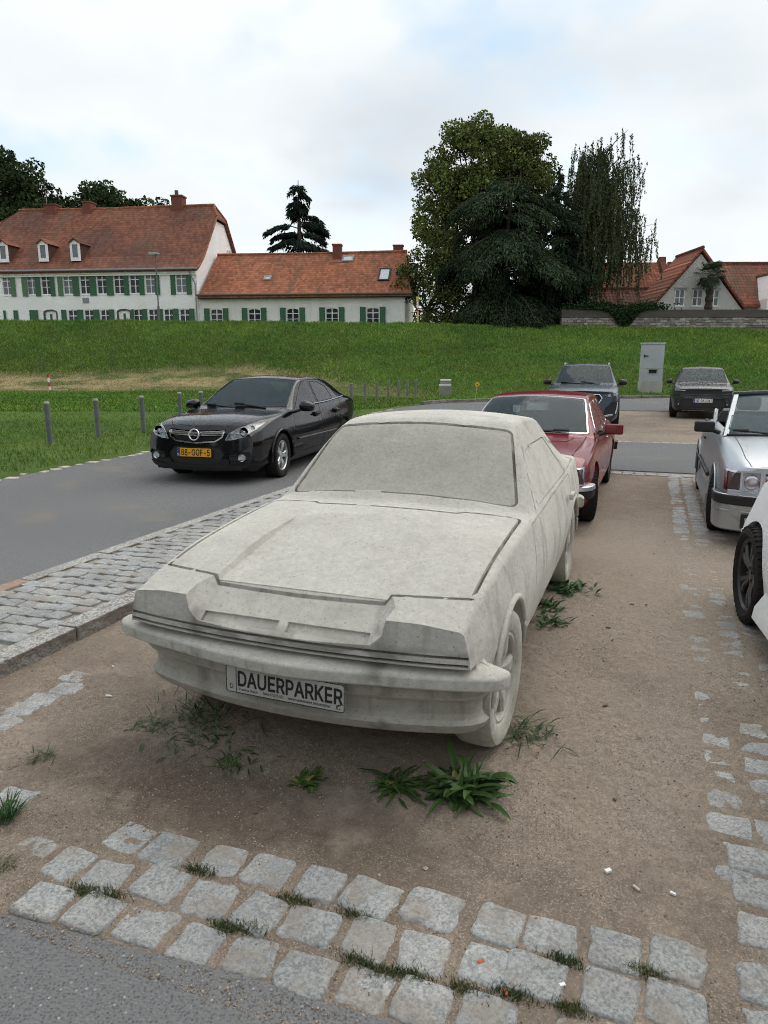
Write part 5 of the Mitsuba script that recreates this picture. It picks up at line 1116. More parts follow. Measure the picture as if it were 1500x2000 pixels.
    def lamp(s, poly, depth=.07, back='black_plastic', bowls=(), name='headlight', lens='lens_glass', sides=(1, -1)):
        """a lamp set into the nose: outline (y, z) for the left one"""
        for sd in sides:
            pl = Polygon(poly if sd > 0 else miry(poly)).buffer(0); pr_ = prism(pl, 'x', 0, 2); k = s.sub(name)
            s.body = s.body - (pr_ ^ (s.B.outer(.01) - s.S.translate([-depth, 0, 0])))
            hs = prism(pl.buffer(.004), 'x', 0, 2) ^ (s.S.translate([-depth + .004, 0, 0]) - s.S.translate([-depth - .012, 0, 0])); s.p(f'{k}__housing', hs, back)
            sh = (s.B.inner(.001) - s.B.inner(.009)) ^ prism(pl.buffer(.002), 'x', 0, 2); s.p(f'{k}__lens', facing(sh, (1, sd * .5, .3), .1), lens, True)
            rim = (s.B.outer(.0015) - s.S.translate([-depth, 0, 0])) ^ (pr_ - prism(pl.buffer(-.005), 'x', 0, 2)); s.p(f'{k}__rim', rim, back)
            for (y, z, r, m) in bowls:
                x = float(s.nose(y * sd, z)) - depth * .55
                b = revolve([(0, -.02), (r * .55, -.014), (r * .9, .006), (r, .018), (r * 1.08, .018), (r * 1.02, .0), (r * .6, -.03), (0, -.035)], 28)
                b = cat(b, trimesh.creation.icosphere(2, r * .42).apply_translation([0, 0, -.006]))
                W = np.eye(4); W[:3, 0], W[:3, 1], W[:3, 2], W[:3, 3] = [0, sd, 0], [0, 0, 1], [sd, 0, 0], [x, y * sd, z]
                W[:3, 0], W[:3, 1], W[:3, 2] = [0, 1, 0], [0, 0, 1], [1, 0, 0]
                b.apply_transform(W); s.p(f'{k}__reflector', b, m)
    def bar(s, ys, zs, h, t, off=0.0, n=40, back=.03):
        """a moulding that follows the nose: z along y, height h, standing t proud"""
        y = np.linspace(ys[0], ys[-1], n); z = np.interp(y, ys, zs); hh = np.interp(y, ys, np.broadcast_to(h, len(ys))); x = s.nose(y, z) + off
        sec = [(-back, -.5), (t * .7, -.5), (t, -.3), (t, .3), (t * .7, .5), (-back, .5)]
        V = np.array([[(x[i] + a, y[i], z[i] + b * hh[i]) for a, b in sec] for i in range(n)]); k = len(sec)
        i, j = np.meshgrid(np.arange(n - 1), np.arange(k), indexing='ij'); a, b = (i * k + j).ravel(), (i * k + (j + 1) % k).ravel()
        f = np.vstack([np.stack([a, a + k, b], 1), np.stack([b, a + k, b + k], 1)]); v = V.reshape(-1, 3); J = np.arange(1, k - 1)
        f = np.vstack([f, np.stack([J * 0, J + 1, J], 1), np.stack([J * 0 + (n - 1) * k, (n - 1) * k + J, (n - 1) * k + J + 1], 1)])
        m = trimesh.Trimesh(v, f, process=False)
        if m.volume < 0: m.invert()
        return m
    def hole(s, poly, depth, mat='black_plastic', name='air_intake'):
        pl = poly if isinstance(poly, Polygon) else Polygon(poly); pr_ = prism(pl, 'x', 0, 2)
        s.body = s.body - (pr_ ^ (s.B.outer(.02) - s.S.translate([-depth, 0, 0])))
        s.p(name, prism(pl.buffer(.003), 'x', 0, 2) ^ (s.S.translate([-depth + .003, 0, 0]) - s.S.translate([-depth - .02, 0, 0])), mat)
    def wheels(s, y, w, rim, style, mats, steer=0, fx=0.0):
        for xw in (0, -s.wb):
            for sd in (1, -1): wheel(s.K, s.M, xw, sd * (y - w / 2), s.R, w, rim, style, mats, steer if xw == 0 else 0)
        for xw in (0, -s.wb): s.p('wheel_well', mbox(xw - .36, -.44, .2, xw + .36, .44, .72), 'rubber', False)
    def mirror(s, x, y, z, w=.17, h=.13, d=.10, mat=None, square=False, stalk='black_plastic'):
        for sd in (1, -1):
            k = s.sub('mirror'); r = .02 if square else .042
            sh = hull([(x + (.0 if abs(a) else 0) + dx, sd * (y + a), z + b) for a, b, dx in ((-w / 2, -h * .42, 0), (w / 2, -h * .30, -.01), (w / 2, h * .42, -.01), (-w / 2, h * .5, 0))] + [(x + d * (1 if square else .9), sd * (y + a * .8), z + b * .8) for a, b in ((-w / 2, -h * .42), (w / 2, -h * .3), (w / 2, h * .42), (-w / 2, h * .5))])
            if not square:
                q = m3.Manifold.batch_hull([m3.Manifold.sphere(1, 20).scale([d, h * .42, h * .5]).translate([0, -(w / 2 - h * .42), 0]), m3.Manifold.sphere(1, 20).scale([d * .8, h * .36, h * .42]).translate([0, w / 2 - h * .36, -.01])]).scale([1, sd, 1]).translate([x, sd * y, z]) ^ mbox(x - .01, -2, 0, x + 1, 2, 3); sh = q
            else: sh = rbox(x, -w / 2, -h / 2, x + d, w / 2, h / 2, .02).translate([0, sd * y, z])
            s.p(f'{k}__shell', sh, mat or s.paint); s.p(f'{k}__glass', mbox(x - .014, sd * y - w * .42, z - h * .4, x - .011, sd * y + w * .42, z + h * .4), 'chrome', False)
            s.p(f'{k}__arm', tube([(x + .03, sd * (y - w * .35), z - h * .3), (x + .05, sd * (y - w * .8), z - h * .55)], .022, 8), stalk)
    def seats(s, xf, xr, z, mat, head=True, belt=.36):
        def seat(x, y, k):
            b = hull([(x + .25, y + a, z - .08) for a in (-.24, .24)] + [(x - .25, y + a, z - .1) for a in (-.24, .24)] + [(x + .25, y + a, z + .02) for a in (-.22, .22)] + [(x - .2, y + a, z) for a in (-.22, .22)])
            bk = hull([(x - .2, y + a, z - .05) for a in (-.24, .24)] + [(x - .32, y + a, z - .05) for a in (-.24, .24)] + [(x - .44, y + a, z + .52) for a in (-.19, .19)] + [(x - .36, y + a, z + .53) for a in (-.19, .19)] + [(x - .3, y + a, z + .4) for a in (-.23, .23)])
            s.p(f'{k}__cushion', b, mat, 50); s.p(f'{k}__backrest', bk, mat, 50)
            if head: s.p(f'{k}__headrest', rbox(x - .48, y - .13, z + .58, x - .38, y + .13, z + .76, .045, 12), mat, 60)
        seat(xf, belt, s.sub('seat')); seat(xf, -belt, s.sub('seat'))
        if xr is not None: s.p('rear_bench', cat(tm(rbox(xr - .25, -.58, z - .1, xr + .25, .58, z + .04, .04)), tm(hull([(xr - .2, a, z) for a in (-.58, .58)] + [(xr - .34, a, z) for a in (-.58, .58)] + [(xr - .5, a, z + .5) for a in (-.5, .5)] + [(xr - .4, a, z + .52) for a in (-.5, .5)]))), mat, 50)
    def dash(s, x, z, hw=.66, mat='black_plastic'):
        s.p('dashboard', hull([(x + .22, a, z) for a in (-hw, hw)] + [(x, a, z + .03) for a in (-hw + .03, hw - .03)] + [(x - .12, a, z - .03) for a in (-hw + .05, hw - .05)] + [(x - .05, a, z - .3) for a in (-hw, hw)] + [(x + .2, a, z - .3) for a in (-hw, hw)]), mat, 50)
        k = 'steering_wheel'; c = np.array([x - .25, .36, z - .02]); th = np.linspace(0, 2 * np.pi, 33); ax_ = np.array([-.42, 0, .9])
        p = c + .185 * (np.cos(th)[:, None] * np.array([0, 1, 0]) + np.sin(th)[:, None] * np.array([.9, 0, .42]) * [-1, 1, 1] * np.array([-1, 1, 1]) * np.array([.45, 1, 2.1]))
        s.p(k, cat(tube(p, .015, 8, False), tube([c + [0, -.17, 0], c + [.02, 0, -.02], c + [0, .17, 0]], .02, 6), tube([c, c + [.25, 0, -.12]], .03, 8)), mat, 60)
    def wipers(s, x0, z0, pts, mat='black_plastic'):
        for a, b in pts: s.p('wiper', cat(tube([a, b], .012, 6), tube([(np.array(a) * .3 + np.array(b) * .7) + [0, 0, .012], b], .016, 6)), mat, 60)
    def plate(s, txt, z, y=0.0, mat='plate_white', h=.11, off=.012, tilt=0.0, sq=1.0, country=''):
        x = float(s.nose(y, z)) + off; F_ = plate_frame(s.M, [x, y, z], [0, 1, 0], [tilt, 0, 1]); k = f'{s.K}__number_plate'; tag(k, f'plate lettered {txt}')
        part(k + '__plate', extr(sbox(-.26, -h / 2, .26, h / 2).buffer(-.012).buffer(.012), .006, -.006), mat, F_, False)
        part(k + '__country_band', bx(-.258, -h / 2 + .002, 0, -.215, h / 2 - .002, .001), 'plate_blue', F_, False)
        t = plate_text(txt, h * .72, True); w = t.bounds[1, 0] - t.bounds[0, 0]; t.apply_scale([min(1.3, .44 / w), 1, 1]); t.apply_translation([.022, 0, 0]); part(k + '__letters', t, 'ink', F_, False)
        if country: c = plate_text(country, .018, True); c.apply_translation([-.237, -.03, .001]); part(k + '__country_letters', c, 'plate_white', F_, False)

def logo(c, y, z, r, off=.012):
    x = float(c.nose(y, z)) + off; F_ = plate_frame(c.M, [x, y, z], [0, 1, 0], [-.15, 0, 1]); th = np.linspace(0, 2 * np.pi, 41)
    ring = tube(np.stack([r * np.cos(th), r * np.sin(th), th * 0 + .01], 1), r * .13, 8, False)
    bolt = extr(Polygon([(-1.0, .10), (.12, .10), (-.10, -.02), (.30, -.02) if False else (.98, -.10), (-.02, -.10), (.14, .02), (-.30, .02) if False else (-1.0, .10)]).buffer(.05).intersection(Polygon([(math.cos(t), math.sin(t)) for t in th])), .008 / r, 0); bolt.apply_scale(r); bolt.apply_translation([0, 0, .006])
    z_ = extr(Polygon([(-.98, .17), (.40, .17), (.18, -.03), (.98, -.03), (.98, -.17), (-.40, -.17), (-.18, .03), (-.98, .03)]), .008 / r, 0); z_.apply_scale(r); z_.apply_translation([0, 0, .006])
    part(c.K + '__emblem', cat(ring, z_), 'chrome', F_, 40)

def sweep_path(path, prof):
    p = np.array(path, float); q = np.concatenate([[0], np.cumsum(np.linalg.norm(np.diff(p, axis=0), axis=1))]); tt = np.linspace(0, q[-1], 60); p = np.stack([PchipInterpolator(q, p[:, 0])(tt), PchipInterpolator(q, p[:, 1])(tt)], 1)
    t = np.gradient(p, axis=0); t /= np.linalg.norm(t, axis=1, keepdims=True); nn = np.stack([-t[:, 1], t[:, 0]], 1); pr_ = np.array(prof, float); n, k = len(p), len(pr_)
    V = np.zeros((n, k, 3)); V[:, :, :2] = p[:, None] + nn[:, None] * pr_[None, :, :1]; V[:, :, 2] = pr_[None, :, 1]; i, j = np.meshgrid(np.arange(n - 1), np.arange(k), indexing='ij'); a, b = (i * k + j).ravel(), (i * k + (j + 1) % k).ravel()
    f = np.vstack([np.stack([a, a + k, b], 1), np.stack([b, a + k, b + k], 1)]); v = V.reshape(-1, 3); J = np.arange(1, k - 1); f = np.vstack([f, np.stack([J * 0, J + 1, J], 1), np.stack([J * 0 + (n - 1) * k, (n - 1) * k + J, (n - 1) * k + J + 1], 1)]); m = trimesh.Trimesh(v, f, process=False)
    if m.volume < 0: m.invert()
    return m
# ---- the black liftback that drives towards us
def black_car():
    K = thing('black_car', 'glossy black liftback with orange number plate driving towards us on the lane', 'car')
    c = Car(K, place(-2.32, 10.62, 16.2), std(.96, -3.64, .90, .165, .765, -.50, .98, -1.32, 1.45, -2.45, -3.25, 1.07, .80, .585, .62,
        z4=[(.96, .70), (.84, .80), (.5, .87), (-.48, .975), (-.55, 1.01), (-1.32, 1.375), (-1.5, 1.40), (-1.9, 1.405), (-2.45, 1.36), (-3.25, 1.075), (-3.64, 1.02)], zc=[(.96, .735), (.82, .835), (.5, .905), (-.36, .99), (-.44, 1.02), (-1.22, 1.40), (-1.38, 1.432), (-1.9, 1.45), (-2.45, 1.415), (-3.25, 1.11), (-3.64, 1.06)]), 'paint_black', .20, .05, .375, .325, 2.70)
    c.cabin([(-.62, .4), (-.62, .92), (-1.42, 1.36), (-2.4, 1.36), (-3.0, 1.06), (-3.0, .4)])
    ws = Polygon(symz([(-.40, .0), (-.43, .35), (-.52, .69), (-1.29, .555), (-1.25, .3), (-1.23, 0)][1:5])); ws = Polygon([(-.40, 0), (-.43, .35), (-.53, .695), (-1.28, .56), (-1.24, .3), (-1.225, 0), (-1.24, -.3), (-1.28, -.56), (-.53, -.695), (-.43, -.35)]).buffer(-.02).buffer(.02)
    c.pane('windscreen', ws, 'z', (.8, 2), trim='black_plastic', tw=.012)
    c.pane('rear_window', Polygon([(-2.52, .52), (-2.52, -.52), (-3.12, -.58), (-3.12, .58)]).buffer(.03), 'z', (.8, 2), 'dark_glass', d=(-1, 0, .8))
    d1 = [(-.52, .32), (-.45, .6), (-.56, .95), (-.72, 1.0), (-1.38, 1.352), (-1.63, 1.382), (-1.63, .32)]; d2 = [(-1.65, .32), (-1.65, 1.382), (-2.1, 1.368), (-2.58, 1.22), (-2.72, 1.0), (-2.42, .62), (-2.3, .32)]
    for sd in (1, -1):
        r = (.3, 1.2) if sd > 0 else (-1.2, -.3)
        for nm, q in (('front_door', d1), ('rear_door', d2)): c.panel(nm, q, 'y', *r)
    for sd in (1, -1):
        r = (.3, 1.2) if sd > 0 else (-1.2, -.3)
        w1 = [(-.86, 1.012), (-1.36, 1.312), (-1.58, 1.342), (-1.58, 1.022)]; w2 = [(-1.70, 1.345), (-2.05, 1.332), (-2.33, 1.255), (-2.42, 1.045), (-1.70, 1.025)]; w3 = [(-2.62, 1.16), (-3.0, 1.065), (-2.72, 1.05)]
        # the driver's window is down
        if sd < 0: c.pane('side_window', w1, 'y', r, 'dark_glass', 'black_plastic', .010, (0, sd, .2))
        else:
            g = rnd(w1, .02); cut = (c.B.outer(.01) - c.B.inner(.10)) ^ prism(g, 'y', *r); c.body = c.body - cut; c.liner = c.liner - cut
            for k_ in [q for q in list(scene) if q.startswith(K + '__front_door')]: pass
        c.pane('side_window', w2, 'y', r, 'dark_glass', 'black_plastic', .010, (0, sd, .2))
        c.p('quarter_window', (c.B.outer(.001) - c.B.inner(.01)) ^ prism(rnd(w3, .01), 'y', *r), 'window_glass')
        c.p('waist_moulding', tube([(x, sd * (float(c.B.pr('y3', x)) + .004), float(c.B.pr('z3', x)) + .048) for x in np.linspace(-.9, -2.9, 14)], .009, 6), 'chrome')
        c.p('side_moulding', tube([(x, sd * .900, .52) for x in np.linspace(-.55, -2.2, 10)], .016, 6), 'paint_black')
        for x in (-1.42, -2.36): k = c.sub('door_handle'); c.p(f'{k}__cup', m3.Manifold.sphere(1, 20).scale([.10, .014, .045]).translate([x, sd * .868, .845]), 'black_plastic'); c.p(f'{k}__grip', rbox(x - .10, sd * .89 - .012, .84, x + .10, sd * .89 + .012, .868, .009), 'paint_black')
        th = np.radians(np.linspace(-8, 188, 30)); c.p('wheel_arch', tube(np.stack([.382 * np.cos(th), th * 0 + sd * .880, .325 + .382 * np.sin(th)], 1), .02, 8), 'paint_black', 60)
    c.panel('bonnet', Polygon([(-.44, .66), (-.37, .3), (-.35, 0), (-.37, -.3), (-.44, -.66), (.5, -.60), (.78, -.43), (.84, 0), (.78, .43), (.5, .60)]).buffer(.01), 'z', .6, 1.2)
    c.lamp([(.435, .625), (.55, .63), (.70, .672), (.79, .76), (.80, .835), (.70, .825), (.58, .78), (.48, .71)], .075, 'lamp_grey', [(.66, .728, .058, 'chrome'), (.545, .684, .052, 'reflector'), (.735, .775, .035, 'reflector')])
    g = [(-.43, .765), (-.40, .665), (-.30, .605), (0, .58), (.30, .605), (.40, .665), (.43, .765), (.2, .752), (0, .748), (-.2, .752)]
    c.hole(g, .05, name='grille')
    gp = Polygon(g); c.p('grille_surround', (c.B.outer(.006) - c.B.inner(.02)) ^ (prism(gp.buffer(.007), 'x', 0, 2) - prism(gp.buffer(-.010), 'x', 0, 2)) ^ mbox(0, -1, 0, 2, 1, .738), 'chrome')
    c.p('grille_bar', c.bar([-.42, 0, .42], [.722, .700, .722], [.062, .056, .062], .010, -.01), 'chrome')
    for i in range(5): c.p('grille_slat', c.bar([-.33, 0, .33], [.592 + .02 * i + .02, .592 + .018 * i, .592 + .02 * i + .02], .005, .002, -.035), 'black_plastic')
    logo(c, 0, .692, .074, .018)
    low = [(-.36, .545), (-.44, .44), (-.36, .30), (0, .285), (.36, .30), (.44, .44), (.36, .545)]
    c.hole(low, .025, 'black_plastic', 'lower_grille')
    lp = Polygon(low); c.p('lower_grille_frame', (c.B.outer(.004) - c.B.inner(.02)) ^ (prism(lp.buffer(.012), 'x', 0, 2) - prism(lp.buffer(-.004), 'x', 0, 2)), 'paint_black')
    for sd in (1, -1):
        q = [(.48, .44), (.76, .47), (.80, .40), (.78, .325), (.50, .30)]; c.hole(q if sd > 0 else miry(q), .03, name='fog_light_recess')
        x = float(c.nose(sd * .66, .385)); c.p('fog_light', revolve([(0, .0), (.036, .004), (.046, .012), (.05, 0), (.05, -.03), (0, -.03)], 24).apply_transform(np.array([[0, 0, 1, x - .015], [sd * 1.0, 0, 0, sd * .66], [0, sd * 1.0, 0, .385], [0, 0, 0, 1.0]])), 'reflector')
        for z in (.35, .415): c.p('bumper_slat', c.bar([.50, .74] if sd > 0 else [-.74, -.50], [z, z + .008], .012, .004, -.012), 'paint_black')
        c.p('bumper_lip', c.bar([.47, .72] if sd > 0 else [-.72, -.47], [.285, .31] if sd > 0 else [.31, .285], .014, .014, 0), 'paint_black')
    c.p('chin_spoiler', c.bar([-.64, -.4, 0, .4, .64], [.235, .225, .22, .225, .235], .05, .03, 0), 'paint_black')
    c.plate('88-GGF-5', .455, .0, 'plate_yellow', .115, .014, -.05, country='NL')
    c.seats(-1.35, -2.2, .55, 'grey_cloth'); c.dash(-.72, .93)
    c.wipers(0, 0, [((-.36, .45, .985), (-.46, -.12, 1.045)), ((-.33, -.05, .985), (-.50, -.62, 1.02))])
    c.p('inner_mirror', rbox(-1.22, -.11, 1.295, -1.19, .11, 1.35, .012), 'black_plastic')
    c.mirror(-.70, .985, 1.005, .24, .17, .12)
    c.wheels(.885, .215, .222, ('spoke', 5, .17, .045), ('rubber', 'alloy', 'black_plastic'), 4)
    c.finish()
    return c
bc = black_car()
def driver():
    K = thing('person', 'driver in dark top behind the wheel of the black car, hand on the wheel', 'person')
    J = {}
    def chain(pts):
        out = []
        for (a, ra), (b, rb) in zip(pts, pts[1:]): out.append(m3.Manifold.batch_hull([m3.Manifold.sphere(ra, 16).translate(list(map(float, a))), m3.Manifold.sphere(rb, 16).translate(list(map(float, b)))]))
        return out
    x, y, z = -1.40, .36, .55
    torso = chain([((x - .12, y, z + .10), .15), ((x - .22, y, z + .35), .155), ((x - .27, y, z + .50), .12)]) + chain([((x - .26, y - .17, z + .47), .075), ((x - .26, y + .17, z + .47), .075)])
    for sd in (1, -1): torso += chain([((x - .26, y + .18 * sd, z + .46), .062), ((x - .02, y + .25 * sd, z + .26), .048), ((x + .24, y + .17 * sd, z + .36), .034)]) + chain([((x - .05, y + .1 * sd, z + .06), .09), ((x + .42, y + .13 * sd, z + .10), .065), ((x + .60, y + .12 * sd, z - .22), .05)])
    m = m3.Manifold.batch_boolean(torso, m3.OpType.Add).refine_to_length(.04); t = tm(m); t.merge_vertices(); trimesh.smoothing.filter_taubin(t, iterations=10); part(K + '__clothes', t, 'dark_cloth', bc.M, True)
    skin = chain([((x - .26, y, z + .54), .052), ((x - .24, y, z + .62), .055)]) + [m3.Manifold.sphere(1, 28).scale([.098, .075, .118]).translate([x - .225, y, z + .715])] + chain([((x - .14, y, z + .69), .022), ((x - .115, y, z + .685), .014)]) + chain([((x - .15, y - .02, z + .655), .022), ((x - .15, y + .02, z + .655), .022)])
    for sd in (1, -1):
        skin += [m3.Manifold.sphere(.02, 10).translate([x - .235, y + .078 * sd, z + .71])]
        w = np.array([x + .24, y + .17 * sd, z + .36]); skin += chain([(w, .030), (w + [.05, -.01 * sd, .02], .034)])
        for i in range(4): b = w + np.array([.07, .012 - .0, .045 - .022 * i]); skin += chain([(b, .010), (b + [.035, -.012 * sd, .004], .0095), (b + [.04, -.04 * sd, .0], .009)])
        skin += chain([(w + [.03, -.02 * sd, .03], .012), (w + [.06, -.04 * sd, .045], .010)])
    m = m3.Manifold.batch_boolean(skin, m3.OpType.Add).refine_to_length(.012); t = tm(m); t.merge_vertices(); trimesh.smoothing.filter_taubin(t, iterations=6); part(K + '__body', t, 'skin', bc.M, True)
    h = m3.Manifold.sphere(1, 28).scale([.105, .082, .115]).translate([x - .242, y, z + .735]) - mbox(x - .17, -2, 0, x + 1, 2, z + .77) - mbox(-9, -9, 0, 9, 9, z + .70); part(K + '__hair', h, 'black_plastic', bc.M, 60)
    for sd in (1, -1): part(K + '__eye', m3.Manifold.sphere(.012, 10).translate([x - .135, y + .03 * sd, z + .722]), 'ink', bc.M, 60)
driver()

# ---- the red saloon behind the stone car
def red_car():
    K = thing('red_car', 'dark red older saloon with chrome framed windscreen parked behind the stone car', 'car')
    RM = place(1.46, 7.74, 21.0); RM[:3, 2] *= .95
    c = Car(K, RM, std(.78, -3.75, .86, .17, .74, -.54, .885, -1.28, 1.365, -2.55, -3.0, .93, .775, .585, .60,
        z4=[(.78, .735), (.70, .765), (-.52, .885), (-.58, .92), (-1.28, 1.285), (-1.45, 1.315), (-1.9, 1.325), (-2.55, 1.28), (-3.0, .935), (-3.75, .88)], zc=[(.78, .745), (.70, .785), (-.42, .91), (-.50, .945), (-1.19, 1.315), (-1.34, 1.345), (-1.9, 1.365), (-2.55, 1.33), (-3.0, .965), (-3.75, .91)]), 'paint_red', .05, .05, .36, .315, 2.67)
    c.cabin([(-.66, .4), (-.66, .85), (-1.40, 1.28), (-2.5, 1.28), (-2.85, .95), (-2.85, .4)])
    ws = Polygon([(-.47, 0), (-.49, .35), (-.57, .675), (-1.25, .56), (-1.21, .3), (-1.195, 0), (-1.21, -.3), (-1.25, -.56), (-.57, -.675), (-.49, -.35)]).buffer(-.02).buffer(.04).buffer(-.02)
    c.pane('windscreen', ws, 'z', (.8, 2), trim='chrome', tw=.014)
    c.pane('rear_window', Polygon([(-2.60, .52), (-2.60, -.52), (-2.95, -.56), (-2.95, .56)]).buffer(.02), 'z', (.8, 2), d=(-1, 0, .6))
    d1 = [(-.54, .32), (-.50, .6), (-.60, .88), (-.70, .90), (-1.33, 1.262), (-1.68, 1.288), (-1.68, .32)]; d2 = [(-1.70, .32), (-1.70, 1.288), (-2.35, 1.268), (-2.75, .92), (-2.5, .62), (-2.34, .32)]
    for sd in (1, -1):
        r = (.3, 1.2) if sd > 0 else (-1.2, -.3)
        for nm, q in (('front_door', d1), ('rear_door', d2)): c.panel(nm, q, 'y', *r)
        for q in ([(-.78, .905), (-1.32, 1.222), (-1.62, 1.245), (-1.62, .905)], [(-1.76, 1.245), (-2.12, 1.238), (-2.12, .910), (-1.76, .905)], [(-2.19, 1.235), (-2.30, 1.222), (-2.60, .935), (-2.19, .912)]):
            c.pane('side_window', q, 'y', r, 'dark_glass', 'chrome', .010, (0, sd, .2))
        for x in (-1.45, -2.42): c.p('door_handle', rbox(x - .07, sd * .835 - .012, .79, x + .07, sd * .835 + .012, .815, .008), 'chrome')
        c.p('wing_mirror_mount', rbox(-.82, sd * .80 - .03, .90, -.74, sd * .80 + .03, .95, .01), 'black_plastic')
        q = [(.53, .50), (.53, .70), (.775, .69), (.79, .52)]
        q2 = [(.655, .505), (.655, .695), (.775, .685), (.785, .52)]
        pl = Polygon(q if sd > 0 else miry(q)); pr_ = prism(pl, 'x', 0, 2); c.body = c.body - (pr_ ^ (c.B.outer(.02) - c.S.translate([-.04, 0, 0])))
        c.p('lamp_frame', (c.B.outer(.008) - c.S.translate([-.05, 0, 0])) ^ (pr_ - prism(pl.buffer(-.014), 'x', 0, 2)), 'chrome')
        pi = Polygon(q2 if sd > 0 else miry(q2)).buffer(-.016); c.p('indicator_light', (c.B.outer(.002) - c.B.inner(.03)) ^ prism(pi, 'x', 0, 2), 'amber_lens')
        ph = pl.buffer(-.014).difference(Polygon(q2 if sd > 0 else miry(q2)).buffer(.0)); c.p('headlight', (c.B.outer(.0) - c.B.inner(.03)) ^ prism(ph, 'x', 0, 2), 'reflector')
    c.panel('bonnet', Polygon([(-.50, .66), (-.43, .3), (-.42, 0), (-.43, -.3), (-.50, -.66), (.70, -.62), (.72, 0), (.70, .62)]).buffer(.012), 'z', .6, 1.2)
    # raised louvre panels at the rear of the bonnet
    for sd in (1, -1): c.p('bonnet_vent', (c.B.outer(.006) - c.B.inner(.01)) ^ prism(Polygon([(-.40, sd * .12), (-.42, sd * .56), (-.20, sd * .50), (-.12, sd * .30), (-.10, sd * .12)]).buffer(-.02).buffer(.02), 'z', .7, 1.1), 'paint_red')
    g = [(-.52, .52), (-.52, .69), (.52, .69), (.52, .52)]; c.hole(g, .04, name='grille')
    for i in range(6): c.p('grille_slat', c.bar([-.52, .52], [.54 + .027 * i] * 2, .008, .004, -.02), 'chrome')
    pth = [(.50, .875), (.62, .865), (.72, .82), (.80, .68), (.835, .4), (.85, 0)]; pth = pth + [(x, -y) for x, y in pth[:-1][::-1]]
    sweepm = sweep_path
    c.p('bumper', sweepm(pth, [(-.12, .385), (-.01, .375), (0, .39), (0, .452), (-.012, .455), (-.12, .455)]), 'black_plastic')
    c.p('bumper_chrome', sweepm(pth, [(-.12, .457), (-.004, .457), (.004, .463), (.0, .50), (-.02, .512), (-.12, .512)]), 'alloy')
    c.p('apron', c.bar([-.66, 0, .66], [.29, .27, .29], .08, .02, 0), 'paint_red')
    rb = [(-3.4, .86), (-3.65, .85), (-3.80, .75), (-3.84, 0)]; rb = (rb + [(x, -y) for x, y in rb[:-1][::-1]])[::-1]; c.p('rear_bumper', sweepm(rb, [(-.1, .40), (0, .41), (.01, .52), (-.1, .53)]), 'black_plastic')
    c.seats(-1.40, -2.25, .52, 'grey_cloth'); c.dash(-.74, .86)
    c.wipers(0, 0, [((-.42, -.1, .935), (-.52, .48, .955)), ((-.40, -.55, .92), (-.50, .02, .965))])
    c.p('inner_mirror', rbox(-1.20, -.10, 1.235, -1.17, .10, 1.285, .012), 'black_plastic'); c.p('paper_ticket', mbox(-1.02, -.26, 1.12, -1.015, -.18, 1.21), 'paper', False)
    c.mirror(-.78, .95, .965, .20, .125, .075, square=True)
    c.wheels(.825, .19, .205, ('disc', 8), ('rubber', 'steel_rim', 'black_plastic'), 14)
    c.finish()
red_car()

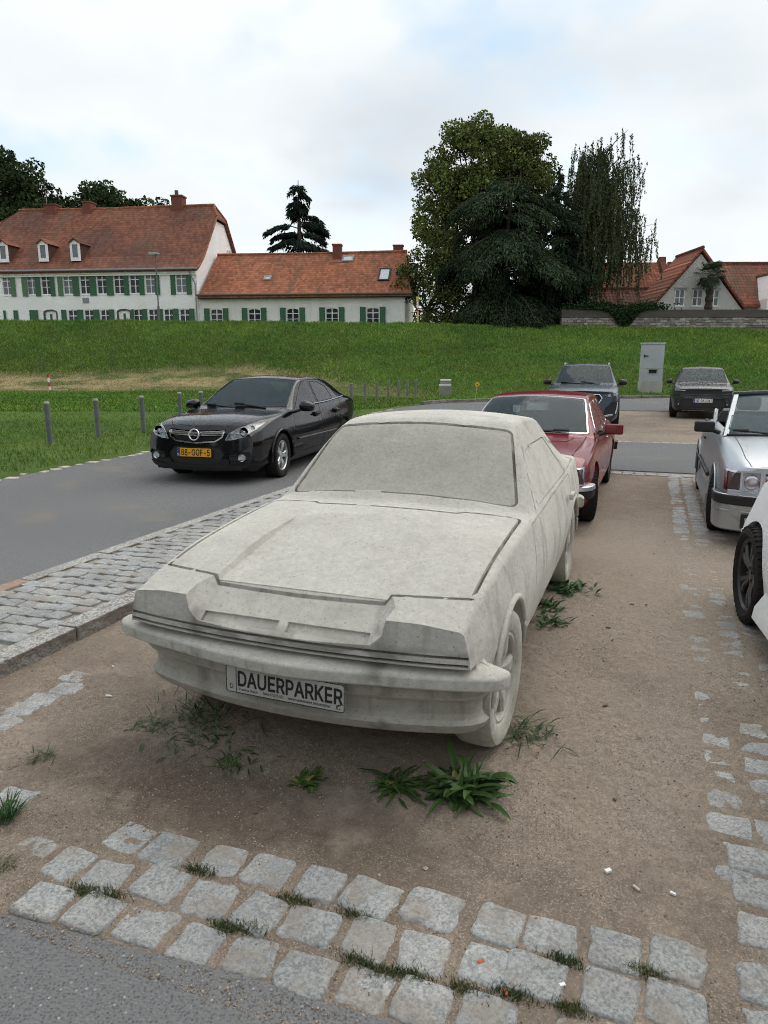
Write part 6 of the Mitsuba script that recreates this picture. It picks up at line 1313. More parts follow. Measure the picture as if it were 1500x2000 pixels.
# ---- the dark blue off-roader parked across the middle lane
def blue_car():
    K = thing('blue_car', 'steel blue sport utility car with roof rails parked beyond the middle lane', 'car')
    c = Car(K, place(5.12, 18.5, 17.0), std(.90, -3.60, .92, .20, .97, -.55, 1.10, -1.22, 1.625, -2.9, -3.45, 1.12, .83, .63, .72), 'paint_blue', .16, .05, .385, .345, 2.69)
    c.cabin([(-.7, .45), (-.7, 1.04), (-1.36, 1.54), (-2.8, 1.52), (-3.2, 1.1), (-3.2, .45)])
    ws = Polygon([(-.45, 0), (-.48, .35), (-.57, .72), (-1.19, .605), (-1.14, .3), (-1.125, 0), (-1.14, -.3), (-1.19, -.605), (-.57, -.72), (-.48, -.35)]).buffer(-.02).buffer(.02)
    c.pane('windscreen', ws, 'z', (.9, 2), trim='black_plastic', tw=.012); c.pane('rear_window', Polygon([(-3.0, .5), (-3.0, -.5), (-3.38, -.55), (-3.38, .55)]).buffer(.02), 'z', (.9, 2), 'dark_glass', d=(-1, 0, .6))
    for sd in (1, -1):
        r = (.3, 1.2) if sd > 0 else (-1.2, -.3)
        for nm, q in (('front_door', [(-.52, .38), (-.48, .7), (-.6, 1.08), (-1.25, 1.53), (-1.66, 1.55), (-1.66, .38)]), ('rear_door', [(-1.68, .38), (-1.68, 1.55), (-2.5, 1.52), (-2.62, 1.1), (-2.4, .7), (-2.28, .38)])): c.panel(nm, q, 'y', *r)
        for q in ([(-.85, 1.10), (-1.28, 1.46), (-1.6, 1.49), (-1.6, 1.11)], [(-1.74, 1.49), (-2.4, 1.46), (-2.5, 1.13), (-1.74, 1.11)]): c.pane('side_window', q, 'y', r, 'dark_glass', 'black_plastic', .01, (0, sd, .2))
        c.p('roof_rail', tube([(x, sd * (.575 + .02 * math.sin((x + 1.35) / -1.6 * math.pi)), 1.575 + .05 * math.sin((x + 1.3) / -1.7 * math.pi) + .01) for x in np.linspace(-1.3, -3.0, 14)], .018, 8), 'alloy')
        for x in (-1.4, -2.3): c.p('door_handle', rbox(x - .1, sd * .89 - .012, .90, x + .1, sd * .89 + .012, .925, .008), 'paint_blue')
        q = [(.52, .40), (.80, .44), (.86, .72), (.70, .70), (.56, .56)]; c.hole(q if sd > 0 else miry(q), .03, name='side_intake')
        c.p('bumper_trim', c.bar([.50, .74] if sd > 0 else [-.74, -.50], [.36, .40] if sd > 0 else [.40, .36], .045, .02, 0), 'chrome')
        c.p('intake_blade', tube([(float(c.nose(sd * y, z)) + .008, sd * y, z) for y, z in ((.80, .43), (.83, .55), (.84, .70))], .012, 6), 'alloy')
    c.panel('bonnet', Polygon([(-.50, .70), (-.43, .3), (-.42, 0), (-.43, -.3), (-.50, -.70), (.60, -.60), (.80, 0), (.60, .60)]).buffer(.012), 'z', .7, 1.3)
    c.lamp([(.50, .845), (.66, .825), (.82, .855), (.875, .93), (.80, .945), (.60, .90)], .06, 'black_plastic', [(.64, .868, .035, 'reflector'), (.76, .89, .035, 'reflector')])
    for sd in (1, -1): g = [(.05, .66), (.07, .86), (.40, .88), (.46, .80), (.38, .66)]; c.hole(g if sd > 0 else miry(g), .04, name='grille'); gp = Polygon(g if sd > 0 else miry(g)); c.p('grille_frame', (c.B.outer(.01) - c.B.inner(.02)) ^ (prism(gp.buffer(.02), 'x', 0, 2) - prism(gp, 'x', 0, 2)), 'chrome')
    c.hole([(-.44, .36), (-.42, .56), (.42, .56), (.44, .36)], .03, name='lower_grille')
    c.seats(-1.4, -2.3, .68, 'grey_cloth'); c.dash(-.75, 1.04, .7); c.wipers(0, 0, [((-.42, .4, 1.12), (-.5, -.1, 1.16)), ((-.42, -.1, 1.12), (-.52, -.6, 1.14))])
    c.p('inner_mirror', rbox(-1.14, -.11, 1.42, -1.11, .11, 1.48, .012), 'black_plastic')
    c.mirror(-.68, .965, 1.15, .22, .17, .12, 'black_plastic'); c.wheels(.905, .225, .24, ('spoke', 5, .14, .05), ('rubber', 'alloy', 'black_plastic'), 0); c.finish()
blue_car()
def dark_car():
    K = thing('dark_car', 'black compact crossover with white number plate parked facing us at the far kerb', 'car')
    c = Car(K, place(9.72, 22.0, 21.2), std(.82, -3.30, .895, .20, .90, -.50, 1.02, -1.20, 1.515, -2.6, -3.15, 1.05, .80, .60, .68), 'paint_anthracite', .14, .04, .37, .335, 2.56)
    c.cabin([(-.66, .45), (-.66, .96), (-1.34, 1.44), (-2.5, 1.42), (-2.9, 1.02), (-2.9, .45)])
    ws = Polygon([(-.40, 0), (-.43, .35), (-.52, .70), (-1.17, .575), (-1.12, .3), (-1.105, 0), (-1.12, -.3), (-1.17, -.575), (-.52, -.70), (-.43, -.35)]).buffer(-.02).buffer(.02)
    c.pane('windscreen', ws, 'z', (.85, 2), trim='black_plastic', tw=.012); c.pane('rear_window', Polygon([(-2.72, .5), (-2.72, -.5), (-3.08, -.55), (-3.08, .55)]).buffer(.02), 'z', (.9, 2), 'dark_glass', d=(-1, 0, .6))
    for sd in (1, -1):
        r = (.3, 1.2) if sd > 0 else (-1.2, -.3)
        for nm, q in (('front_door', [(-.50, .36), (-.46, .65), (-.56, 1.0), (-1.23, 1.43), (-1.6, 1.445), (-1.6, .36)]), ('rear_door', [(-1.62, .36), (-1.62, 1.445), (-2.35, 1.41), (-2.5, 1.04), (-2.3, .66), (-2.18, .36)])): c.panel(nm, q, 'y', *r)
        for q in ([(-.80, 1.02), (-1.26, 1.37), (-1.55, 1.39), (-1.55, 1.03)], [(-1.68, 1.39), (-2.28, 1.36), (-2.38, 1.06), (-1.68, 1.04)]): c.pane('side_window', q, 'y', r, 'dark_glass', 'black_plastic', .01, (0, sd, .2))
        c.p('bumper_wing', c.bar([.50, .70, .76] if sd > 0 else [-.76, -.70, -.50], [.66, .60, .42] if sd > 0 else [.42, .60, .66], .05, .012, 0), 'paint_anthracite')
        c.p('fog_light', m3.Manifold.sphere(.02, 10).translate([float(c.nose(sd * .66, .43)), sd * .66, .43]), 'reflector')
    c.panel('bonnet', Polygon([(-.46, .66), (-.38, .3), (-.37, 0), (-.38, -.3), (-.46, -.66), (.60, -.60), (.76, 0), (.60, .60)]).buffer(.012), 'z', .7, 1.3)
    c.p('bonnet_crease', tube([(x, 0, float(c.B.pr('zc', x)) + .002) for x in np.linspace(-.3, .60, 8)], .010, 6), 'paint_anthracite')
    c.hole([(-.80, .80), (-.78, .86), (.78, .86), (.80, .80), (.5, .735), (-.5, .735)], .03, 'black_plastic', 'visor')
    for sd in (1, -1): c.p('headlight', c.bar([.50, .79] if sd > 0 else [-.79, -.50], [.835, .845] if sd > 0 else [.845, .835], .022, .004, -.018), 'reflector')
    c.p('visor_blade', c.bar([-.80, 0, .80], [.715, .690, .715], .035, .010, 0), 'paint_anthracite')
    c.hole([(-.66, .34), (-.60, .60), (.60, .60), (.66, .34)], .035, 'black_plastic', 'lower_grille'); c.p('skid_plate', c.bar([-.56, .56], [.245, .245], .02, .02, 0), 'alloy')
    c.plate('WI-DK 6067', .545, 0, 'plate_white', .11, .0, 0, country='D')
    c.seats(-1.35, -2.2, .62, 'grey_cloth'); c.dash(-.7, .96, .68); c.p('inner_mirror', rbox(-1.12, -.11, 1.33, -1.09, .11, 1.39, .012), 'black_plastic')
    c.mirror(-.64, .955, 1.075, .19, .15, .11, 'black_plastic'); c.wheels(.885, .215, .23, ('spoke', 5, .14, .05), ('rubber', 'dark_alloy', 'black_plastic'), 0); c.finish()
dark_car()

# ---- the silver convertible
def silver_car():
    K = thing('silver_car', 'silver open top convertible with black mirrors parked at the right picture edge', 'car')
    c = Car(K, place(4.07, 6.78, 20.5), std(.80, -3.22, .83, .17, .74, -.52, .90, -1.08, 1.05, -1.3, -2.6, .95, .755, .70, .58,
        y4=[(.80, .60), (.55, .64), (-.50, .70), (-1.2, .70), (-2.6, .66), (-3.22, .58)], z4=[(.80, .735), (.70, .765), (-.50, .90), (-.9, .915), (-2.0, .925), (-2.6, .925), (-3.22, .87)], zc=[(.80, .745), (.70, .785), (-.40, .92), (-.9, .935), (-2.0, .945), (-2.6, .95), (-3.22, .90)]), 'paint_silver', .12, .05, .355, .305, 2.52)
    tub = (c.B.inner(.03) ^ mbox(-2.45, -1, .3, -.62, 1, 2)) + (mbox(-2.42, -.64, .4, -.66, .64, 2)); c.body = c.body - tub
    c.liner = (c.B.inner(.03) ^ mbox(-2.45, -1, .3, -.62, 1, 2)) - (c.B.inner(.04) ^ mbox(-2.43, -1, .315, -.64, 1, 2)) - mbox(-2.43, -.64, .4, -.64, .64, 2)
    for sd in (1, -1):
        r = (.3, 1.2) if sd > 0 else (-1.2, -.3); c.panel('door', [(-.56, .30), (-.52, .6), (-.60, .86), (-1.85, .89), (-1.85, .5), (-1.72, .30)], 'y', *r)
        c.p('waist_rubber', tube([(x, sd * .757, .925) for x in np.linspace(-.8, -2.5, 10)], .016, 8), 'black_plastic')
        c.p('side_moulding', tube([(x, sd * .836, .50) for x in np.linspace(-.42, -2.1, 10)], .022, 8), 'black_plastic'); c.p('sill_skirt', hull([(x, sd * y, z) for x in (-.42, -2.1) for y, z in ((.78, .16), (.84, .17), (.845, .27), (.79, .36))]), 'paint_silver')
        c.p('door_handle', rbox(-1.72, sd * .815 - .012, .76, -1.58, sd * .815 + .012, .79, .008), 'black_plastic')
        th = np.radians(np.linspace(-14, 194, 30)); 
        for xw in (0, -2.52): c.p('wheel_arch', tube(np.stack([xw + .365 * np.cos(th), th * 0 + sd * .818, .305 + .365 * np.sin(th)], 1), .009, 8), 'paint_silver', 60)
        # windscreen pillar
        c.p('windscreen_pillar', hull([(-.48, sd * .715, .90), (-.60, sd * .715, .90), (-.50, sd * .665, .92), (-.60, sd * .665, .92), (-1.02, sd * .60, 1.31), (-1.10, sd * .60, 1.31), (-1.02, sd * .555, 1.315), (-1.10, sd * .555, 1.315)]), 'paint_silver')
        c.p('pillar_seal', hull([(-.585, sd * .70, .92), (-.63, sd * .70, .92), (-.6, sd * .65, .93), (-1.09, sd * .60, 1.30), (-1.13, sd * .60, 1.30), (-1.1, sd * .55, 1.30)]), 'black_plastic')
        q = [(.48, .515), (.48, .705), (.755, .695), (.765, .53)]; q2 = [(.645, .52), (.645, .70), (.755, .69), (.762, .535)]
        pl = Polygon(q if sd > 0 else miry(q)); pr_ = prism(pl, 'x', 0, 2); c.body = c.body - (pr_ ^ (c.B.outer(.02) - c.S.translate([-.06, 0, 0]))); k = c.sub('headlight')
        c.p(f'{k}__housing', prism(pl.buffer(.003), 'x', 0, 2) ^ (c.S.translate([-.055, 0, 0]) - c.S.translate([-.075, 0, 0])), 'reflector')
        p2 = Polygon(q2 if sd > 0 else miry(q2)); ph = pl.buffer(-.008).difference(p2.buffer(.01))
        c.p(f'{k}__lens', facing((c.B.inner(.001) - c.B.inner(.01)) ^ prism(ph, 'x', 0, 2), (1, sd * .4, .2), .1), 'lens_glass', True)
        c.p(f'{k}__frame', (c.B.outer(.006) - c.S.translate([-.05, 0, 0])) ^ (prism(pl.buffer(.006), 'x', 0, 2) - prism(pl.buffer(-.010), 'x', 0, 2)) , 'chrome')
        c.p(f'{k}__divider', (c.B.outer(.004) - c.S.translate([-.05, 0, 0])) ^ prism(sbox(sd * .64 - .008, .52, sd * .64 + .008, .70), 'x', 0, 2), 'chrome')
        c.p(f'{k}__indicator', (c.B.outer(.0) - c.B.inner(.02)) ^ prism(p2.buffer(-.012), 'x', 0, 2), 'amber_lens')
        y0 = sd * .55; x = float(c.nose(y0, .605)) - .035
        c.p(f'{k}__bulb', m3.Manifold.sphere(1, 24).scale([.02, .065, .065]).translate([x, y0, .605]), 'chrome')
    c.panel('bonnet', Polygon([(-.44, .60), (-.40, .3), (-.39, 0), (-.40, -.3), (-.44, -.60), (.5, -.585), (.70, -.555), (.75, 0), (.70, .555), (.5, .585)]).buffer(.012), 'z', .6, 1.2)
    for sd in (1, -1): c.p('bonnet_crease', tube([(x, sd * (.36 - .05 * x), float(c.B.pr('z4', x)) + .016) for x in np.linspace(-.35, .68, 10)], .007, 6), 'paint_silver')
    for i in range(16): c.p('cowl_vent', mbox(-.395, -.30 + i * .04, .925, -.375, -.275 + i * .04, .930), 'black_plastic', False)
    c.p('windscreen_header', tube([(-1.06, y, 1.315 + .022 * (1 - (y / .6) ** 2)) for y in np.linspace(-.60, .60, 15)], .030, 8), 'paint_anthracite', 60)
    n = 16; yy = np.linspace(-1, 1, n); a = np.stack([-.50 + .07 * (1 - yy ** 2), yy * .68, .915 + .012 * (1 - yy ** 2)], 1); b = np.stack([-1.06 + .03 * (1 - yy ** 2), yy * .57, 1.305 + .02 * (1 - yy ** 2)], 1)
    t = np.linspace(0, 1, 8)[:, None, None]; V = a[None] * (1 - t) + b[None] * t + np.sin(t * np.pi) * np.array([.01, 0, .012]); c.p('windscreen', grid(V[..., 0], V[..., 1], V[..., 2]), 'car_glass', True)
    c.p('windscreen_base_seal', tube(a + [.0, 0, .0], .014, 6), 'black_plastic')
    pth = [(.44, .845), (.58, .84), (.69, .80), (.775, .68), (.835, .4), (.855, 0)]; pth = pth + [(x, -y) for x, y in pth[:-1][::-1]]
    sw = sweep_path
    c.p('bumper_strip', sw(pth, [(-.14, .405), (.0, .398), (.006, .41), (.006, .475), (0, .482), (-.14, .51)]), 'black_plastic'); c.p('bumper_chrome', sw(pth, [(-.02, .484), (.004, .484), (.006, .490), (.0, .494), (-.02, .494)]), 'chrome')
    c.p('bumper', sw([(x - .01, y) for x, y in pth], [(-.14, .16), (-.03, .155), (-.01, .17), (-.004, .30), (.0, .34), (-.004, .348), (.0, .356), (.0, .396), (-.14, .396)]), 'paint_silver')
    for sd in (1, -1):
        k = c.sub('fog_light'); F_ = plate_frame(c.M, [.826, sd * .50, .262], [-.10 * sd, 1, 0], [0, 0, 1]); 
        part(f'{K}__{k}__surround', extr(sbox(-.115, -.055, .115, .055).buffer(.01) - sbox(-.092, -.036, .092, .036), .02, -.004), 'black_plastic', F_, False); part(f'{K}__{k}__lens', extr(sbox(-.09, -.034, .09, .034), .012, -.004), 'reflector', F_, False)
    c.hole([(-.45, .53), (-.45, .69), (.45, .69), (.45, .53)], .04, name='grille')
    for i in range(4): c.p('grille_slat', c.bar([-.45, .45], [.55 + .036 * i] * 2, .02, .004, -.02), 'paint_silver')
    logo(c, 0, .61, .05, .02)
    c.seats(-1.35, -2.05, .52, 'blue_cloth'); c.dash(-.74, .86, .62); c.wipers(0, 0, [((-.42, -.15, .935), (-.55, -.62, .96)), ((-.42, .4, .935), (-.52, -.05, .965))])
    c.p('folded_hood', cat(tm(hull([(x, y, z) for x, y, z in ((-2.2, .66, .93), (-2.2, -.66, .93), (-2.75, .62, .94), (-2.75, -.62, .94), (-2.25, .60, 1.06), (-2.25, -.60, 1.06), (-2.65, .55, 1.07), (-2.65, -.55, 1.07))]))), 'black_plastic', 50)
    for sd in (1, -1): c.p('hood_frame', cat(tube([(-2.1, sd * .69, .93), (-2.2, sd * .68, 1.03), (-2.45, sd * .66, 1.06)], .018, 6), tube([(-2.0, sd * .69, .93), (-2.14, sd * .67, 1.08)], .014, 6)), 'alloy')
    for sd in (1, -1): c.p('roll_bar', tube([(-1.72, sd * .72, .92), (-1.75, sd * .70, 1.0)], .02, 6), 'alloy')
    c.mirror(-.68, .895, .985, .20, .115, .10, 'black_plastic', True); c.wheels(.815, .20, .20, ('spoke', 6, .12, .045), ('rubber', 'alloy', 'black_plastic'), -13); c.finish()
silver_car()
# ---------------------------------------------------------------- the white car, cut by the picture edge
def white_car():
    K = thing('white_car', 'white car with black alloy wheel cut off by the right picture edge', 'car')
    c = Car(K, place(2.57, 1.80, 14.0), std(.80, -3.12, .86, .15, .72, -.50, .96, -1.10, 1.44, -2.3, -2.9, 1.0, .76, .56, .50,
        y2=[(.80, .78), (.4, .84), (0, .855), (-1.2, .845), (-2.0, .855), (-2.5, .868), (-2.85, .845), (-3.12, .73)], z2=[(.80, .5), (-1, .50), (-2.5, .50), (-3.12, .50)],
        y3=[(.80, .60), (.2, .775), (-.5, .77), (-1.8, .745), (-2.5, .735), (-2.9, .70), (-3.12, .62)], z3=[(.80, .66), (.5, .80), (-.5, .90), (-1.8, .88), (-2.5, .885), (-2.9, .88), (-3.12, .84)]), 'paint_white', .20, .05, .35, .315, 2.49)
    c.cabin([(-.66, .4), (-.66, .9), (-1.24, 1.36), (-2.25, 1.36), (-2.7, 1.0), (-2.7, .4)])
    ws = Polygon([(-.42, 0), (-.45, .35), (-.54, .67), (-1.07, .545), (-1.02, .3), (-1.0, 0), (-1.02, -.3), (-1.07, -.545), (-.54, -.67), (-.45, -.35)]).buffer(-.02).buffer(.02)
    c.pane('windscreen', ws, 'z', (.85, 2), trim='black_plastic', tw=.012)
    c.pane('rear_window', Polygon([(-2.38, .48), (-2.38, -.48), (-2.84, -.52), (-2.84, .52)]).buffer(.02), 'z', (.8, 2), 'dark_glass', d=(-1, 0, .8))
    for sd in (1, -1):
        r = (.3, 1.2) if sd > 0 else (-1.2, -.3)
        c.panel('door', [(-.50, .30), (-.46, .6), (-.56, .90), (-1.12, 1.36), (-1.75, 1.38), (-1.75, .30)], 'y', *r)
        c.pane('side_window', [(-.80, .95), (-1.16, 1.29), (-1.65, 1.32), (-1.65, .94)], 'y', r, 'dark_glass', 'black_plastic', .01, (0, sd, .2))
        c.p('sill_skirt', hull([(x, sd * y, z) for x in (-.40, -2.10) for y, z in ((.80, .13), (.895, .16), (.885, .23), (.82, .34))]), 'paint_white')
        c.p('tail_light', (c.B.outer(.004) - c.B.inner(.01)) ^ prism([(-2.84, .872), (-3.3, .83), (-3.3, .90), (-2.80, .892)], 'y', *r), 'tail_red')
    c.p('rear_bumper', tm(hull([(x, y, z) for x, y in ((-2.95, .80), (-2.95, -.80), (-3.16, .66), (-3.16, -.66), (-3.22, .4), (-3.22, -.4)) for z in (.24, .52)])), 'paint_white', 30)
    c.panel('bonnet', Polygon([(-.46, .66), (-.38, .3), (-.37, 0), (-.38, -.3), (-.46, -.66), (.2, -.66), (.52, -.56), (.68, -.3), (.72, 0), (.68, .3), (.52, .56), (.2, .66)]).buffer(.012), 'z', .6, 1.3)
    c.mirror(-.62, .95, 1.0, .2, .15, .11); c.seats(-1.3, -2.05, .55, 'dark_cloth'); c.dash(-.7, .9, .62)
    c.wheels(.872, .225, .238, ('spoke', 5, .20, .036), ('rubber', 'dark_alloy', 'black_plastic'), 0); c.finish()
scene['tail_red'] = bs((.30, .012, .015), .2, .5)
white_car()

# ---------------------------------------------------------------- street furniture
scene['bollard_steel'] = bs(lambda p, n, uv: mix((.105, .115, .118), (.155, .165, .165), fbm(p.x * 3, p.y * 3, p.z * 5, 3)), .6, .4)
scene['bollard_cap'] = bs((.34, .35, .34), .5, .5); scene['bollard_old'] = bs(lambda p, n, uv: mix((.15, .14, .12), (.24, .22, .185), fbm(p.x * 3, p.y * 3, p.z * 3, 3)), .9, .2)
BL = [(-6.74, 14.35, 0), (-6.25, 15.6, 0), (-5.66, 16.8, 0), (-5.35, 18.8, 0), (-5.0, 19.7, 0), (-1.26, 28.0, 1), (-.78, 29.4, 1), (-.30, 30.4, 1), (.18, 31.6, 1), (.68, 33.1, 1), (1.10, 33.8, 1), (1.53, 35.0, 1)]
first = 'first second third fourth fifth'.split()
for i, (x, y, old) in enumerate(BL):
    lb = (f'grey steel bollard on the grass verge, {first[i]} from the left picture edge' if i < 5 else f'weathered grey post in the row behind the black car, {("first second third fourth fifth sixth last".split())[i - 5]} from the black car')
    k = thing('bollard', lb, 'bollard', 'bollards along the grass verge'); g = float(gz(x, y)); r = .052 if not old else .06; H = .84 if not old else .80
    top = {0: .86, 1: .86}.get(old); tl = [rs.normal(0, .012), rs.normal(0, .01)]
    add(k + '__post', tube([(x, y, g - .3), (x + tl[0], y + tl[1], g + H - .03)], r, 20), 'bollard_steel' if not old else 'bollard_old', smooth=40)
    add(k + '__cap', tr(revolve([(0, .018), (r * .8, .016), (r * 1.02, .004), (r * 1.02, -.03), (0, -.03)], 20), None, [x + tl[0], y + tl[1], g + H]), 'bollard_cap' if not old else 'bollard_old', smooth=40)
def cabinet():
    K = thing('utility_cabinet', 'tall light grey service cabinet with small display standing at the foot of the dike', 'cabinet')
    x, y = 13.42, 36.4; g = float(gz(x, y)) - .05; M = xf(x, y); w = .52
    scene['cabinet_grey'] = bs(lambda p, n, uv: mix((.43, .455, .475), (.36, .38, .395), fbm(p.x * 2, p.y, p.z * 2, 3)), .55, .35); scene['cabinet_base'] = bs(lambda p, n, uv: mix((.42, .42, .39), (.31, .31, .28), fbm(p.x * 4, p.y * 4, p.z * 2, 3)), .9, .2)
    hpart(K + '__plinth', rbox(-w - .02, -.22, g - .3, w + .02, .25, g + .58, .015), 'cabinet_base', M, 40)
    hpart(K + '__lower_panel', rbox(-w, -.20, g + .585, w, .24, g + 1.22, .012) - mbox(-.2, -.3, g + 1.0, .22, -.12, g + 1.2) - mbox(-.36, -.3, g + .905, .34, -.19, g + .925), 'cabinet_grey', M, 40)
    hpart(K + '__display', mbox(-.19, -.13, g + 1.01, .21, -.125, g + 1.19), 'ink', M); hpart(K + '__display_frame', mbox(-.27, -.215, g + .97, .29, -.201, g + 1.215) - mbox(-.20, -.3, g + 1.0, .22, -.1, g + 1.2), 'bollard_cap', M)
    hpart(K + '__door', rbox(-w, -.205, g + 1.235, w, .24, g + 2.42, .012), 'cabinet_grey', M, 40); hpart(K + '__roof', rbox(-w - .03, -.24, g + 2.425, w + .03, .27, g + 2.50, .012), 'cabinet_grey', M, 40)
    hpart(K + '__handle', rbox(-w + .03, -.24, g + 1.83, -w + .25, -.205, g + 1.89, .01) + rbox(-w + .03, -.235, g + 1.79, -w + .08, -.205, g + 1.93, .01), 'ink', M, 40)
cabinet()
def street_lamp():
    K = thing('street_lamp', 'slender grey street lamp standing in front of the white manor', 'lamp'); x, y = -16.2, 53.0
    add(K + '__pole', tube([(x - .02, y, 3.2), (x, y, 5.6), (x, y, 5.62), (x + .02, y, 9.1)], [.085, .08, .055, .045], 12), 'bollard_steel', smooth=40)
    add(K + '__head', tm(rbox(x - .40, y - .3, 9.08, x + .28, y + .12, 9.22, .05)), 'bollard_cap', smooth=60); add(K + '__diffuser', bx(x - .34, y - .27, 9.055, x + .05, y + .06, 9.078), 'sky_glass')
street_lamp()
scene['marker_yellow'] = bs((.62, .50, .20), .7, .3); scene['red_band'] = bs((.45, .05, .03), .6, .3); scene['straw_wood'] = bs((.50, .42, .28), .9, .2)
K = thing('marker_post', 'yellow gas marker post with red band beside the low house corner', 'post'); x, y = 2.40, 52.3; g = float(gz(x, y))
add(K + '__post', tube([(x + .01, y, g - .3), (x, y, g + .95)], .065, 10), 'marker_yellow', smooth=40); add(K + '__red_band', tube([(x + .001, y, g + .951), (x - .01, y, g + 1.16)], .068, 10), 'red_band', smooth=40)
add(K + '__upper_post', tube([(x - .01, y, g + 1.161), (x - .04, y, g + 1.95)], .062, 10), 'plate_white', smooth=40); add(K + '__sign', bx(x - .13, y - .04, g + 1.55, x + .04, y - .063 - .01, g + 1.95) if False else bx(x - .12, y - .085, g + 1.60, x + .05, y - .066, g + 1.95), 'marker_yellow')
K = thing('ranging_pole', 'red and white banded pole beside the dry grass at the left', 'pole'); x, y = -18.4, 39.7; g = float(gz(x, y)); zz = np.linspace(g - .02, g + .92, 5)
for i, m in enumerate(('plate_white', 'red_band', 'plate_white', 'red_band')): add(K + ('__white_band' if i % 2 == 0 else '__red_band'), tube([(x - .03 * i / 3, y, zz[i] + .001), (x - .03 * (i + 1) / 3, y, zz[i + 1])], .052, 12), m, smooth=40)
add('timber_batten', tm(rbox(x - 1.35, y - .1, g - .02, x + 1.0, y - .02, g + .05, .01)), 'straw_wood', 'pale timber batten lying in the grass at the foot of the banded pole', 'timber')
K = thing('stone_marker', 'stack of pale stone slabs standing on the grass behind the row of posts', 'stone block'); x, y = 2.95, 34.6; g = float(gz(x, y))
scene['slab_white'] = bs((.66, .66, .63), .8, .3); scene['slab_grey'] = bs(lambda p, n, uv: mix((.30, .29, .27), (.20, .19, .175), fbm(p.x * 6, p.y * 6, p.z * 8, 3)), .9, .2)
for i, (x0, x1, z0, z1, y0, m) in enumerate(((-.27, .27, -.1, .50, 0, 'slab_grey'), (-.29, .25, .505, .60, -.02, 'slab_white'), (-.22, .26, .605, .74, .12, 'slab_grey'), (-.23, .27, .745, .82, .10, 'slab_white'))):
    add(K + ('__slab' if m == 'slab_grey' else '__cover_slab'), tm(rbox(x + x0, y + y0 - .2, g + z0, x + x1, y + y0 + .25, g + z1, .012).rotate([0, 0, 0])), m, smooth=40)
K = thing('flower_stick', 'yellow toy flower on a thin stick beside the far lane', 'garden stake'); x, y = 3.85, 30.1
add(K + '__stick', tube([(x - .04, y, 0), (x + .03, y, .68)], .011, 6), 'straw_wood'); scene['flower_yellow'] = bs((.70, .42, .03), .7, .3)
pet = [m3.Manifold.sphere(1, 10).scale([.045, .02, .045]).translate([x + .04 + .055 * math.cos(a), y, .74 + .055 * math.sin(a)]) for a in np.arange(6) * math.pi / 3]
add(K + '__flower', cat(*[tm(q) for q in pet]), 'flower_yellow', smooth=40); add(K + '__eye', tm(m3.Manifold.sphere(.025, 10).translate([x + .04, y - .015, .74])), 'brick', smooth=60)

# ---------------------------------------------------------------- weeds and litter
def leaf_blade(base, d, L, w, up, n=6, curl=.5, wav=.0, rng=RNG):
    """a strap leaf with midrib fold: grid 3 x n"""
    t = np.linspace(0, 1, n); side = np.cross(d, [0, 0, 1.0]); side /= np.linalg.norm(side) + 1e-9
    path = np.array(base)[None] + np.outer(t * L, d) * (1 - .25 * curl * t[:, None]) + np.outer(L * (up * t - curl * (t ** 2.2)), [0, 0, 1.0])
    wd = w * np.sin(np.pi * (.12 + .86 * t) ** 1.15) * .5 * (1 + wav * np.sin(t * 26)); V = []
    for o, h in ((-1, .18), (0, 0), (1, .18)): V.append(path + side[None] * (o * wd)[:, None] + np.array([0, 0, 1.0])[None] * (abs(o) * wd * h * 2)[:, None])
    V = np.stack(V, 1).reshape(-1, 3); f = []
    for i in range(n - 1):
        for j in range(2): a = i * 3 + j; f += [(a, a + 1, a + 4), (a, a + 4, a + 3)]
    return trimesh.Trimesh(V, np.array(f), process=False)
scene['weed_leaf'] = {'type': 'principledthin', 'base_color': {'type': 'mesh_attribute', 'name': 'vertex_color'}, 'roughness': .5, 'diff_trans': .5}
scene['weed_leaf'] = {'type': 'twosided', 'bsdf': {'type': 'principled', 'base_color': {'type': 'mesh_attribute', 'name': 'vertex_color'}, 'roughness': .5, 'specular': .3}}
def weed(label, u, v, n, L, w, seed, up=(.2, 1.0), curl=.5, spread=.03, wav=.1, name='weed', col=(.040, .080, .020), cat_='weed'):
    rng = np.random.default_rng(seed); ms, cs = [], []; c0 = pf(u, v); z = float(dirt_z(np.array(u), np.array(v)))
    for i in range(n):
        a = rng.uniform(0, 2 * np.pi); d = np.array([math.cos(a), math.sin(a), 0]); l = L * rng.uniform(.45, 1.15)
        b = leaf_blade(c0 + np.array([rng.normal(0, spread), rng.normal(0, spread), z - .005]), d, l, w * rng.uniform(.6, 1.2), rng.uniform(*up), 7, curl * rng.uniform(.5, 1.3), wav)
        b.vertices[:, 2] = np.maximum(b.vertices[:, 2], z + .003); ms.append(b); t = rng.uniform(.6, 1.45); q = np.array(col) * t
        if rng.uniform() < .06: q = np.array([.16, .14, .04])
        cs.append(np.tile(q, (len(b.vertices), 1)))
    k = thing(name, label, cat_); add(k + '__leaves', cat(*ms), 'weed_leaf', color=np.vstack(cs), kind='stuff')
weed('large bushy dock weed with broad leaves in front of the right headlamp cover', .70, -.44, 130, .185, .036, 101, (.25, 1.0), .55, .035)
weed('flat rosette weed left of the large dock plant', .44, -.50, 60, .145, .014, 102, (.1, .55), .4, .03, .3)
weed('small round weed below the middle of the bumper', .09, -.60, 46, .085, .017, 103, (.3, .8), .5, .02)
weed('thin weed in the shade left of the small round weed', -.24, -.57, 36, .10, .009, 104, (.3, .9), .5, .05)
weed('grassy weed patch under the left end of the apron', -.66, -.26, 150, .075, .006, 105, (.6, 1.4), .5, .10, 0)
weed('sparse weed patch in front of the left wheel', -.52, -.42, 90, .075, .009, 106, (.3, 1.0), .5, .11, .1)
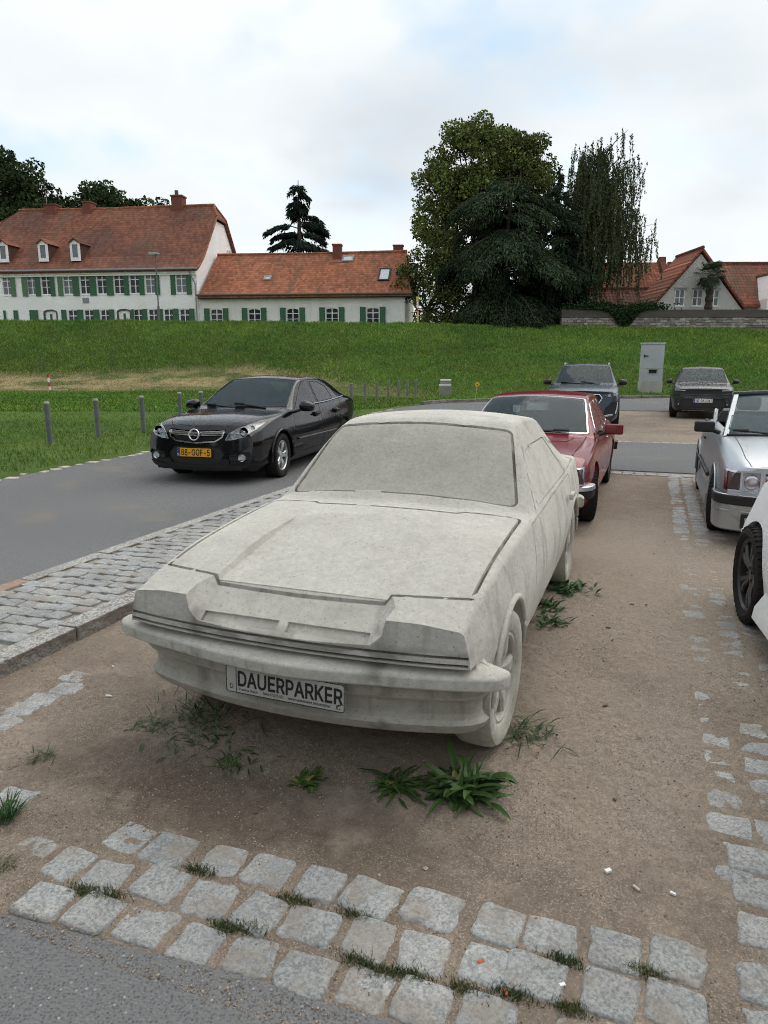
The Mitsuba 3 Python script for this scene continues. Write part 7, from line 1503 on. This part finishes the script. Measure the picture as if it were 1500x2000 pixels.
weed('low weed tuft between the grassy patch and the kerb', -.80, -.45, 40, .07, .009, 107, (.3, 1.0), .5, .05)
weed('leafy weed clump at the rear wheel of the stone car', .78, 2.32, 100, .105, .024, 108, (.4, 1.1), .5, .09, .2, col=(.035, .095, .022))
weed('dark leafy weed halfway along the stone car sill', .72, 1.86, 60, .085, .018, 109, (.4, 1.1), .5, .06, .2, col=(.035, .085, .022))
weed('leafy weed behind the front wheel of the stone car', .76, 1.55, 60, .085, .02, 110, (.4, 1.1), .5, .05, .2, col=(.035, .085, .022))
weed('thin trailing weed at the front tyre of the stone car', .85, .06, 90, .12, .008, 111, (.4, 1.2), .5, .07, .2)
weed('dense dark grass tuft at the left picture edge', -.86, -1.21, 130, .085, .006, 112, (.8, 1.6), .4, .022, 0, 'grass_tuft', (.03, .085, .02), 'grass tuft')
weed('pale dry tuft below the dark grass tuft', -.66, -1.42, 60, .06, .006, 113, (.5, 1.2), .4, .03, 0, 'grass_tuft', (.10, .10, .05), 'grass tuft')
weed('tuft between the kerb and the buried stones', -1.05, -.85, 40, .06, .006, 114, (.5, 1.2), .4, .03, 0, 'grass_tuft', (.06, .08, .03), 'grass tuft')
weed('straggling weeds on the strip beside the bonnet', -2.25, 2.75, 60, .14, .016, 115, (.5, 1.4), .5, .10, .1)
MOSS = [(-.22, -1.385), (-.31, -1.40), (.27, -1.35), (.20, -1.37), (.34, -1.20), (-.02, -1.19), (.62, -1.345), (.70, -1.35), (.78, -1.335), (.55, -1.185), (1.05, -1.30), (1.20, -1.29), (1.38, -1.10), (.93, -1.33), (1.16, -1.14)]
for i, (u, v) in enumerate(MOSS):
    rng = np.random.default_rng(200 + i); n = 240; q = np.stack([rng.normal(0, .030, n), rng.normal(0, .012, n)], 1); c0 = np.array([pf(u + a, v + b) for a, b in q]); z = dirt_z(u + q[:, 0], v + q[:, 1])
    dry = rng.uniform(0, 1); col = (np.array([.075, .085, .028]) * dry + np.array([.038, .065, .020]) * (1 - dry)) * rng.uniform(.6, 1.4, (n, 1))
    m, cc = blades(c0[:, 0], c0[:, 1], z - .003, rng.uniform(.010, .028, n), np.full(n, .003), col, 1.2, rng)
    rows = sorted([q for q in MOSS if (q[1] + .065 * q[0] > -1.28) == (v + .065 * u > -1.28)]); o_ = 'first second third fourth fifth sixth seventh eighth ninth tenth eleventh twelfth'.split()[rows.index((u, v))]
    k = thing('moss_tuft', f"small olive moss tuft in the {'upper' if v + .065 * u > -1.28 else 'lower'} joint between the sett rows, {o_} from the left", 'moss', 'moss tufts in the sett joints'); add(k + '__blades', m, 'weed_leaf', color=cc, kind='stuff')
def litter(name, label, u, v, size, mat, rot, cat_, h=.004):
    z = float(dirt_z(np.array(u), np.array(v))) + .006; w, l = size; b = trimesh.creation.box((w, l, h)).subdivide(); b.vertices[:, 2] += .06 * np.abs(b.vertices[:, 0]) + (b.vertices[:, 1] * 8) ** 2 * .01
    b.apply_transform(trimesh.transformations.rotation_matrix(rot, [0, 0, 1])); add(thing(name, label, cat_), tr(b, None, pf(u, v, z)), mat, smooth=False)
scene['litter_white'] = bs((.75, .74, .70), .6, .3); scene['litter_tan'] = bs((.50, .42, .33), .8, .2); scene['petal_red'] = bs((.50, .09, .04), .6, .3); scene['dead_leaf'] = bs((.12, .07, .045), .9, .1)
litter('paper_scrap', 'crumpled white paper scrap on the gravel near the right picture edge', 1.26, -.72, (.022, .014), 'litter_white', .4, 'litter', .008); litter('cigarette_end', 'tan cigarette end right of the paper scrap', 1.35, -.77, (.008, .026), 'litter_tan', .5, 'litter', .007); litter('cigarette_end', 'white cigarette end farthest right on the gravel', 1.46, -.755, (.008, .018), 'litter_white', .9, 'litter', .007)
litter('cigarette_end', 'white cigarette end on the earth left of the stone car', -1.19, -.28, (.008, .030), 'litter_white', 1.4, 'litter', .007); litter('paper_scrap', 'tiny white scrap beside the left kerb', -1.42, .02, (.008, .014), 'litter_white', .3, 'litter', .006)
litter('paper_scrap', 'flat white flake lying on a front sett', 1.17, -1.225, (.016, .010), 'litter_white', .3, 'litter', .004)
litter('red_petal', 'small red petal on the third sett from the right', .945, -1.225, (.018, .008), 'petal_red', .4, 'petal', .003); litter('red_petal', 'red petal in the joint near the bottom edge', 1.03, -1.30, (.008, .022), 'petal_red', .2, 'petal', .003)
rng = np.random.default_rng(300)
LV = sorted([(rng.uniform(.95, 1.55), rng.uniform(-.85, 4.5)) for _ in range(9)], key=lambda q: q[1])
for i, (u, v) in enumerate(LV):
    litter('dead_leaf', f"dark dead leaf on the earth right of the stone car, {'nearest second third fourth fifth sixth seventh eighth ninth'.split()[i]}{' nearest' if i else ''} to the viewer", u, v, (rng.uniform(.015, .03), rng.uniform(.008, .015)), 'dead_leaf', rng.uniform(0, 3), 'leaf', .002)
    labels[[k for k in labels if k.startswith('dead_leaf')][-1]]['group'] = 'dead leaves on the bare earth'
# loose gravel on the earth and over the asphalt edge
def gravel():
    rng = np.random.default_rng(301); V0 = np.array([[1, 0, 0], [0, 1, 0], [-1, 0, 0], [0, -1, 0], [0, 0, .8], [0, 0, -.8]], float); F0 = np.array([[0, 1, 4], [1, 2, 4], [2, 3, 4], [3, 0, 4], [1, 0, 5], [2, 1, 5], [3, 2, 5], [0, 3, 5]]); n = 42000
    u = rng.uniform(-1.9, 2.6, n); v = -1.60 + 4.6 * rng.uniform(0, 1, n) ** 1.7; ok = (n2(u * 2.2, v * 2.2, 41) > .36 + .25 * rng.uniform(0, 1, n) - .12 * (v < -1.0)); u, v = u[ok], v[ok]; n = len(u)
    s = .0018 + .0030 * rng.uniform(0, 1, n) ** 2.5 + .0035 * (rng.uniform(0, 1, n) > .985); P = pf(u, v); P[:, 2] = dirt_z(u, v) + s * .3 - .010 * np.clip((-1.45 - v) / .1, 0, 1) + .016 * (v < -1.52)
    V = V0[None] * (s[:, None, None] * rng.uniform(.6, 1.3, (n, 1, 3))) + P[:, None] + rng.normal(0, .12, (n, len(V0), 3)) * s[:, None, None]
    c = np.array([.25, .20, .155])[None] * rng.uniform(.45, 1.75, (n, 1)) * rng.uniform(.93, 1.07, (n, 3)); F = (F0[None] + (np.arange(n) * len(V0))[:, None, None]).reshape(-1, 3)
    add('gravel', trimesh.Trimesh(V.reshape(-1, 3), F, process=False), 'pebble', 'fine loose gravel scattered on the bare earth and between the setts', 'gravel', 'stuff', color=np.repeat(c, len(V0), 0))
scene['pebble'] = {'type': 'twosided', 'bsdf': {'type': 'principled', 'base_color': {'type': 'mesh_attribute', 'name': 'vertex_color'}, 'roughness': .85, 'specular': .2}}
gravel()
